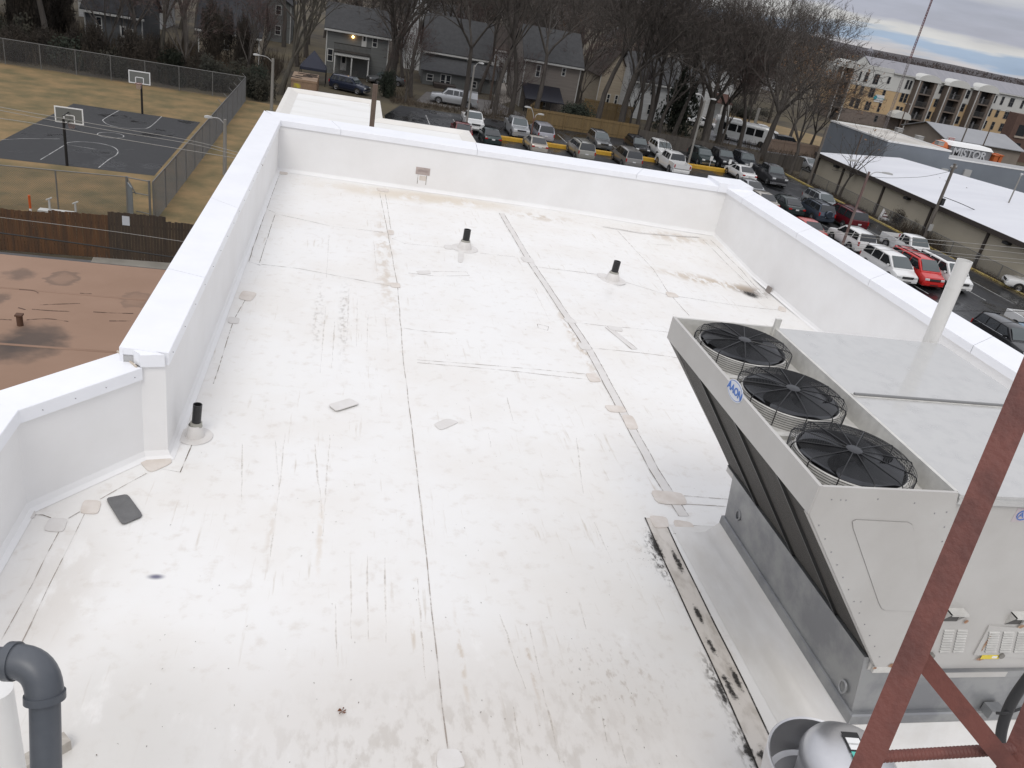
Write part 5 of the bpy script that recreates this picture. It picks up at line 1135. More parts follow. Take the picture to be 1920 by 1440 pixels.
# ------------------------------------------------------------------ poles, lamps and wires
LAMP_GREY = mat('lamp_housing', (0.42, 0.42, 0.41), .5)
def pole(name, base, top, r, m, label, cat, group=None, heads=(), cross=()):
    e = empty(name, base, label, cat, group); mb = MB(); mb.tube([base, base.lerp(top, .5), top], [r, r*.9, r*.78], 10); mb.build('pole', m, e)
    for v, l in heads:                         # arm end relative to the top, head length
        p0 = top-Vector((0, 0, .35)); p1 = top+Vector(v); d = Vector((v[0], v[1], 0)).normalized()
        mb = MB(); mb.tube(smooth([p0, p0.lerp(p1, .45)+Vector((0, 0, .18)), p1], 5), .03, 6); ar = mb.build('arm', LAMP_GREY, e)
        mb = MB(); sd_ = Vector((-d.y, d.x, 0)); rg = []
        for u_, w, t in ((0, .05, .05), (.2, .10, .08), (.6, .16, .10), (.9, .15, .07), (1, .06, .03)):
            c = p1+d*(l*u_); rg.append([c-sd_*w-Z*.04, c-sd_*w*.8+Z*t, c+sd_*w*.8+Z*t, c+sd_*w-Z*.04])
        mb.loft(rg, 0, smooth=True); mb.build('lamp_head', LAMP_GREY, e)
    for z, l, yaw in cross:
        mb = MB(); c = top-Vector((0, 0, z)); mb.bar(c-Vector((math.cos(yaw)*l, math.sin(yaw)*l, 0)), c+Vector((math.cos(yaw)*l, math.sin(yaw)*l, 0)), .11, .09, Z); mb.build('crossarm', m, e)
        for s_ in (-.9, -.5, .5, .9):
            mb = MB(); q = c+Vector((math.cos(yaw)*l*s_, math.sin(yaw)*l*s_, .05)); mb.tube([q, q+Z*.16], [.05, .03], 6); mb.build('insulator', LAMP_GREY, e)
    return e
def vpole(px, py, Yd, toppx): 
    b = atY(px, py, Yd); t = atY(*toppx, Yd); return Vector((t.x, Yd, G)), Vector((t.x, Yd, t.z))
b, t = vpole(415, 345, 56, (422, 224)); pole('street_lamp', b, t, .13, POLE_PALE, 'grey pole with a single lamp standing before the court fence', 'street lamp', None, [((-.75, -.2, .05), .5)])
b, t = vpole(505, 195, 80, (512, 110)); pole('street_lamp', b, t, .15, POLE_PALE, 'pale wooden pole with a single lamp left of the tan container', 'street lamp', None, [((-1.1, -.3, .15), .6)])
b, t = vpole(867, 248, 83.6, (890, 122)); pole('street_lamp', b, t, .11, POLE_PALE, 'tall pale lamp pole beside the white pickup at the left of the far row', 'street lamp', 'lamp poles of the parking lot', [((.35, -.3, .30), .55)])
b, t = vpole(1288, 312, 83.3, (1322, 188)); pole('street_lamp', b, t, .12, POLE_PALE, 'tall lamp pole with two heads beside the dark blue green suv', 'street lamp', 'lamp poles of the parking lot', [((.5, -.2, .25), .6), ((-.5, .2, .45), .6)])
b, t = vpole(988, 278, 83.0, (1002, 218)); pole('street_lamp', b, t, .07, mat('reddish_pole', (0.14, 0.06, 0.045), .7), 'short reddish lamp pole with two white heads behind the beige sedan', 'street lamp', 'lamp poles of the parking lot', [((.35, .1, .25), .7), ((-.45, .1, .75), .7)])
b, t = vpole(1570, 492, 53.0, (1630, 322)); pole('street_lamp', b, t, .11, mat('red_grey_pole', (0.20, 0.15, 0.135), .7, col2=(0.16, 0.09, 0.08), scale=.4), 'tall lamp pole with two heads before the bare tree at the tan building', 'street lamp', 'lamp poles of the parking lot', [((.9, -.2, .1), .8), ((-1.0, .2, .55), .8)])
b, t = vpole(1740, 450, 61.9, (1791, 307)); pu = pole('utility_pole', b, t, .16, POLE_WOOD, 'dark wooden utility pole with a black box before the tan building', 'utility pole', None, (), [(.35, .5, .4)])
mb = MB(); q = atY(1763, 378, 61.7); mb.obox(q+X*.22, X*.14, Y*.14, Z*.3); mb.build('transformer_box', BLACK, pu)
mb = MB(); q = atY(1741, 436, 63.0); mb.obox(Vector((b.x, 61.65, G+1.6)), X*.17, Y*.05, Z*.3); mb.build('meter_box', LAMP_GREY, pu)
b, t = vpole(1513, 346, 83.0, (1552, 237)); pole('utility_pole', b, t, .17, POLE_WOOD, 'weathered wooden pole at the near corner of the tan building', 'utility pole')
b, t = vpole(926, 168, 112, (931, 105)); pole('utility_pole', b, t, .17, WOOD_BROWN, 'dark utility pole beside the concrete driveway between two houses', 'utility pole')
b, t = vpole(1412, 247, 118, (1424, 203)); pole('utility_pole', b, t, .26, POLE_PALE, 'thick pale concrete pole beside the white pickup truck on the far street', 'utility pole')
b, t = vpole(1606, 291, 88, (1617, 252)); pole('utility_pole', b, t, .10, WOOD_BROWN, 'thin dark pole against the blue grey wall', 'utility pole')
b, t = vpole(1893, 390, 66, (1914, 330)); pole('street_lamp', b, t, .08, POLE_PALE, 'thin grey lamp pole before the right end of the blue grey wall', 'street lamp', None, [((.3, .3, .1), .5)])
b, t = vpole(1800, 270, 125, (1835, 188)); pole('utility_pole', b, t, .13, POLE_WOOD, 'slim grey pole in front of the balconied apartment block', 'utility pole')
b, t = vpole(1845, 290, 118, (1856, 243)); pole('utility_pole', b, t, .11, WOOD_BROWN, 'dark thin pole in front of the grey gabled building', 'utility pole')
b, t = vpole(1672, 250, 125, (1704, 190)); pole('utility_pole', b, t, .10, WOOD_BROWN, 'thin pole with a short crossarm before the white arched canopy', 'utility pole', None, (), [(.5, .6, .1)])
WIRE_P = mat('pale_wire', (0.32, 0.31, 0.29), .6); WIRE_D = mat('black_wire', (0.012, 0.012, 0.012), .6)
def wire(ps, Yd, r, m, label, grp, e0=.25, e1=.12):
    q = [atY(x, y, Yd) for x, y in ps]; d = (q[-1]-q[0]); q = ([q[0]-d*e0] if e0 else [])+q+([q[-1]+d*e1] if e1 else [])
    mb = MB(); mb.tube(smooth(q, 6), r, 5, cap=False); tag(mb.build('overhead_wire', m), label, 'wire', grp)
gl = 'overhead wires crossing the court'
wire([(-20, 197), (90, 217), (220, 240), (360, 264), (448, 286)], 48, .016, WIRE_P, 'topmost of the pale overhead wires crossing the basketball court', gl)
wire([(-20, 203), (90, 224), (220, 247), (360, 270), (446, 291)], 48, .016, WIRE_P, 'second from the top of the pale wires crossing the basketball court', gl)
wire([(-20, 219), (55, 230), (200, 256), (330, 278), (440, 296)], 48, .018, WIRE_P, 'lowest of the pale overhead wires crossing the basketball court', gl)
wire([(-20, 434), (100, 450), (220, 467), (330, 483)], 26, .022, WIRE_D, 'thick black cable sagging in front of the foot of the plank fence', 'cables before the plank fence')
wire([(-20, 405), (110, 421), (220, 435), (345, 453)], 30, .010, WIRE_P, 'thin pale cable crossing the middle of the plank fence', 'cables before the plank fence')
gr = 'service wires over the right side of the parking lot'
wire([(1500, 428), (1600, 438), (1740, 449), (1850, 459), (1920, 466)], 34, .013, WIRE_P, 'topmost of four pale wires above the white single cab pickup', gr)
wire([(1530, 434), (1640, 447), (1760, 458), (1920, 476)], 34, .013, WIRE_P, 'second from the top of four pale wires by the white single cab pickup', gr)
wire([(1580, 456), (1700, 465), (1800, 476), (1920, 487)], 34, .013, WIRE_P, 'third from the top of four pale wires by the white single cab pickup', gr)
wire([(1620, 466), (1720, 473), (1850, 487), (1920, 494)], 34, .013, WIRE_P, 'lowest of four pale wires by the white single cab pickup', gr)
wire([(1800, 583), (1850, 583), (1920, 584)], 30, .012, WIRE_D, 'upper thin dark wire above the black suv', 'dark wires above the black suv')
wire([(1800, 603), (1850, 606), (1920, 604)], 30, .012, WIRE_D, 'lower thin dark wire across the black suv', 'dark wires above the black suv')
wire([(1766, 368), (1800, 381), (1850, 404), (1915, 436)], 61.9, .03, WIRE_D, 'black cable running right from the dark utility pole', None, 0, .8)
wire([(1560, 318), (1640, 332), (1700, 333), (1740, 330), (1786, 320)], 61.9, .016, WIRE_D, 'thin slack wire running left from the dark utility pole', None, 0, 0)
# ------------------------------------------------------------------ houses
def sid(c, n): return mat('siding_'+n, c, .8, col2=tuple(v*.86 for v in c), scale=1.2, stretch=(.3, .3, 6), lo=.4, hi=.6)
def shi(c, n): return mat('shingle_'+n, c, .9, col2=tuple(v*.72 for v in c), scale=2.0, detail=9)
PANE = mat('window_pane', (0.02, 0.023, 0.028), .12, spec=.6); TRIMW = mat('white_trim', (0.50, 0.50, 0.48), .6)
def window(parent, x, z, w, h, yf, trim=None, nm='window', muntin=1):
    mb = MB(); t = .10; y0, y1 = yf-.06, yf-.003
    for s_ in (-1, 1): mb.box((x+s_*(w/2-t/2)-t/2, y0, z-h/2), (x+s_*(w/2-t/2)+t/2, y1, z+h/2)); mb.box((x-w/2+t, y0, z+s_*(h/2-t/2)-t/2), (x+w/2-t, y1, z+s_*(h/2-t/2)+t/2))
    if muntin: mb.box((x-w/2+t, y0+.01, z-.03), (x+w/2-t, y1, z+.03))
    f = mb.build(nm, trim or TRIMW, parent)
    mb = MB(); mb.box((x-w/2+t, yf-.03, z-h/2+t), (x+w/2-t, yf-.004, z+h/2-t)); mb.build('pane', PANE, f)
def gable(mb, x0, x1, y0, y1, ze, zr, axis='x', ov=.35, th=.12):
    if axis == 'x':
        ym = (y0+y1)/2
        for ya, s_ in ((y0-ov, -1), (y1+ov, 1)):
            za = ze-(zr-ze)*ov/(ym-y0)
            q = [(x0-ov, ya, za), (x1+ov, ya, za), (x1+ov, ym, zr), (x0-ov, ym, zr)]
            if s_ > 0: q = q[::-1]
            mb.loft([q, [(a, b, c+th) for a, b, c in q]])
    else:
        xm = (x0+x1)/2
        for xa, s_ in ((x0-ov, -1), (x1+ov, 1)):
            za = ze-(zr-ze)*ov/(xm-x0)
            q = [(xa, y1+ov, za), (xa, y0-ov, za), (xm, y0-ov, zr), (xm, y1+ov, zr)]
            if s_ > 0: q = q[::-1]
            mb.loft([q, [(a, b, c+th) for a, b, c in q]])
def house(label, Yf, x0, x1, ze, depth, rise, wallm, roofm, axis='x', wins=(), doors=(), g0=G, chim=None, name='house', grp=None, cat='house'):
    e = empty(name, ((x0+x1)/2, Yf+depth/2, g0), label, cat, grp); mb = MB(); y1 = Yf+depth
    mb.box((x0, Yf, g0), (x1, y1, ze))
    if axis == 'x':
        for x in (x0, x1): mb.poly([(x, Yf, ze), (x, y1, ze), (x, (Yf+y1)/2, ze+rise-.02)][::(1 if x == x1 else -1)])
    else:
        for y in (Yf, y1): mb.poly([(x0, y, ze), (x1, y, ze), ((x0+x1)/2, y, ze+rise-.02)][::(1 if y == Yf else -1)])
    mb.build('wall', wallm, e)
    mb = MB(); gable(mb, x0, x1, Yf, y1, ze, ze+rise, axis); r_ = mb.build('roof', roofm, e)
    mb = MB()
    if axis == 'x': mb.box((x0-.3, Yf-.50, ze-rise*.35/(depth/2)-.22), (x1+.3, Yf-.38, ze-rise*.35/(depth/2)-.01))
    for x in (x0-.03, x1-.09): mb.box((x, Yf-.03, g0), (x+.12, Yf-.001, ze-.02))
    mb.build('white_trim', TRIMW, e)
    if chim: mb = MB(); mb.box((chim[0]-.4, Yf+depth*.5-.4, ze), (chim[0]+.4, Yf+depth*.5+.4, ze+rise+1.0)); mb.build('chimney', BRICK_T, r_)
    for x, z, w, h in wins: window(e, x, z, w, h, Yf)
    for x, z, w, h in doors:
        mb = MB(); mb.box((x-w/2, Yf-.07, z-h/2), (x+w/2, Yf-.003, z+h/2)); d = mb.build('door', TRIMW, e)
        mb = MB(); mb.box((x-w/2+.18, Yf-.085, z), (x+w/2-.18, Yf-.071, z+h/2-.15)); mb.build('pane', PANE, d)
    return e
def pw(Yf, *ls):
    out = []
    for x, y, w, h in ls:
        q = atY(x, y, Yf); k = (q-Vector((0, 0, H))).dot(FWD)/F; out.append((q.x, q.z, w*k, h*k*1.08))
    return out
GREYS = sid((0.15, 0.155, 0.15), 'grey'); GREYD = sid((0.10, 0.105, 0.11), 'dark_grey'); TANS = sid((0.30, 0.25, 0.19), 'tan'); WHT = sid((0.52, 0.53, 0.53), 'white'); TAUPE = sid((0.22, 0.195, 0.175), 'taupe'); BEIG = sid((0.36, 0.31, 0.24), 'beige')
RFG = shi((0.055, 0.056, 0.058), 'grey'); RFD = shi((0.035, 0.037, 0.042), 'dark'); RFB = shi((0.06, 0.047, 0.04), 'brown'); RFL = shi((0.09, 0.09, 0.092), 'light')
# grey two storey house with porch
Yc_ = 113.5; xl, xr = atY(610, 110, Yc_).x, atY(724, 140, Yc_).x; ze = atY(660, 57, Yc_).z
e = house('grey two storey house with a lit porch lamp and a dark upper deck', Yc_, xl, xr, ze, 9, 2.6, GREYS, RFG, wins=pw(Yc_, (619, 103, 11, 21), (703, 80, 10, 16)), doors=pw(Yc_, (683, 77, 9, 19), (644, 118, 11, 24)))
mb = MB(); a, b = atY(627, 97, Yc_-2.4), atY(693, 109, Yc_-2.4); mb.box((a.x, Yc_-2.4, a.z-.35), (b.x, Yc_-.08, a.z)); mb.build('porch_roof', TRIMW, e)
mb = MB(); mb.box((a.x-.1, Yc_-2.5, a.z+.01), (b.x+.1, Yc_-.08, a.z+.12)); mb.box((a.x-.1, Yc_-2.5, a.z+1.05), (b.x+.1, Yc_-2.42, a.z+1.15))
for i in range(30): xx = a.x+(b.x-a.x)*i/29; mb.box((xx-.02, Yc_-2.48, a.z+.12), (xx+.02, Yc_-2.44, a.z+1.06))
mb.build('deck_railing', mat('dark_rail', (0.035, 0.033, 0.03), .8), e)
for u_ in (.02, .5, .98):
    mb = MB(); xx = a.x+(b.x-a.x)*u_; mb.box((xx-.08, Yc_-2.3, G), (xx+.08, Yc_-2.14, a.z-.35)); mb.build('porch_post', TRIMW, e)
q = atY(662, 69, Yc_); mb = MB(); mb.lathe([(0, .14), (.10, .08), (.12, 0), (.10, -.08), (0, -.14)], (q.x, Yc_-.16, q.z), 12); mb.build('porch_lamp', mat('lit_lamp', (1, .7, .35), .5, emit=((1.0, 0.55, 0.2), 22.0)), e)
# grey house with french doors and a low front roof
Yd_ = 117.5; xl, xr = atY(792, 150, Yd_).x, atY(932, 175, Yd_).x; zl_ = atY(840, 137, Yd_).z
e = house('grey house with white french doors behind the forked leaning tree', Yd_+4, xl+.3, xr-.8, atY(850, 98, Yd_+4).z, 8, 4.2, GREYS, RFG, wins=pw(Yd_+4, (880, 111, 9, 11)))
mb = MB(); mb.box((xl, Yd_, G), (xr, Yd_+3.99, zl_)); mb.build('wall', GREYS, e)
mb = MB(); zz = atY(850, 112, Yd_+4).z
q = [(xl-.4, Yd_-.4, zl_-.1), (xr+.6, Yd_-.4, zl_-.1), (xr+.6, Yd_+3.98, zz), (xl-.4, Yd_+3.98, zz)]; mb.loft([q, [(a_, b_, c_+.12) for a_, b_, c_ in q]]); mb.build('roof', RFG, e)
for w_ in pw(Yd_, (830, 151, 10, 22), (840, 153, 10, 22)): window(e, *w_, Yd_, nm='french_door')
for w_ in pw(Yd_, (806, 145, 13, 12), (889, 159, 10, 12)): window(e, *w_, Yd_)
for w_ in pw(Yd_, (831, 165, 40, 3)): mb = MB(); mb.box((w_[0]-w_[2]/2, Yd_-2.2, G), (w_[0]+w_[2]/2, Yd_-.1, G+.55)); mb.build('deck', RFB, e)
# taupe house with black awning
Ye = 110; xl, xr = atY(977, 165, Ye).x, atY(1078, 190, Ye).x
e = house('taupe house with a black awning over its fenced yard', Ye, xl, xr, atY(1020, 112, Ye).z, 10, 3.5, TAUPE, RFG, wins=pw(Ye, (1009, 133, 9, 20), (1057, 135, 8, 14), (1020, 192, 8, 14)))
mb = MB(); a, b = atY(985, 187, Ye-4), atY(1058, 193, Ye-4); c_ = atY(995, 158, Ye).z
q = [(a.x, Ye-4, a.z+.1), (b.x, Ye-4, a.z+.1), (b.x, Ye-.05, c_), (a.x, Ye-.05, c_)]; mb.loft([q, [(x, y, z+.12) for x, y, z in q]]); mb.build('awning', mat('black_awning', (0.016, 0.017, 0.025), .3), e)
for u_ in (0, .33, .66, 1): mb = MB(); xx = a.x+(b.x-a.x)*u_; mb.box((xx-.06, Ye-3.95, G), (xx+.06, Ye-3.83, a.z+.1)); mb.build('awning_post', BLACK, e)
# others
def hpx(label, Yf, pl, pr, eave, depth, rise, wm, rm, axis='x', wins=(), doors=(), **k):
    return house(label, Yf, atY(*pl, Yf).x, atY(*pr, Yf).x, atY(*eave, Yf).z, depth, rise, wm, rm, axis, pw(Yf, *wins), pw(Yf, *doors), **k)
hpx('dark grey house with white trimmed windows behind the back fence', 103, (160, 60), (268, 75), (215, 22), 9, 3.2, GREYD, RFD, wins=((186, 47, 11, 28), (246, 68, 8, 24)), doors=((231, 66, 10, 30),))
e = hpx('beige house with a dark roof behind the left trees', 104, (372, 70), (486, 92), (430, 58), 9, 3.4, BEIG, RFD, wins=((425, 85, 9, 16), (462, 95, 9, 14)))
hpx('tall white house between the two grey houses', 132, (763, 75), (800, 85), (780, 24), 10, 3.4, WHT, RFG, 'y', wins=((779, 92, 7, 18), (773, 45, 6, 12), (790, 48, 6, 12)))
hpx('white house whose front shows through the trees left of the evergreen', 116, (1180, 190), (1258, 205), (1215, 152), 10, 3.2, WHT, RFG, 'x', wins=((1217, 205, 8, 18), (1222, 172, 7, 12), (1190, 195, 7, 14)))
e = hpx('white house with a brown porch roof and white columns', 128, (1318, 175), (1372, 190), (1345, 158), 9, 2.6, WHT, RFG, 'y', wins=((1359, 168, 5, 6),))
Yg = 128; a, b = atY(1340, 188, Yg-2), atY(1372, 194, Yg-2); mb = MB(); q = [(a.x, Yg-2.4, a.z-.3), (b.x, Yg-2.4, a.z-.3), (b.x, Yg-.05, a.z+.9), (a.x, Yg-.05, a.z+.9)]; mb.loft([q, [(x, y, z+.12) for x, y, z in q]]); mb.build('porch_roof', shi((.10, .05, .04), 'red_brown'), e)
for u_ in (.04, .5, .96): mb = MB(); xx = a.x+(b.x-a.x)*u_; mb.tube([(xx, Yg-2.2, G), (xx, Yg-2.2, a.z-.3)], .13, 10); mb.build('column', TRIMW, e)
mb = MB(); mb.box((a.x-.3, Yg-2.5, G), (b.x+.3, Yg-.06, G+.45)); mb.build('porch_floor', CONC, e)
hpx('cream house behind the yellow board fence', 121, (1120, 175), (1172, 185), (1145, 140), 9, 3.2, BEIG, RFB, 'y', wins=((1140, 185, 7, 16), (1155, 187, 7, 16)))
hpx('white house with small windows behind the long driveway', 134, (925, 110), (968, 120), (945, 92), 9, 3, WHT, RFB, 'x', wins=((940, 122, 6, 10), (955, 124, 6, 10)))
rr_ = random.Random(11)
spots = [(20, 168), (34, 160), (58, 165), (75, 172), (92, 190), (66, 205), (45, 200), (110, 214), (84, 240), (125, 260), (60, 262), (150, 330), (104, 300), (8, 150), (-14, 140), (-32, 132), (135, 400), (190, 420), (90, 380), (230, 520)]
for i, (x, y) in enumerate(spots):
    w = rr_.uniform(8, 12); wm = rr_.choice([WHT, BEIG, GREYS, WHT, TAUPE]); zz = G+rr_.choice([3.4, 5.6, 5.8])
    wins = [(x+dx, G+1.7+dz, .9, 1.4) for dx in (-2.8, 0, 2.8) for dz in ((0, 2.9) if zz > G+5 else (0,))]
    house('distant pale house half hidden in the bare trees', y, x-w/2, x+w/2, zz, 9, 2.8, wm, rr_.choice([RFG, RFL, RFB]), rr_.choice('xy'), wins, grp='distant houses among the trees')
# shipping container, tent, fences, far vehicles, street
Yt = 90.5; p0, p1 = atY(546, 147, Yt), atY(594, 153, Yt); zt_ = p0.z; L_ = 5.2
TANC = mat('tan_container', (0.30, 0.20, 0.125), .7, col2=(0.24, 0.155, 0.10), scale=1.5)
e = empty('shipping_container', ((p0.x+p1.x)/2, Yt+L_/2, G), 'tan corrugated container with a yellow mark and debris on its roof', 'container')
mb = MB(); mb.box((p0.x, Yt, G), (p1.x, Yt+L_, zt_))
for i in range(9): xx = p0.x+.15+(p1.x-p0.x-.3)*i/8; mb.box((xx-.05, Yt-.04, G+.2), (xx+.05, Yt-.001, zt_-.2))
for i in range(16): yv = Yt+.2+(L_-.4)*i/15; mb.box((p1.x+.001, yv-.07, G+.2), (p1.x+.045, yv+.07, zt_-.15))
for z in (G+.1, zt_-.08): mb.box((p0.x-.04, Yt-.06, z-.09), (p1.x+.05, Yt-.041, z+.09))
mb.build('body', TANC, e)
mb = MB(); mb.box((p0.x-.03, Yt-.05, zt_), (p1.x+.03, Yt+L_+.05, zt_+.05)); mb.build('roof', mat('tan_roof', (0.36, 0.26, 0.18), .8, col2=(0.22, 0.15, 0.10), scale=.9, stretch=(.4, 2, 1)), e)
q = atY(557, 160, Yt-.06); mb = MB(); mb.box((q.x-.35, Yt-.07, q.z-.25), (q.x+.35, Yt-.061, q.z+.2)); mb.build('yellow_mark', mat('yellow_mark', (.5, .42, .03), .7, col2=(.3, .2, .12), scale=4), e)
rg_ = random.Random(2)
for i in range(7):
    x, y = rg_.uniform(p0.x+.4, p1.x-.4), rg_.uniform(Yt+.6, Yt+L_-.6); mb = MB(); an = rg_.uniform(-.5, .5); l = rg_.uniform(.4, .9)
    mb.obox((x, y, zt_+.09), Vector((math.cos(an), math.sin(an), 0))*l, Vector((-math.sin(an), math.cos(an), 0))*.07, Z*.03); tag(mb.build('loose_plank', RFB), 'dark plank lying on the roof of the tan container', 'plank', 'planks on the container roof')
Yq = 101; q = atY(585, 100, Yq); l_, r_ = atY(562, 124, Yq), atY(612, 128, Yq); mb = MB(); z0 = l_.z; w2 = (r_.x-l_.x)/2; cx = (l_.x+r_.x)/2
e = empty('canopy_tent', (cx, Yq+w2, G), 'dark blue peaked canopy tent behind the tan container', 'tent')
mb.add([(cx-w2, Yq, z0), (cx+w2, Yq, z0), (cx+w2, Yq+2*w2, z0), (cx-w2, Yq+2*w2, z0), (cx, Yq+w2, q.z+.2)], [(0, 1, 4), (1, 2, 4), (2, 3, 4), (3, 0, 4)]); mb.add([(cx-w2, Yq, z0), (cx+w2, Yq, z0), (cx+w2, Yq, z0-.3), (cx-w2, Yq, z0-.3)], [(3, 2, 1, 0)])
mb.build('canopy', mat('navy_canvas', (0.018, 0.021, 0.038), .7), e)
for sx in (-1, 1):
    for sy in (0, 2*w2): mb = MB(); mb.tube([(cx+sx*(w2-.05), Yq+sy, G), (cx+sx*(w2-.05), Yq+sy, z0)], .04, 6); mb.build('leg', BLACK, e)
NEWWOOD = mat('new_board_fence', (0.20, 0.135, 0.058), .85, col2=(0.145, 0.10, 0.046), scale=1.5, stretch=(3, 3, .3)); OLDWOOD = mat('old_board_fence', (0.10, 0.088, 0.075), .9, col2=(0.065, 0.057, 0.05), scale=1.5, stretch=(3, 3, .3))
def board_fence(label, pts, h, m, rails=True):
    e = empty('board_fence', (*pts[0], G), label, 'fence')
    for a, b in zip(pts, pts[1:]):
        a, b = Vector((*a, G)), Vector((*b, G)); d = (b-a).normalized(); n = Vector((-d.y, d.x, 0)); L_ = (b-a).length; k = max(1, round(L_/2.4))
        for i in range(k):
            mb = MB(); p, q = a.lerp(b, i/k), a.lerp(b, (i+1)/k); c = int((q-p).length/.15)
            for j in range(c):
                u_ = (j+.5)/c; mb.obox(p.lerp(q, u_)+Z*(h/2), d*.07, n*.01, Z*(h/2+rr_.uniform(-.02, .02)))
            mb.build('fence_panel', m, e)
            mb = MB(); mb.obox(p+Z*(h/2)-n*.07, d*.05, n*.05, Z*h/2); mb.build('post', m, e)
        if rails:
            for z in (.4, h-.25): mb = MB(); mb.bar(a-n*.035+Z*z, b-n*.035+Z*z, .09, .04, Z); mb.build('rail', m, e)
gxy = lambda x, y: tuple(at(x, y, G)[:2])
board_fence('long new yellow board fence behind the far row of cars', [gxy(985, 232), gxy(1192, 264)], 1.9, NEWWOOD)
board_fence('new yellow board fence running back beside the taupe house', [gxy(990, 226), gxy(1016, 207)], 1.9, NEWWOOD)
board_fence('short new yellow board fence between two yards under the trees', [gxy(1090, 222), gxy(1180, 238)], 2.6, NEWWOOD)
board_fence('old grey board fence behind the black pickups', [gxy(1195, 268), gxy(1300, 288), gxy(1420, 312)], 1.6, OLDWOOD, False)
board_fence('old grey board fence between the big tree and the tan building', [gxy(1430, 312), gxy(1500, 322)], 1.7, OLDWOOD, False)
board_fence('pinkish board fence on the far side of the street', [gxy(1438, 283), gxy(1580, 305)], 1.7, mat('pink_board', (0.23, 0.17, 0.13), .85))
sheet('driveway', [gxy(940, 195), gxy(905, 160), gxy(893, 110), gxy(905, 107), gxy(938, 150), gxy(985, 185)], mat('pale_driveway', (0.26, 0.235, 0.205), .8, col2=(.19, .17, .15), scale=.7), .02)
sheet('driveway', [gxy(905, 215), gxy(780, 190), gxy(800, 172), gxy(930, 190), gxy(1000, 225), gxy(990, 230)], mat('grey_gravel', (0.15, 0.142, 0.135), .9, col2=(.11, .10, .095), scale=.9), .012)
sheet('dirt_yard', [gxy(1325, 228), gxy(1345, 205), gxy(1560, 262), gxy(1540, 275)], mat('straw_yard', (0.27, 0.19, 0.10), .95, col2=(.20, .15, .07), scale=.4), .012)
sheet('side_street', [gxy(1330, 262), gxy(1335, 238), gxy(1600, 300), gxy(1560, 312)], ROAD, .02)
far = 'vehicles parked among the houses'
def fcar(kind, m, px, py, rz_, label, cat, opts=()):
    q = at(px, py, G); make_car(kind, m, label, cat, far, (q.x, q.y, G+.02), rz_, opts)
fcar('suv', Navy, 655, 172, R(-25), 'dark navy sport utility car beside the tan container', 'suv', ('chrome',))
fcar('sedan', Grey, 722, 158, R(200), 'grey car in front of the lit porch', 'car')
fcar('crewcab', Silver, 850, 197, R(172), 'silver pickup with a topper parked before the french doors', 'pickup', ('topper',))
fcar('crewcab', Wt, 1372, 245, R(-15), 'white work pickup with side boxes on the far street', 'pickup', ('topper',))
fcar('sedan', Wt, 1428, 252, R(-12), 'white sedan behind the thick concrete pole', 'car')
fcar('sedan', Wt, 1312, 238, R(-12), 'white car half hidden behind the trunks beside the lamp pole', 'car')
fcar('suv', Blk, 1472, 278, R(-5), 'black car under the tree on the far side of the street', 'suv')
fcar('sedan', Silver, 1510, 318, R(-80), 'pale car parked at the corner of the tan building', 'car')
# shuttle bus
q0 = at(1392, 268, G); e = empty('shuttle_bus', (q0.x, q0.y, G+.02), 'white shuttle bus with large windows parked beyond the old fence', 'bus', rz=R(-32))
BW = paint('bus_white', (0.62, 0.63, 0.62), 0); mb = MB()
prof = [(-1.15, .45), (-1.15, 2.5), (-1.02, 2.75), (1.02, 2.75), (1.15, 2.5), (1.15, .45)]
mb.loft([[(x, y, z) for y, z in prof] for x in (-4.2, 2.6)]+[[(3.4, y*.96, .45+(z-.45)*.93) for y, z in prof]]+[[(4.0, y*.9, .45+(z-.45)*.45) for y, z in prof]]); mb.build('body', BW, e, local=True)
for sy in (-1, 1):
    for i in range(5):
        mb = MB(); x = -3.6+i*1.25; y = sy*1.156; mb.box((x, min(y, y-sy*.004), 1.35), (x+1.1, max(y, y-sy*.004), 2.3)); mb.build('side_window', GLASS, e, local=True)
    for x in (-2.6, 2.5):
        mb = MB(); mb.lathe([(0, .05), (.25, .06), (.42, .04), (.44, -.12)], (x, sy*1.13, .44), 18, 0, Vector((0, sy, 0))); mb.build('wheel', TYRE, e, local=True)
for sy in (-1, 1):
    mb = MB(); mb.add([(3.46, sy*.08, 2.3), (3.46, sy*.92, 2.3), (3.86, sy*.88, 1.45), (3.86, sy*.08, 1.45)], [(0, 1, 2, 3) if sy < 0 else (3, 2, 1, 0)]); mb.build('windscreen', WSCREEN, e, local=True)
# ------------------------------------------------------------------ right hand buildings
TANW = mat('tan_wall', (0.43, 0.385, 0.30), .8, col2=(0.39, 0.35, 0.27), scale=.3); WHT_ROOF = mat('white_metal_roof', (0.66, 0.67, 0.70), .5, col2=(0.60, 0.61, 0.645), scale=.25, stretch=(.3, 1, 1))
DKTRIM = mat('dark_brown_trim', (0.045, 0.036, 0.03), .6)
TX, TZ = 52.6, -6.15
e = empty('tan_warehouse', (60, 62, G), 'long tan warehouse with a white roof and dark downspouts along the parking lot', 'warehouse')
RX, RZ = 62.85, -5.37                      # ridge of the shallow roof; it runs slightly askew
rp = at(1925, 365, RZ); k_ = (30-84.3)/(rp.y-84.3); rn = (RX+(rp.x-RX)*k_, 30)
mb = MB(); mb.add([(TX, 30, G), (TX, 84.3, G), (RX, 84.3, G), (RX+9, 84.3, G), (TX, 30, TZ-.05), (TX, 84.3, TZ-.05), (RX, 84.3, RZ-.05), (RX+9, 84.3, RZ-.9)], [(0, 4, 5, 1), (1, 5, 6, 2), (2, 6, 7, 3)]); mb.build('wall', TANW, e)
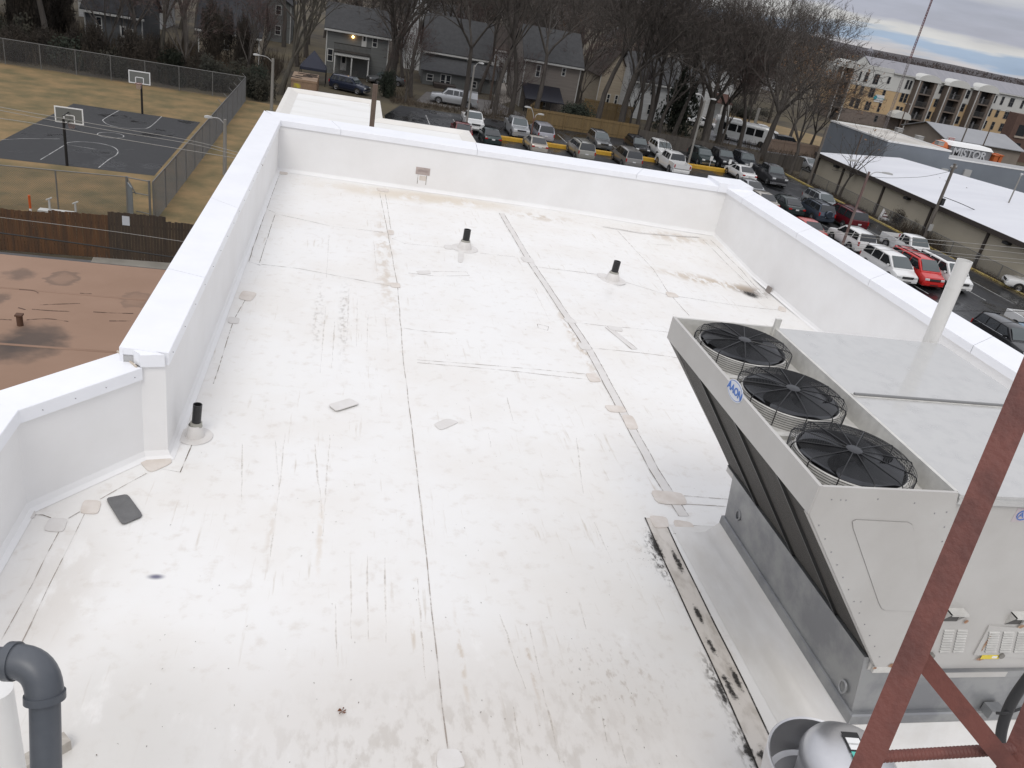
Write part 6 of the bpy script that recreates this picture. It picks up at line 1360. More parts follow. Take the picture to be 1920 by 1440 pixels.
mb = MB(); q_ = [(TX-.35, 30, TZ), (rn[0], 30, RZ), (RX, 84.6, RZ), (TX-.35, 84.6, TZ)]; mb.loft([q_, [(x, y, z+.07) for x, y, z in q_]])
q_ = [(rn[0]+.001, 30, RZ), (rn[0]+10, 30, RZ-1.2), (RX+10, 84.6, RZ-1.2), (RX+.001, 84.6, RZ)]; mb.loft([q_, [(x, y, z+.07) for x, y, z in q_]]); mb.build('roof', WHT_ROOF, e)
mb = MB(); mb.box((TX-.47, 30, TZ-.32), (TX-.352, 84.8, TZ+.075)); mb.build('eave_gutter', DKTRIM, e)
for px, py in ((1580, 319), (1656, 351), (1746, 390), (1854, 432), (1535, 297)):
    yv = atX(px, py, TX-.2).y; mb = MB(); mb.box((TX-.16, yv-.11, G), (TX-.002, yv+.11, TZ-.33)); mb.build('downspout', DKTRIM, e)
for px, py in ((1568, 314), (1702, 370), (1890, 452)):
    yv = atX(px, py, TX-.2).y; mb = MB(); mb.box((TX-.45, yv-.3, TZ-.62), (TX-.003, yv+.3, TZ-.40)); mb.build('wall_lamp', BLACK, e)
for px, py in ((1757, 346), (1768, 352), (1807, 365), (1836, 360)):
    q = at(px, py, TZ); mb = MB(); mb.tube([q, q+Z*.75], .07, 8); mb.build('roof_pipe', LAMP_GREY, e)
chain_fence('chain_fence', [(51.95, 86), (52.1, 44)], 1.25, 3.0, 'low sagging chain link fence between the yellow kerb and the tan warehouse')
BLUEW = mat('blue_grey_wall', (0.20, 0.222, 0.25), .8, col2=(0.175, 0.195, 0.222), scale=.25); GREYROOF = mat('gravel_white_roof', (0.55, 0.53, 0.49), .8, col2=(0.40, 0.375, 0.34), scale=.2)
BZ1 = -4.0; Yw_ = 86.9; BZ2 = atY(1773, 296, Yw_).z
xa, xb, yb2 = 62.25, 70.97, 100.0; d_ = Vector((1, 0, 0)); a = Vector((xa, Yw_, BZ1)); n_ = Vector((0, 1, 0))
e = empty('blue_grey_building', (72, 92, G), 'blue grey painted building with a flat whitish roof behind the tan warehouse', 'building')
mb = MB(); mb.box((xa, Yw_, G), (xb, yb2, BZ1-.02)); mb.box((xb+.001, Yw_, G), (xb+26, Yw_+4, BZ2-.02)); mb.build('wall', BLUEW, e)
mb = MB(); mb.box((xa, Yw_, BZ1-.018), (xb, yb2, BZ1)); mb.build('roof', GREYROOF, e)
mb = MB(); mb.box((xb+.001, Yw_, BZ2-.018), (xb+26, Yw_+4, BZ2)); mb.build('roof', mat('grey_roof', (.33, .33, .33), .8), e)
mb = MB(); 
for p0, p1 in (((xa-.05, Yw_-.05), (xb+.05, Yw_+.15)), ((xa-.05, Yw_+.151), (xa+.15, yb2+.05)), ((xa+.151, yb2-.15), (xb+.05, yb2+.05)), ((xb-.15, Yw_+.151), (xb+.05, yb2-.151))): mb.box((*p0, BZ1-.05), (*p1, BZ1+.13))
mb.box((xb+.06, Yw_-.04, BZ2-.05), (xb+26, Yw_+.12, BZ2+.08)); mb.build('coping', WHITE, e)
for px, py in ((1684, 247), (1760, 272), (1722, 262)):
    q = at(px, py, BZ1); k = MB(); k.box((q.x-.4, q.y-.4, BZ1+.002), (q.x+.4, q.y+.4, BZ1+.45)); k.box((q.x-.45, q.y-.45, BZ1+.451), (q.x+.45, q.y+.45, BZ1+.5)); tag(k.build('roof_unit', mat('roof_unit_grey', (.36, .35, .33), .6)), 'small grey unit on the whitish roof of the blue grey building', 'roof unit', 'units on the blue grey building roof')
for px, py, w, h in ((1812, 324, 1.0, .8), (1770, 318, .9, .3)):
    q = atY(px, py, Yw_); k = MB(); k.obox(q-n_*.12, d_*w/2, n_*.11, Z*h/2); k.build('wall_box', LAMP_GREY, e)
# apartment block
Ya = 165.0; fx = lambda x, y, Yv=Ya: atY(x, y, Yv)
kpx = (fx(1700, 170)-Vector((0, 0, H))).dot(FWD)/F
APW = mat('apartment_white', (0.56, 0.56, 0.53), .8, col2=(0.51, 0.51, 0.485), scale=.2); APT = mat('apartment_tan', (0.50, 0.36, 0.20), .8, col2=(0.46, 0.33, 0.19), scale=.2); APB = mat('apartment_stone', (0.20, 0.165, 0.14), .85, col2=(.15, .12, .105), scale=2); APBR = mat('apartment_brick', (0.165, 0.13, 0.105), .85, col2=(.13, .105, .088), scale=2)
APR = mat('apartment_roof', (0.265, 0.26, 0.28), .7, col2=(.225, .225, .245), scale=.6, stretch=(3, .3, 1)); APD = mat('balcony_dark', (0.022, 0.021, 0.021), .7)
ap = empty('apartment_building', (140, Ya+10, G), 'four storey white and tan apartment block with arched balcony bays', 'apartment building')
x0, x1 = fx(1583, 150).x, 200.0
zb0 = fx(1636, 211).z; zb1 = (fx(1599, 159).z+fx(1708, 177.5).z+fx(1860, 203).z)/3; zc = (fx(1673, 140).z+fx(1725, 147).z+fx(1900, 178).z)/3; zp = fx(1676, 130).z; xp = fx(1676, 135).x; zr_ = fx(1650, 112).z; 
zr2 = atY(1800, 139, Ya+4.5).z
mb = MB(); mb.box((x0, Ya, G), (x1, Ya+9, zb0)); mb.build('stone_base', APB, ap)
mb = MB(); mb.box((x0, Ya, zb0+.001), (x1, Ya+9, zb1)); mb.build('tan_wall', APT, ap)
mb = MB(); mb.box((x0, Ya-.06, zb1+.001), (x1, Ya+9, zc)); mb.box((x0, Ya-.12, zc+.001), (xp, Ya+.4, zp)); mb.build('white_wall', APW, ap)
mb = MB(); mb.box((xp+.1, Ya-.45, zc+.001), (x1, Ya+.3, zc+.22)); mb.build('cornice', TRIMW, ap)
mb = MB(); gable(mb, x0+6, x1, Ya+.2, Ya+8.8, zc+.25, zr2, 'x', .2); mb.build('roof', APR, ap)
mb = MB(); mb.poly([(x0+5.8, Ya+.2, zc), (x0+5.8, Ya+4.5, zr2-.05), (x0+5.8, Ya+8.8, zc)][::-1]); mb.build('gable_wall', APW, ap)
def ap_window(px, py, w, h, muntins=2):
    q = fx(px, py); mb = MB(); W_, H_ = w*kpx, h*kpx*1.05; y = Ya-.065 if q.z > zb1 else Ya-.005
    mb.box((q.x-W_/2, y-.02, q.z-H_/2), (q.x+W_/2, y, q.z+H_/2)); wn = mb.build('window', PANE, ap)
    mb = MB(); f = .09
    for s_ in (-1, 1): mb.box((q.x+s_*W_/2-f/2, y-.06, q.z-H_/2), (q.x+s_*W_/2+f/2, y-.021, q.z+H_/2))
    for s_ in (-1, 0, 1): mb.box((q.x-W_/2, y-.06, q.z+s_*H_/2-f/2), (q.x+W_/2, y-.021, q.z+s_*H_/2+f/2))
    if W_ > 1: mb.box((q.x-f/2, y-.055, q.z-H_/2), (q.x+f/2, y-.021, q.z+H_/2))
    mb.build('frame', mat('window_frame_dark', (.10, .10, .10), .6), wn)
z5 = lambda x, y: (1560+x/9.6, 90+y/9.6); z6 = lambda x, y: (1720+x/9.6, 120+y/9.6)
for x, y, w, h in ((500, 505, 32, 145), (615, 525, 62, 150), (793, 560, 100, 155), (1020, 580, 48, 105), (1345, 655, 45, 140), (1405, 665, 45, 140), (425, 740, 35, 140), (530, 765, 60, 140), (715, 800, 100, 145), (933, 815, 50, 100), (1257, 890, 62, 140), (1325, 905, 55, 140), (360, 970, 70, 140), (455, 1000, 80, 150), (640, 1040, 100, 140), (847, 1070, 48, 140), (1165, 1120, 60, 130), (1230, 1135, 50, 130), (790, 1270, 55, 100)):
    ap_window(*z5(x, y), w/9.6, h/9.6)
for x, y, w, h in ((435, 465, 80, 120), (345, 700, 90, 130), (205, 920, 60, 120), (285, 935, 60, 120), (900, 545, 80, 130), (810, 780, 80, 130), (720, 1010, 70, 120), (1400, 635, 40, 120), (1525, 660, 50, 130), (1690, 690, 90, 140), (1885, 725, 50, 130), (1310, 870, 45, 130), (1437, 885, 60, 130), (1605, 915, 100, 135), (1215, 1090, 45, 130), (1350, 1110, 60, 130), (1515, 1140, 90, 130), (120, 1150, 60, 130), (205, 1180, 60, 130)):
    ap_window(*z6(x, y), w/9.6, h/9.6)
# balcony bays: two brick piers, dark recess, floor slabs, arched white canopy
for (lx, ly), (rx, ry), (tx, ty), nfl in (((1582, 125), (1604, 130), (1594, 113), 4), ((1725, 150), (1761, 157), (1742, 140), 4), ((1780, 160), (1815, 168), (1797, 150), 4), ((1835, 169), (1869, 177), (1851, 158.5), 4)):
    Yb = Ya-1.6; xa, xb = atY(lx, ly, Yb).x, atY(rx, ry, Yb).x; za = (atY(lx, ly, Yb).z+atY(rx, ry, Yb).z)/2; zt2 = atY(tx, ty, Yb).z; pwid = (xb-xa)*.20
    for xs, xe in ((xa, xa+pwid), (xb-pwid, xb)):
        mb = MB(); mb.box((xs, Yb, G), (xe, Ya-.07, za-.02)); mb.build('brick_pier', APBR, ap)
        mb = MB(); mb.tube([(xs+.2 if xs == xa else xe-.2, Yb-.1, G), (xs+.2 if xs == xa else xe-.2, Yb-.1, za-.05)], .12, 6); mb.build('downpipe', TRIMW, ap)
    mb = MB(); mb.box((xa+pwid, Ya-.09, G), (xb-pwid, Ya-.07, za)); mb.build('balcony_recess', APD, ap)
    fh = (za-G)/nfl
    for i in range(1, nfl):
        mb = MB(); mb.box((xa+pwid, Yb+.02, G+fh*i-.14), (xb-pwid, Ya-.095, G+fh*i+.10)); mb.build('balcony_slab', APBR, ap)
    for i in range(nfl):
        mb = MB(); zf = G+fh*i+.1
        if i:
            mb.box((xa+pwid, Yb+.05, zf+1.0), (xb-pwid, Yb+.11, zf+1.07))
            for j in range(14): xx = xa+pwid+(xb-xa-2*pwid)*(j+.5)/14; mb.box((xx-.025, Yb+.06, zf), (xx+.025, Yb+.10, zf+1.0))
            mb.build('balcony_railing', mat('rail_grey', (.06, .06, .06), .6), ap)
        mb = MB(); xm = (xa+xb)/2; w = (xb-xa-2*pwid); mb.box((xm-w*.30, Ya-.13, zf+.2), (xm-w*.02, Ya-.095, zf+2.1)); mb.build('balcony_window', mat('balcony_glass', (.10, .105, .11), .2), ap)
        if i % 2: mb = MB(); mb.box((xm+w*.15, Ya-.4, zf), (xm+w*.26, Ya-.3, zf+1.5)); mb.build('balcony_curtain', mat('pale_curtain', (.35, .35, .36), .8), ap)
    mb = MB(); n = 16; arc = [(xa-.4+(xb-xa+.8)*i/n, za+(zt2-za)*math.sqrt(max(0, 1-(2*i/n-1)**2))) for i in range(n+1)]
    mb.loft([[(x, Yb-.25, z) for x, z in arc], [(x, Ya+2.5, z) for x, z in arc]]); mb.build('arched_canopy', APW, ap, sharp=R(60))
Yb = Ya-2.6; p, q, t = atY(1674, 220, Yb), atY(1708, 226, Yb), atY(1692, 212, Yb); mb = MB(); n = 14
arc = [(p.x+(q.x-p.x)*i/n, p.z+(t.z-p.z+.3)*math.sqrt(max(0, 1-(2*i/n-1)**2))) for i in range(n+1)]
mb.loft([[(x, Yb, z) for x, z in arc], [(x, Ya-.07, z) for x, z in arc]]); mb.build('entrance_canopy', APW, ap)
q = fx(*z5(845, 910)); mb = MB(); mb.box((q.x-180/9.6*kpx/2, Ya-.09, q.z-.75), (q.x+180/9.6*kpx/2, Ya-.066, q.z+.75)); bn = mb.build('banner', mat('banner_white', (.62, .63, .63), .6), ap)
n = 16; mb = MB(); mb.poly([(q.x-1.0+.42*math.cos(2*math.pi*j/n), Ya-.094, q.z+.10+.42*math.sin(2*math.pi*j/n)) for j in range(n)]); mb.build('banner_emblem', mat('banner_teal', (.03, .28, .34), .6), bn)
text_mesh('banner_lettering', 'Homestead', .52, frame((q.x+.25, Ya-.096, q.z+.08), (1, 0, 0), (0, 0, 1)), mat('banner_teal', (.03, .28, .34), .6), bn, .002)
# grey gabled building with red sign
Yk = 128.0; a, b = atY(1749, 228, Yk+6), atY(1915, 262, Yk+6); e = empty('gabled_store', (120, Yk+6, G), 'beige store with a wide grey gabled roof and a red sign', 'store')
xa, xb = atY(1772, 262, Yk).x, atY(1906, 305, Yk).x; zev = atY(1790, 262, Yk).z; zrg = atY(1752, 231, Yk+6).z
mb = MB(); mb.box((xa, Yk, G), (xb, Yk+12, zev))
for x in (xa, xb): mb.poly([(x, Yk, zev), (x, Yk+12, zev), (x, Yk+6, zrg-.03)][::(1 if x == xb else -1)])
mb.build('wall', mat('beige_block', (.235, .20, .165), .85, col2=(.20, .17, .14), scale=.4), e)
mb = MB(); gable(mb, xa, xb, Yk, Yk+12, zev, zrg, 'x', .5); mb.build('roof', mat('grey_metal_roof', (.26, .265, .275), .5, col2=(.235, .24, .25), scale=.3), e)
q = atY(1784, 261, Yk-.3); mb = MB(); w, h = 16.5*.118/2, 8.2*.118/2
q = atY(1783.5, 260.5, Yk-.6); kq = (q-Vector((0, 0, H))).dot(FWD)/F; w, h = 8.2*kq, 3.4*kq
mb.box((q.x-w, Yk-.7, q.z-h), (q.x+w, Yk-.52, q.z+h)); mb.box((q.x-w+.12, Yk-.715, q.z-h+.12), (q.x+w-.12, Yk-.701, q.z+h-.12), 1); sg = mb.build('sign', [mat('sign_white', (.6, .58, .57), .5), mat('sign_red', (.42, .03, .04), .5)], e)
text_mesh('sign_lettering', "Casey's", h*1.5, frame((q.x, Yk-.72, q.z+.02), (1, 0, 0), (0, 0, 1)), mat('sign_white', (.6, .58, .57), .5), sg, .003, .02)
mb = MB(); mb.box((q.x-.12, Yk-.66, G), (q.x+.12, Yk-.5, q.z-h)); mb.build('sign_post', LAMP_GREY, e)
# silver marquee with big letters, orange canopy and boxes
Ym = 106.0; p0, p1 = atY(1783, 277, Ym), atY(1858, 292, Ym); zlo = atY(1820, 301, Ym).z; zhi = atY(1820, 279, Ym).z
SILV = mat('silver_panel', (.34, .35, .37), .35, metal=.5, col2=(.24, .25, .27), scale=.8); ORG = mat('orange_panel', (.48, .12, .03), .6)
e = empty('marquee_trailer', ((p0.x+p1.x)/2, Ym+1.5, G), 'silver marquee trailer with large pale letters behind the blue grey building', 'trailer')
mb = MB(); mb.box((p0.x, Ym, zlo), (p1.x, Ym+3, zhi)); mb.box((p0.x+.6, Ym+.3, G), (p0.x+1.2, Ym+2.7, zlo-.002)); mb.box((p1.x-1.2, Ym+.3, G), (p1.x-.6, Ym+2.7, zlo-.002)); mb.build('body', SILV, e)
mb = MB(); mb.loft([[(p0.x-.1, Ym-.15, zhi+.001), (p1.x+.1, Ym-.15, zhi+.001), (p1.x+.1, Ym+3.1, zhi+.001), (p0.x-.1, Ym+3.1, zhi+.001)], [(p0.x+.3, Ym+.2, zhi+.45), (p1.x-.3, Ym+.2, zhi+.45), (p1.x-.3, Ym+2.8, zhi+.45), (p0.x+.3, Ym+2.8, zhi+.45)]]); mb.build('roof', WHITE, e)
text_mesh('marquee_lettering', 'MISTOR', (zhi-zlo)*1.02, frame(((p0.x+p1.x)/2-.2, Ym-.09, (zlo+zhi)/2), (1, 0, 0), (0, 0, 1)), mat('letter_pale', (.55, .56, .58), .4), e, .07, .03)
for px, py, w, h in ((1867, 299, 9, 12), (1876, 299, 6, 12)):
    q = atY(px, py, Ym-.5); kq = (q-Vector((0, 0, H))).dot(FWD)/F; mb = MB(); w_, h_ = w*kq/2, h*kq/2
    mb.box((q.x-w_, Ym-.5, G), (q.x+w_, Ym+.9, q.z+h_)); mb.box((q.x-w_-.08, Ym-.58, q.z+h_), (q.x+w_+.08, Ym+.98, q.z+h_+.15)); tag(mb.build('orange_cabinet', ORG), 'tall orange cabinet right of the silver marquee trailer', 'cabinet', 'orange cabinets beside the trailer')
q = atY(1771, 277, Ym); l_, r_ = atY(1758, 283, Ym), atY(1781, 288, Ym); cx, w2 = (l_.x+r_.x)/2, (r_.x-l_.x)/2+.2; z0, z1 = (l_.z+r_.z)/2, atY(1770, 264, Ym).z
e = empty('orange_kiosk', (cx, Ym+w2, G), 'orange and white domed kiosk left of the silver marquee trailer', 'kiosk')
mb = MB(); mb.lathe([(w2*1.05, 0), (w2*.95, (z1-z0)*.45), (w2*.6, (z1-z0)*.85), (0, z1-z0)], (cx, Ym+w2, z0), 10, smooth=False); mb.build('dome', ORG, e)
mb = MB(); mb.tube([(cx, Ym+w2, G), (cx, Ym+w2, z0-.9)], w2*.9, 10, smooth=False); mb.build('body', ORG, e)
mb = MB(); mb.tube([(cx, Ym+w2, z0-.9), (cx, Ym+w2, z0-.001)], w2*.93, 10, smooth=False); mb.build('band', WHITE, e)
# brick block at the right edge
Yr = 140.0; xa = atY(1899, 240, Yr).x; zt_ = atY(1905, 212, Yr).z
e = empty('brick_building', (xa+15, Yr+8, G), 'dark brown brick building with big black windows at the right edge', 'building')
mb = MB(); mb.box((xa, Yr, G), (xa+30, Yr+2.5, zt_)); mb.build('wall', mat('dark_brick', (.115, .068, .052), .85, col2=(.095, .055, .043), scale=1.5), e)
kq = (atY(1910, 240, Yr)-Vector((0, 0, H))).dot(FWD)/F
for px, py, w, h in ((1915, 245, 18, 20), (1901, 280, 20, 24)):
    q = atY(px, py, Yr); mb = MB(); mb.box((q.x-w*kq/2, Yr-.03, q.z-h*kq/2), (q.x+w*kq/2, Yr-.002, q.z+h*kq/2)); wn = mb.build('window', PANE, e)
    mb = MB(); mb.box((q.x-w*kq/2-.2, Yr-.2, q.z-h*kq/2-.35), (q.x+w*kq/2+.2, Yr-.001, q.z-h*kq/2-.01)); mb.build('sill', mat('sill_stone', (.36, .31, .26), .8), wn)
q = atY(1890, 288, Yr-3); mb = MB(); mb.box((xa-6, Yr-6, q.z-2.6), (xa+30, Yr-.003, q.z-2.2)); mb.build('porch_roof', mat('sill_stone', (.36, .31, .26), .8), e)
for i in range(4): mb = MB(); mb.box((xa-5.6+i*6, Yr-5.8, G), (xa-5.2+i*6, Yr-5.4, q.z-2.6)); mb.build('porch_post', TRIMW, e)
# antenna mast (red and white lattice)
b = Vector((at(1677, 250, G).x, at(1677, 250, G).y, G)); Ymst = b.y; tp = atY(1762, -40, Ymst); tilt = Vector((tp.x, Ymst, tp.z))
b = Vector((tp.x, Ymst, G))
e = empty('antenna_mast', b, 'tall slim red and white lattice antenna mast before the apartment block', 'antenna mast')
MR, MWt = mat('mast_red', (.13, .028, .028), .6), mat('mast_grey', (.22, .20, .20), .6)
topz = tp.z; seg = 8; hh = (topz-G)/seg
for i in range(seg):
    mb = MB(); w = .30*(1-.6*i/seg)
    for k in range(3):
        a_ = k*2.094; mb.tube([b+Vector((w*math.cos(a_), w*math.sin(a_), hh*i)), b+Vector((w*math.cos(a_), w*math.sin(a_), hh*(i+1)))], .05, 5)
        for j in range(8):
            a2 = a_+2.094*(1 if j % 2 else -1); z0 = hh*(i+j/8); mb.tube([b+Vector((w*math.cos(a_), w*math.sin(a_), z0)), b+Vector((w*math.cos(a2), w*math.sin(a2), z0+hh/8))], .022, 3)
    mb.build('mast_section', MR if i in (4, 5, 6) else MWt, e)
# bits along the yellow kerb
q = at(1672, 418, G); e = empty('signboard', q, 'fallen white signboard with dark stripes leaning in the weeds before the tan warehouse', 'signboard')
mb = MB(); c = q+Z*.75; ax, ay = Vector((.75, -1.1, .25)), Vector((.35, .3, .55)); nn_ = ax.cross(ay).normalized(); mb.obox(c, ax, ay, nn_*.03, 0)
mb.build('board', WHITE, e); 
for t_ in (-.4, .1, .5): mb = MB(); mb.obox(c+ay*t_-nn_*.034*(1 if nn_.y > 0 else -1), ax*.75, ay*.13, nn_*.003); mb.build('stripe', mat('board_maroon', (.12, .03, .03), .6), e)
for s_ in (-.8, .8): mb = MB(); mb.tube([c+ax*s_+ay*-1.6, c+ax*s_+ay*.9], .05, 5); mb.build('leg', POLE_WOOD, e)
q = at(1534, 345, G); mb = MB(); c = q+Z*.9; ex_, ey_ = Vector((.5, -.5, 0)), Vector((.15, .1, .95)); n = 20; nv = ex_.cross(ey_).normalized()
ov_ = [c+ex_*math.cos(2*math.pi*j/n)+ey_*math.sin(2*math.pi*j/n) for j in range(n)]; mb.loft([[p-nv*.06 for p in ov_], [p+nv*.06 for p in ov_]]); tag(mb.build('oval_sign', mat('worn_white', (.42, .43, .43), .6)), 'worn white oval sign leaning against the fence by the wooden pole', 'sign')
e = empty('red_steel_rack', at(1893, 525, G), 'red tubular steel rack holding scrap beside the tan warehouse', 'rack'); RS = mat('red_steel', (.30, .035, .02), .6)
c = at(1893, 522, G); pts = {}
for i, (dx, dy) in enumerate(((-1.0, -1.2), (1.0, -1.2), (1.0, 1.2), (-1.0, 1.2))):
    mb = MB(); mb.tube([c+Vector((dx, dy, 0)), c+Vector((dx, dy, 2.5 if dy > 0 else 1.9))], .06, 6); mb.build('upright', RS, e)
for z in (1.0, 1.85):
    mb = MB(); mb.tube([c+Vector((-1, -1.2, z)), c+Vector((1, -1.2, z)), c+Vector((1, 1.2, z)), c+Vector((-1, 1.2, z)), c+Vector((-1, -1.2, z))], .05, 6); mb.build('rail', RS, e)
mb = MB(); mb.tube([c+Vector((-1, 1.2, 2.5)), c+Vector((1, 1.2, 2.5))], .06, 6); mb.build('rail', RS, e)
for i, (dx, dy, z, s_, m_) in enumerate(((-.2, .3, 1.2, .7, LAMP_GREY), (.4, -.5, 1.25, .5, BLACK), (-.3, -.4, .3, .7, BLACK), (.3, .5, .3, .6, mat('scrap_brown', (.12, .06, .04), .8)))):
    mb = MB(); rg = []; rr4 = random.Random(i)
    for z_, k_ in ((0, .8), (.35, 1), (.7, .85), (.95, .3)):
        rg.append([c+Vector((dx+s_*k_*math.cos(a_*.785)*rr4.uniform(.7, 1.1), dy+s_*k_*math.sin(a_*.785)*rr4.uniform(.7, 1.1), z+z_*s_)) for a_ in range(8)])
    mb.loft(rg, 0, smooth=True); tag(mb.build('scrap_heap', m_), ('grey bundled tarp on the red steel rack', 'black bag on the upper tier of the red rack', 'black bag on the ground under the red rack', 'brown scrap pile under the red rack')[i], 'scrap')
q = at(1915, 548, G); make_car('sedan', Wt, 'white wrecked car cut off by the right edge past the yellow kerb', 'car', None, (q.x+1.2, q.y, G+.01), R(150))
# ------------------------------------------------------------------ trees: bare winter crowns, a few evergreens, brush
BARK = mat('bark', (0.050, 0.043, 0.037), .9, col2=(0.085, 0.074, 0.064), scale=1.5, stretch=(2, 2, .4), detail=8)
BARK_P = mat('pale_bark', (0.095, 0.085, 0.068), .9, col2=(0.06, 0.055, 0.045), scale=1.5, stretch=(2, 2, .5), detail=8)
TWIG = mat('twigs', (0.055, 0.046, 0.040), .9, col2=(0.075, 0.062, 0.053), scale=.25)
TWIG_R = mat('reddish_twigs', (0.085, 0.050, 0.045), .9, col2=(0.065, 0.046, 0.040), scale=.25)
TWIG_B = mat('brown_leaf_twigs', (0.105, 0.062, 0.033), .9, col2=(0.065, 0.045, 0.032), scale=.4)
EVERG = mat('evergreen', (0.012, 0.018, 0.011), .9, col2=(0.025, 0.032, 0.018), scale=.8)
SHRUB = mat('dark_shrub', (0.018, 0.020, 0.014), .9, col2=(0.038, 0.034, 0.022), scale=.7)
BRUSH = mat('dry_brush', (0.085, 0.062, 0.040), .95, col2=(0.05, 0.04, 0.03), scale=.2); DRYLEAF = mat('dry_leaves', (0.20, 0.115, 0.06), .9)
def ribbon(mb, p, q, w, mi, rg):
    d = q-p; s_ = d.cross(Vector((rg.uniform(-1, 1), rg.uniform(-1, 1), rg.uniform(-1, 1))))
    if s_.length < 1e-6: return
    s_ = s_.normalized()*(w/2); m = p.lerp(q, .5)+Vector((rg.uniform(-.06, .06), rg.uniform(-.06, .06), rg.uniform(-.02, .08)))*d.length
    mb.add([p-s_, p+s_, m+s_*.75, m-s_*.75, q], [(0, 1, 2, 3), (3, 2, 4)], mi)
def tree_proto(seed, h, fork=.28, nl=4, spread=.55, twig=5, leaf=0, r0=None, levels=4, wander=.15, up=.17, dens=1.0, lean=0.0):
    rg = random.Random(seed); tk, cr = MB(), MB(); r0 = r0 or h*.020
    def grow(p, d, L_, r, lev):
        n = 4 if lev < 2 else 3; pts = [p]; dd = d.copy()
        wn_ = wander*(.45 if lev < 2 else 1)
        for i in range(n):
            dd = (dd+Vector((rg.gauss(0, wn_), rg.gauss(0, wn_), rg.gauss(0, wander*.6)+up*.12))).normalized(); pts.append(pts[-1]+dd*(L_/n))
        rr = [r*(1-.45*i/n) for i in range(n+1)]
        if lev <= 1: tk.tube(pts, rr, 8 if lev == 0 else 6, 0, cap=False)
        elif lev <= 3: cr.tube(pts, rr, 4, 0, cap=False)
        else: ribbon(cr, pts[0], pts[-1], max(.03, r*2.2), 0, rg)
        if lev >= levels:
            for t in range(int(twig*dens)+ (1 if rg.random() < (twig*dens) % 1 else 0)):
                k = rg.randint(1, n); b = pts[k]; v = (dd+Vector((rg.gauss(0, .55), rg.gauss(0, .55), rg.gauss(.15, .45)))).normalized()
                e_ = b+v*rg.uniform(.5, 1.25)*h/16; ribbon(cr, b, e_, .038*h/16, 1, rg)
                for _ in range(2):
                    b2 = b.lerp(e_, rg.uniform(.3, .9)); v2 = (v+Vector((rg.gauss(0, .6), rg.gauss(0, .6), rg.gauss(.1, .5)))).normalized(); ribbon(cr, b2, b2+v2*rg.uniform(.3, .7)*h/16, .028*h/16, 1, rg)
                if leaf and rg.random() < leaf:
                    c = e_; s_ = rg.uniform(.10, .2); u_ = Vector((rg.gauss(0, 1), rg.gauss(0, 1), rg.gauss(0, 1))).normalized(); w_ = u_.orthogonal().normalized()
                    cr.add([c-u_*s_, c+w_*s_*.6, c+u_*s_, c-w_*s_*.6], [(0, 1, 2, 3)], 2)
            return
        kids = nl if lev == 0 else rg.choice((3, 4, 4) if lev < 3 else (3, 3, 4)); ph = rg.uniform(0, 6.28)
        for k in range(kids):
            tpos = 1.0 if (lev == 0 or k == 0) else rg.uniform(.35, .95)
            idx = min(n-1, int(tpos*n)); b = pts[idx].lerp(pts[idx+1], tpos*n-idx) if tpos < 1 else pts[-1]
            ax = dd.orthogonal().normalized(); a = ph+k*2.4+rg.uniform(-.4, .4); ax = Matrix.Rotation(a, 3, dd) @ ax
            sp = spread*rg.uniform(.55, 1.25)*(.7 if k == 0 and lev else 1)
            v = (dd*math.cos(sp)+ax*math.sin(sp)+Vector((0, 0, up*.35))).normalized()
            grow(b, v, L_*rg.uniform(.62, .84) if lev else h*rg.uniform(.26, .36), rr[idx]*rg.uniform(.5, .68), lev+1)
    grow(Vector((0, 0, -.15)), Vector((lean, rg.uniform(-.05, .05), 1)).normalized(), h*fork, r0, 0)
    for i in range(6):                         # root flare
        pass
    return tk, cr
def mesh_only(mb, name, mats): 
    o = mb.build(name, mats); me = o.data; bpy.data.objects.remove(o); return me
PROTO = {}
def proto(key, tw=TWIG, bark=BARK, **k):
    tk, cr = tree_proto(**k); PROTO[key] = (mesh_only(tk, 'trunk', [bark]), mesh_only(cr, 'crown', [bark, tw, DRYLEAF]))
proto('a', seed=1, h=17, fork=.34, nl=4, spread=.50)
proto('b', seed=2, h=18, fork=.40, nl=3, spread=.46)
proto('c', seed=3, h=16, fork=.28, nl=5, spread=.60)
proto('d', seed=5, h=19, fork=.46, nl=4, spread=.42)
proto('r', seed=8, h=13, fork=.22, nl=4, spread=.55, tw=TWIG_R)
proto('w', seed=9, h=19, fork=.30, nl=5, spread=.66, r0=.48)
proto('l', seed=12, h=9, fork=.30, nl=5, spread=.7, leaf=.10, r0=.16, dens=.55, levels=3)
proto('o', seed=14, h=13, fork=.24, nl=5, spread=.62, tw=TWIG_B, leaf=.28)
proto('s', seed=15, h=5, fork=.18, nl=5, spread=.7, r0=.07, levels=3)
proto('p', seed=17, h=17, fork=.24, nl=5, spread=.36, bark=BARK_P)
def tree(key, x, y, label, group=None, s=1.0, rz=0.0, sz=None, z=G, tilt=(0, 0), cat='tree', name='bare_tree'):
    e = empty(name, (x, y, z), label, cat, group); e.rotation_euler = (tilt[0], tilt[1], rz); e.scale = (s, s, sz or s)
    for nm, me in zip(('trunk', 'crown'), PROTO[key]):
        o = bpy.data.objects.new(nm, me); C.objects.link(o); o.parent = e
    return e
def tpx(key, px, py, label, s=1.0, rz=0.0, sz=None, tilt=(0, 0), group=None): 
    q = at(px, py, G); return tree(key, q.x, q.y, label, group, s, rz, sz, tilt=tilt)
tpx('w', 735, 168, 'large bare tree with several trunks right of the lit grey house', 1.05, .4)
tpx('b', 868, 205, 'bare tree with a leaning forked trunk behind the silver pickup', 1.0, 2.2, tilt=(0, R(-8)))
tpx('a', 897, 176, 'bare tree right of the forked one, before the french door house', .95, 1.0)
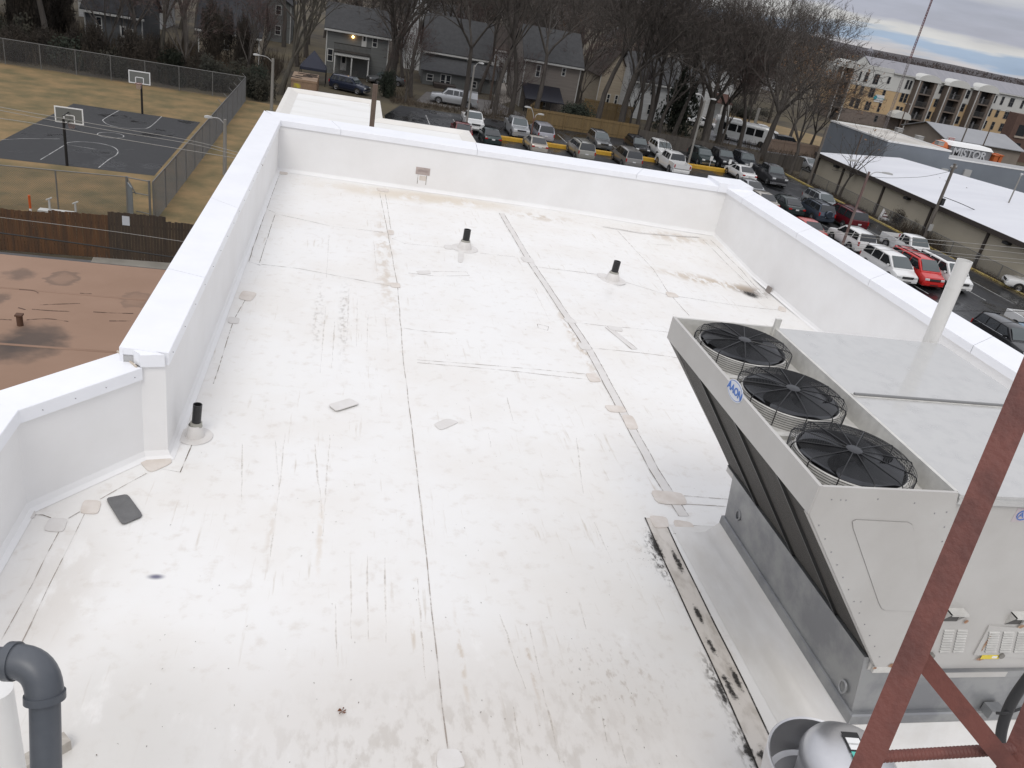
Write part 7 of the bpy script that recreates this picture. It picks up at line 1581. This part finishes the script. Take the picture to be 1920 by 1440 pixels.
tpx('d', 957, 216, 'tall bare tree at the left end of the long yellow fence', 1.0, .2)
tpx('r', 1085, 208, 'small bare tree with a low crown before the taupe house wall', .85, 1.4)
tpx('d', 1116, 244, 'straight grey trunk tree rising in front of the yellow fence, nearest the dark shrub', 1.05, 2.6)
tpx('b', 1157, 254, 'bare tree standing before the middle of the long yellow fence', 1.05, 4.0)
tpx('a', 1191, 257, 'bare tree at the right end of the long yellow fence', .95, 5.2)
tpx('c', 1232, 262, 'bare tree in front of the white house left of the evergreen', .95, .9)
tpx('w', 1318, 276, 'large bare tree behind the tall two headed lamp pole', .95, 2.9)
tpx('w', 1345, 268, 'bare tree between the lamp pole tree and the shuttle bus', .85, 5.0)
tpx('w', 1427, 299, 'huge bare tree with spreading limbs against the sky beside the shuttle bus', 1.04, 1.3)
tpx('c', 1480, 328, 'wide low branching bare tree behind the charcoal pickup', .86, 3.3)
tpx('o', 1512, 290, 'bare tree with clinging brown leaves left of the apartment block', 1.05, .5)
tpx('o', 1478, 266, 'brown leaved tree standing left of the pale wooden pole', 1.15, 2.5)
q = at(1603, 378, G); tree('l', 51.8, q.y, 'small crooked tree with a few dry leaves before the tan warehouse', None, 1.0, .7)
tpx('p', 527, 177, 'pale trunked tree dividing low, left of the tan container', 1.0, .8)
tpx('p', 300, 110, 'pale trunked tree behind the middle of the back fence', .95, 2.0)
tpx('a', 352, 122, 'dark bare tree behind the right part of the back fence', 1.0, 3.0)
tpx('c', 90, 66, 'bare tree behind the left part of the back fence', 1.0, 4.2)
tpx('s', 1245, 300, 'thin bare sapling at the back edge of the lot', .9); tpx('s', 925, 222, 'thin bare sapling before the gravel drive', 1.0, 1.0)
# evergreens and shrubs
def foliage(n, shape, seed, size):
    rg = random.Random(seed); mb = MB(); lumps = [(Vector((rg.gauss(0, .4), rg.gauss(0, .4), rg.uniform(.1, .95))), rg.uniform(.25, .55)) for _ in range(26)]
    for _ in range(n):
        c, r = rg.choice(lumps); v = Vector((rg.gauss(0, 1), rg.gauss(0, 1), rg.gauss(0, 1))).normalized()*r*rg.random()**.4; p = c+v
        p.z = max(.0, p.z); k = shape(min(1.2, p.z)); p.x *= k; p.y *= k
        u_ = Vector((rg.gauss(0, 1), rg.gauss(0, 1), rg.gauss(0, .6))).normalized(); w_ = u_.orthogonal().normalized(); s_ = size*rg.uniform(.6, 1.4)
        mb.add([p-u_*s_, p+w_*s_*.5, p+u_*s_, p-w_*s_*.5], [(0, 1, 2, 3)], 0)
    return mb
tk = MB(); tk.tube([(0, 0, -.02), (.01, 0, .5), (0, .01, .9)], [.035, .025, .008], 6)
TKM = mesh_only(tk, 'trunk', [BARK])
def tangle(n, seed):
    rg = random.Random(seed); mb = MB(); lumps = [(Vector((rg.gauss(0, .38), rg.gauss(0, .38), rg.uniform(.05, .85))), rg.uniform(.2, .45)) for _ in range(22)]
    for _ in range(n):
        c, r = rg.choice(lumps); p = c+Vector((rg.gauss(0, 1), rg.gauss(0, 1), rg.gauss(0, 1))).normalized()*r*rg.random()**.4; p.z = max(0, p.z)
        ribbon(mb, p, p+Vector((rg.gauss(0, .10), rg.gauss(0, .10), rg.gauss(.07, .08))), .022, 0, rg)
    return mb
TANG = mat('tangled_vine', (0.046, 0.036, 0.026), .95, col2=(0.026, 0.022, 0.018), scale=.9)
PROTO['tangle'] = (TKM, mesh_only(tangle(7000, 3), 'crown', [TANG]))
for key, sh_, m, sz in (('cone', lambda z: 1.25*(1.1-z)*.8+.12, EVERG, .050), ('ball', lambda z: 1.05, SHRUB, .055), ('ball2', lambda z: 1.0, EVERG, .06)):
    PROTO[key] = (TKM, mesh_only(foliage(4200, sh_, len(key)*7, sz), 'crown', [m]))
def shrub(key, x, y, w, h, label, group=None, cat='shrub', name='shrub', rz=0): 
    e = empty(name, (x, y, G), label, cat, group, rz); e.scale = (w, w, h)
    for nm, me in zip(('trunk', 'crown'), PROTO[key]): o = bpy.data.objects.new(nm, me); C.objects.link(o); o.parent = e
q = at(1262, 250, G); shrub('cone', q.x, q.y, 2.6, 8.5, 'dark evergreen tree between the white houses behind the old grey fence', None, 'tree', 'evergreen_tree')
q = at(1078, 236, G); shrub('ball2', q.x, q.y, 2.1, 2.4, 'dark rounded shrub leaning over the yellow board fence')
q = at(725, 182, G); shrub('ball2', q.x, q.y, 1.0, 2.6, 'dark upright shrub beside the brown post at the lot edge')
q = at(1392, 220, G); shrub('ball', q.x, q.y, 3.5, 2.4, 'dark hedge right of the brown roofed porch')
q = at(776, 112, G); shrub('ball2', q.x, q.y, 1.2, 1.4, 'round clipped shrub before the tall white house')
q = at(1690, 425, G); shrub('tangle', q.x-.2, q.y, 1.3, 1.7, 'tangled brown bush against the fence by the tan warehouse')
q = at(1725, 440, G); shrub('tangle', q.x-.3, q.y, 1.1, 1.5, 'smaller tangled bush beside the dark utility pole')
for i in range(17):
    x = -45+i*2.05+rng.uniform(-.4, .4); shrub(('tangle', 'ball', 'tangle', 'tangle', 'ball2')[i % 5], x, 87.6+rng.uniform(0, 2.2)-.045*(x+10), rng.uniform(1.5, 2.1), rng.uniform(2.3, 4.0), 'dark tangled bush behind the tall back fence', 'bushes behind the back fence', rz=rng.uniform(0, 6))
for i in range(3):
    shrub('ball2' if i % 2 else 'ball', -8.6+rng.uniform(-.6, .6), 86+i*1.6, 1.3, rng.uniform(2.0, 2.8), 'dark bush in the corner between the back fence and the annex', 'bushes at the fence corner', rz=i)
# woods: trees one can tell apart stand as copies
def clear(x, y):
    for (hx0, hx1, hy0, hy1) in keep:
        if hx0 < x < hx1 and hy0 < y < hy1: return False
    return True
keep = [(8, 17, 97, 106), (-8, 5, 86, 105), (51.3, 52.5, 40, 92), (-5, 7, 106, 125), (8, 24, 105, 133), (21, 35, 103, 122), (34, 44, 104, 124), (44, 62, 103, 140), (-27, -14, 100, 113), (-14, -3, 100, 114), (12, 19, 128, 145), (98, 205, 90, 178), (52, 98, 80, 122), (-60, 8, 80, 86)]
wd = random.Random(21); cnt = 0
def in_frame(x, y, m=80):
    v = Vector((x, y, G+9-H)); d = v.dot(FWD); px, py = 960+F*v.dot(RT)/d, 720+F*v.dot(DN)/d; return -m*2 < px < 1920+m*2 and -700 < py < 600
placed = []
def appx(x, y):
    v = Vector((x, y, G+10-H)); d = v.dot(FWD); px = 960+F*v.dot(RT)/d; return px > 1500
def scatter(n, xr, yr, keys, smin, smax, mind, label, group):
    k = 0; tries = 0
    while k < n and tries < n*60:
        tries += 1; x, y = wd.uniform(*xr), wd.uniform(*yr)
        if not clear(x, y) or not in_frame(x, y) or (smin > .7 and appx(x, y) and y < 420) or any((x-a)**2+(y-b)**2 < mind*mind for a, b in placed): continue
        placed.append((x, y)); k += 1; s = wd.uniform(smin, smax)
        tree(wd.choice(keys), x, y, label, group, s, wd.uniform(0, 6.28), s*wd.uniform(.9, 1.12))
for i in range(26):
    x, y = wd.uniform(-48, -6), wd.uniform(90, 102)
    if (-28 < x < -15) or (-13 < x < -4 and i % 2): continue
    shrub(('tangle', 'ball')[i % 5 == 0], x, y, wd.uniform(1.2, 2.0), wd.uniform(4.5, 8.5), 'tall vine covered tangle among the trees behind the back fence', 'vine covered tangles behind the back fence', rz=wd.uniform(0, 6))
scatter(44, (-62, -4), (89, 150), 'aabbccddrrpp', .75, 1.08, 3.4, 'bare grey brown tree in the wood behind the court fence', 'bare trees behind the court fence')
scatter(16, (-26, 40), (98, 107), 'sr', .6, .69, 1.8, 'small brown twiggy tree standing in front of the houses', 'small trees in front of the houses')
scatter(17, (4, 52), (98.5, 112), 'aabbddrr', .7, 1.05, 2.6, 'bare tree in the dense row at the back edge of the parking lot', 'bare trees at the back edge of the lot')
scatter(76, (-5, 100), (108, 185), 'aabbccddrrrww', .75, 1.1, 3.5, 'bare grey brown tree among the houses behind the parking lot', 'bare trees among the houses')
scatter(84, (-20, 170), (150, 330), 'aabbccddro', .8, 1.1, 4.5, 'distant bare tree in the neighbourhood behind the houses', 'distant bare trees of the neighbourhood')
scatter(8, (100, 150), (148, 162), 'rsro', .45, .7, 3.0, 'small bare reddish tree at the foot of the apartment block', 'small trees before the apartment block')
# undergrowth and far woods as uncountable masses
ug = MB(); ur = random.Random(31)
def brush(n, xr, yr, hmin, hmax, w, test=None):
    for _ in range(n):
        x, y = ur.uniform(*xr), ur.uniform(*yr)
        if test and not test(x, y): continue
        p = Vector((x, y, G)); q = p+Vector((ur.gauss(0, .35), ur.gauss(0, .35), ur.uniform(hmin, hmax))); ribbon(ug, p, q, w, 0, ur)
brush(16000, (-52, -8), (87, 112), .6, 2.8, .05); brush(7000, (-8, 50), (98, 125), .3, 1.5, .05, lambda x, y: clear(x, y)); brush(2600, (5, 36), (96.2, 99.5), .2, .8, .04); brush(2600, (36, 52), (93.5, 100), .3, 1.0, .04); brush(2600, (51.2, 52.4), (44, 92), .12, .55, .03); brush(1500, (53, 70), (92, 112), .3, 1.2, .05)
brush(700, (51.3, 52.4), (60, 66), .4, 1.5, .04)
tag(ug.build('undergrowth', BRUSH), 'dry brown brush and stalks along the fences and lot edges', 'undergrowth', None, 'stuff')
fw = MB(); fr = random.Random(41)
def far(n, r0, r1, hh, w, rib):
    for _ in range(n):
        a = fr.uniform(R(-22), R(64)); r = math.sqrt(fr.uniform(r0*r0, r1*r1)); x, y = r*math.sin(a), r*math.cos(a)
        if not in_frame(x, y, 120) or (100 < x < 210 and 150 < y < 185): continue
        h = hh*fr.uniform(.7, 1.15)
        for _ in range(rib):
            z = h*fr.uniform(.05, .75); rad = h*.42*math.sin(min(1, z/h+.15)*2.6); b = fr.uniform(0, 6.28); q0_ = math.sqrt(fr.random())*rad
            p = Vector((x+q0_*math.cos(b), y+q0_*math.sin(b), G+z)); q = p+Vector((fr.gauss(0, .6), fr.gauss(0, .6), fr.uniform(.6, 2.2)))*(h/12); ribbon(fw, p, q, w*fr.uniform(.6, 1.4), 0 if fr.random() < .75 else 1, fr)
far(520, 320, 620, 13, .28, 46); far(700, 620, 1100, 14, .50, 30); far(1300, 1000, 1900, 15, 1.2, 20)
FARW = mat('far_wood', (0.050, 0.043, 0.043), .95, col2=(0.075, 0.062, 0.06), scale=.02); FARR = mat('far_wood_reddish', (0.075, 0.05, 0.046), .95)
tag(fw.build('far_woods', [FARW, FARR]), 'wide belt of bare woods reaching to the skyline', 'woods', None, 'stuff')
# skyline: low wooded ridge and a domed tower
rd = MB(); pts = []
for i in range(81):
    a = R(-30)+R(100)*i/80; h0 = 16+3*math.sin(i*.31)+1.5*math.sin(i*.83+1); pts.append((a, h0))
for r_, k in ((1900, 0), (2300, 1.0), (2900, .8), (3600, 0)): rd.v += [(r_*math.sin(a), r_*math.cos(a), G+.5+h_*k) for a, h_ in pts]
for r_ in range(3):
    for i in range(80): rd.f.append((r_*81+i, (r_+1)*81+i, (r_+1)*81+i+1, r_*81+i+1)[::-1]); rd.m.append(0); rd.sm.append(True)
struct(rd, 'ridge_hill', mat('ridge_wood', (0.06, 0.052, 0.055), .95, col2=(0.045, 0.04, 0.042), scale=.02))
Yw = 1500.0; q = atY(1630, 101, Yw); t = atY(1629, 90, Yw); w = 9
e = empty('domed_tower', (q.x, Yw, G), 'distant pale domed tower on the wooded skyline', 'tower'); TW = mat('far_tower', (.20, .20, .22), .8)
mb = MB(); mb.tube([(q.x, Yw, G), (q.x, Yw, q.z+1)], w, 12, smooth=False); mb.build('shaft', TW, e)
mb = MB(); mb.lathe([(w*.8, 0), (w*.75, 3), (w*.5, 6.5), (w*.15, 9), (0, 13)], (q.x, Yw, q.z+1), 12); mb.build('dome', TW, e)
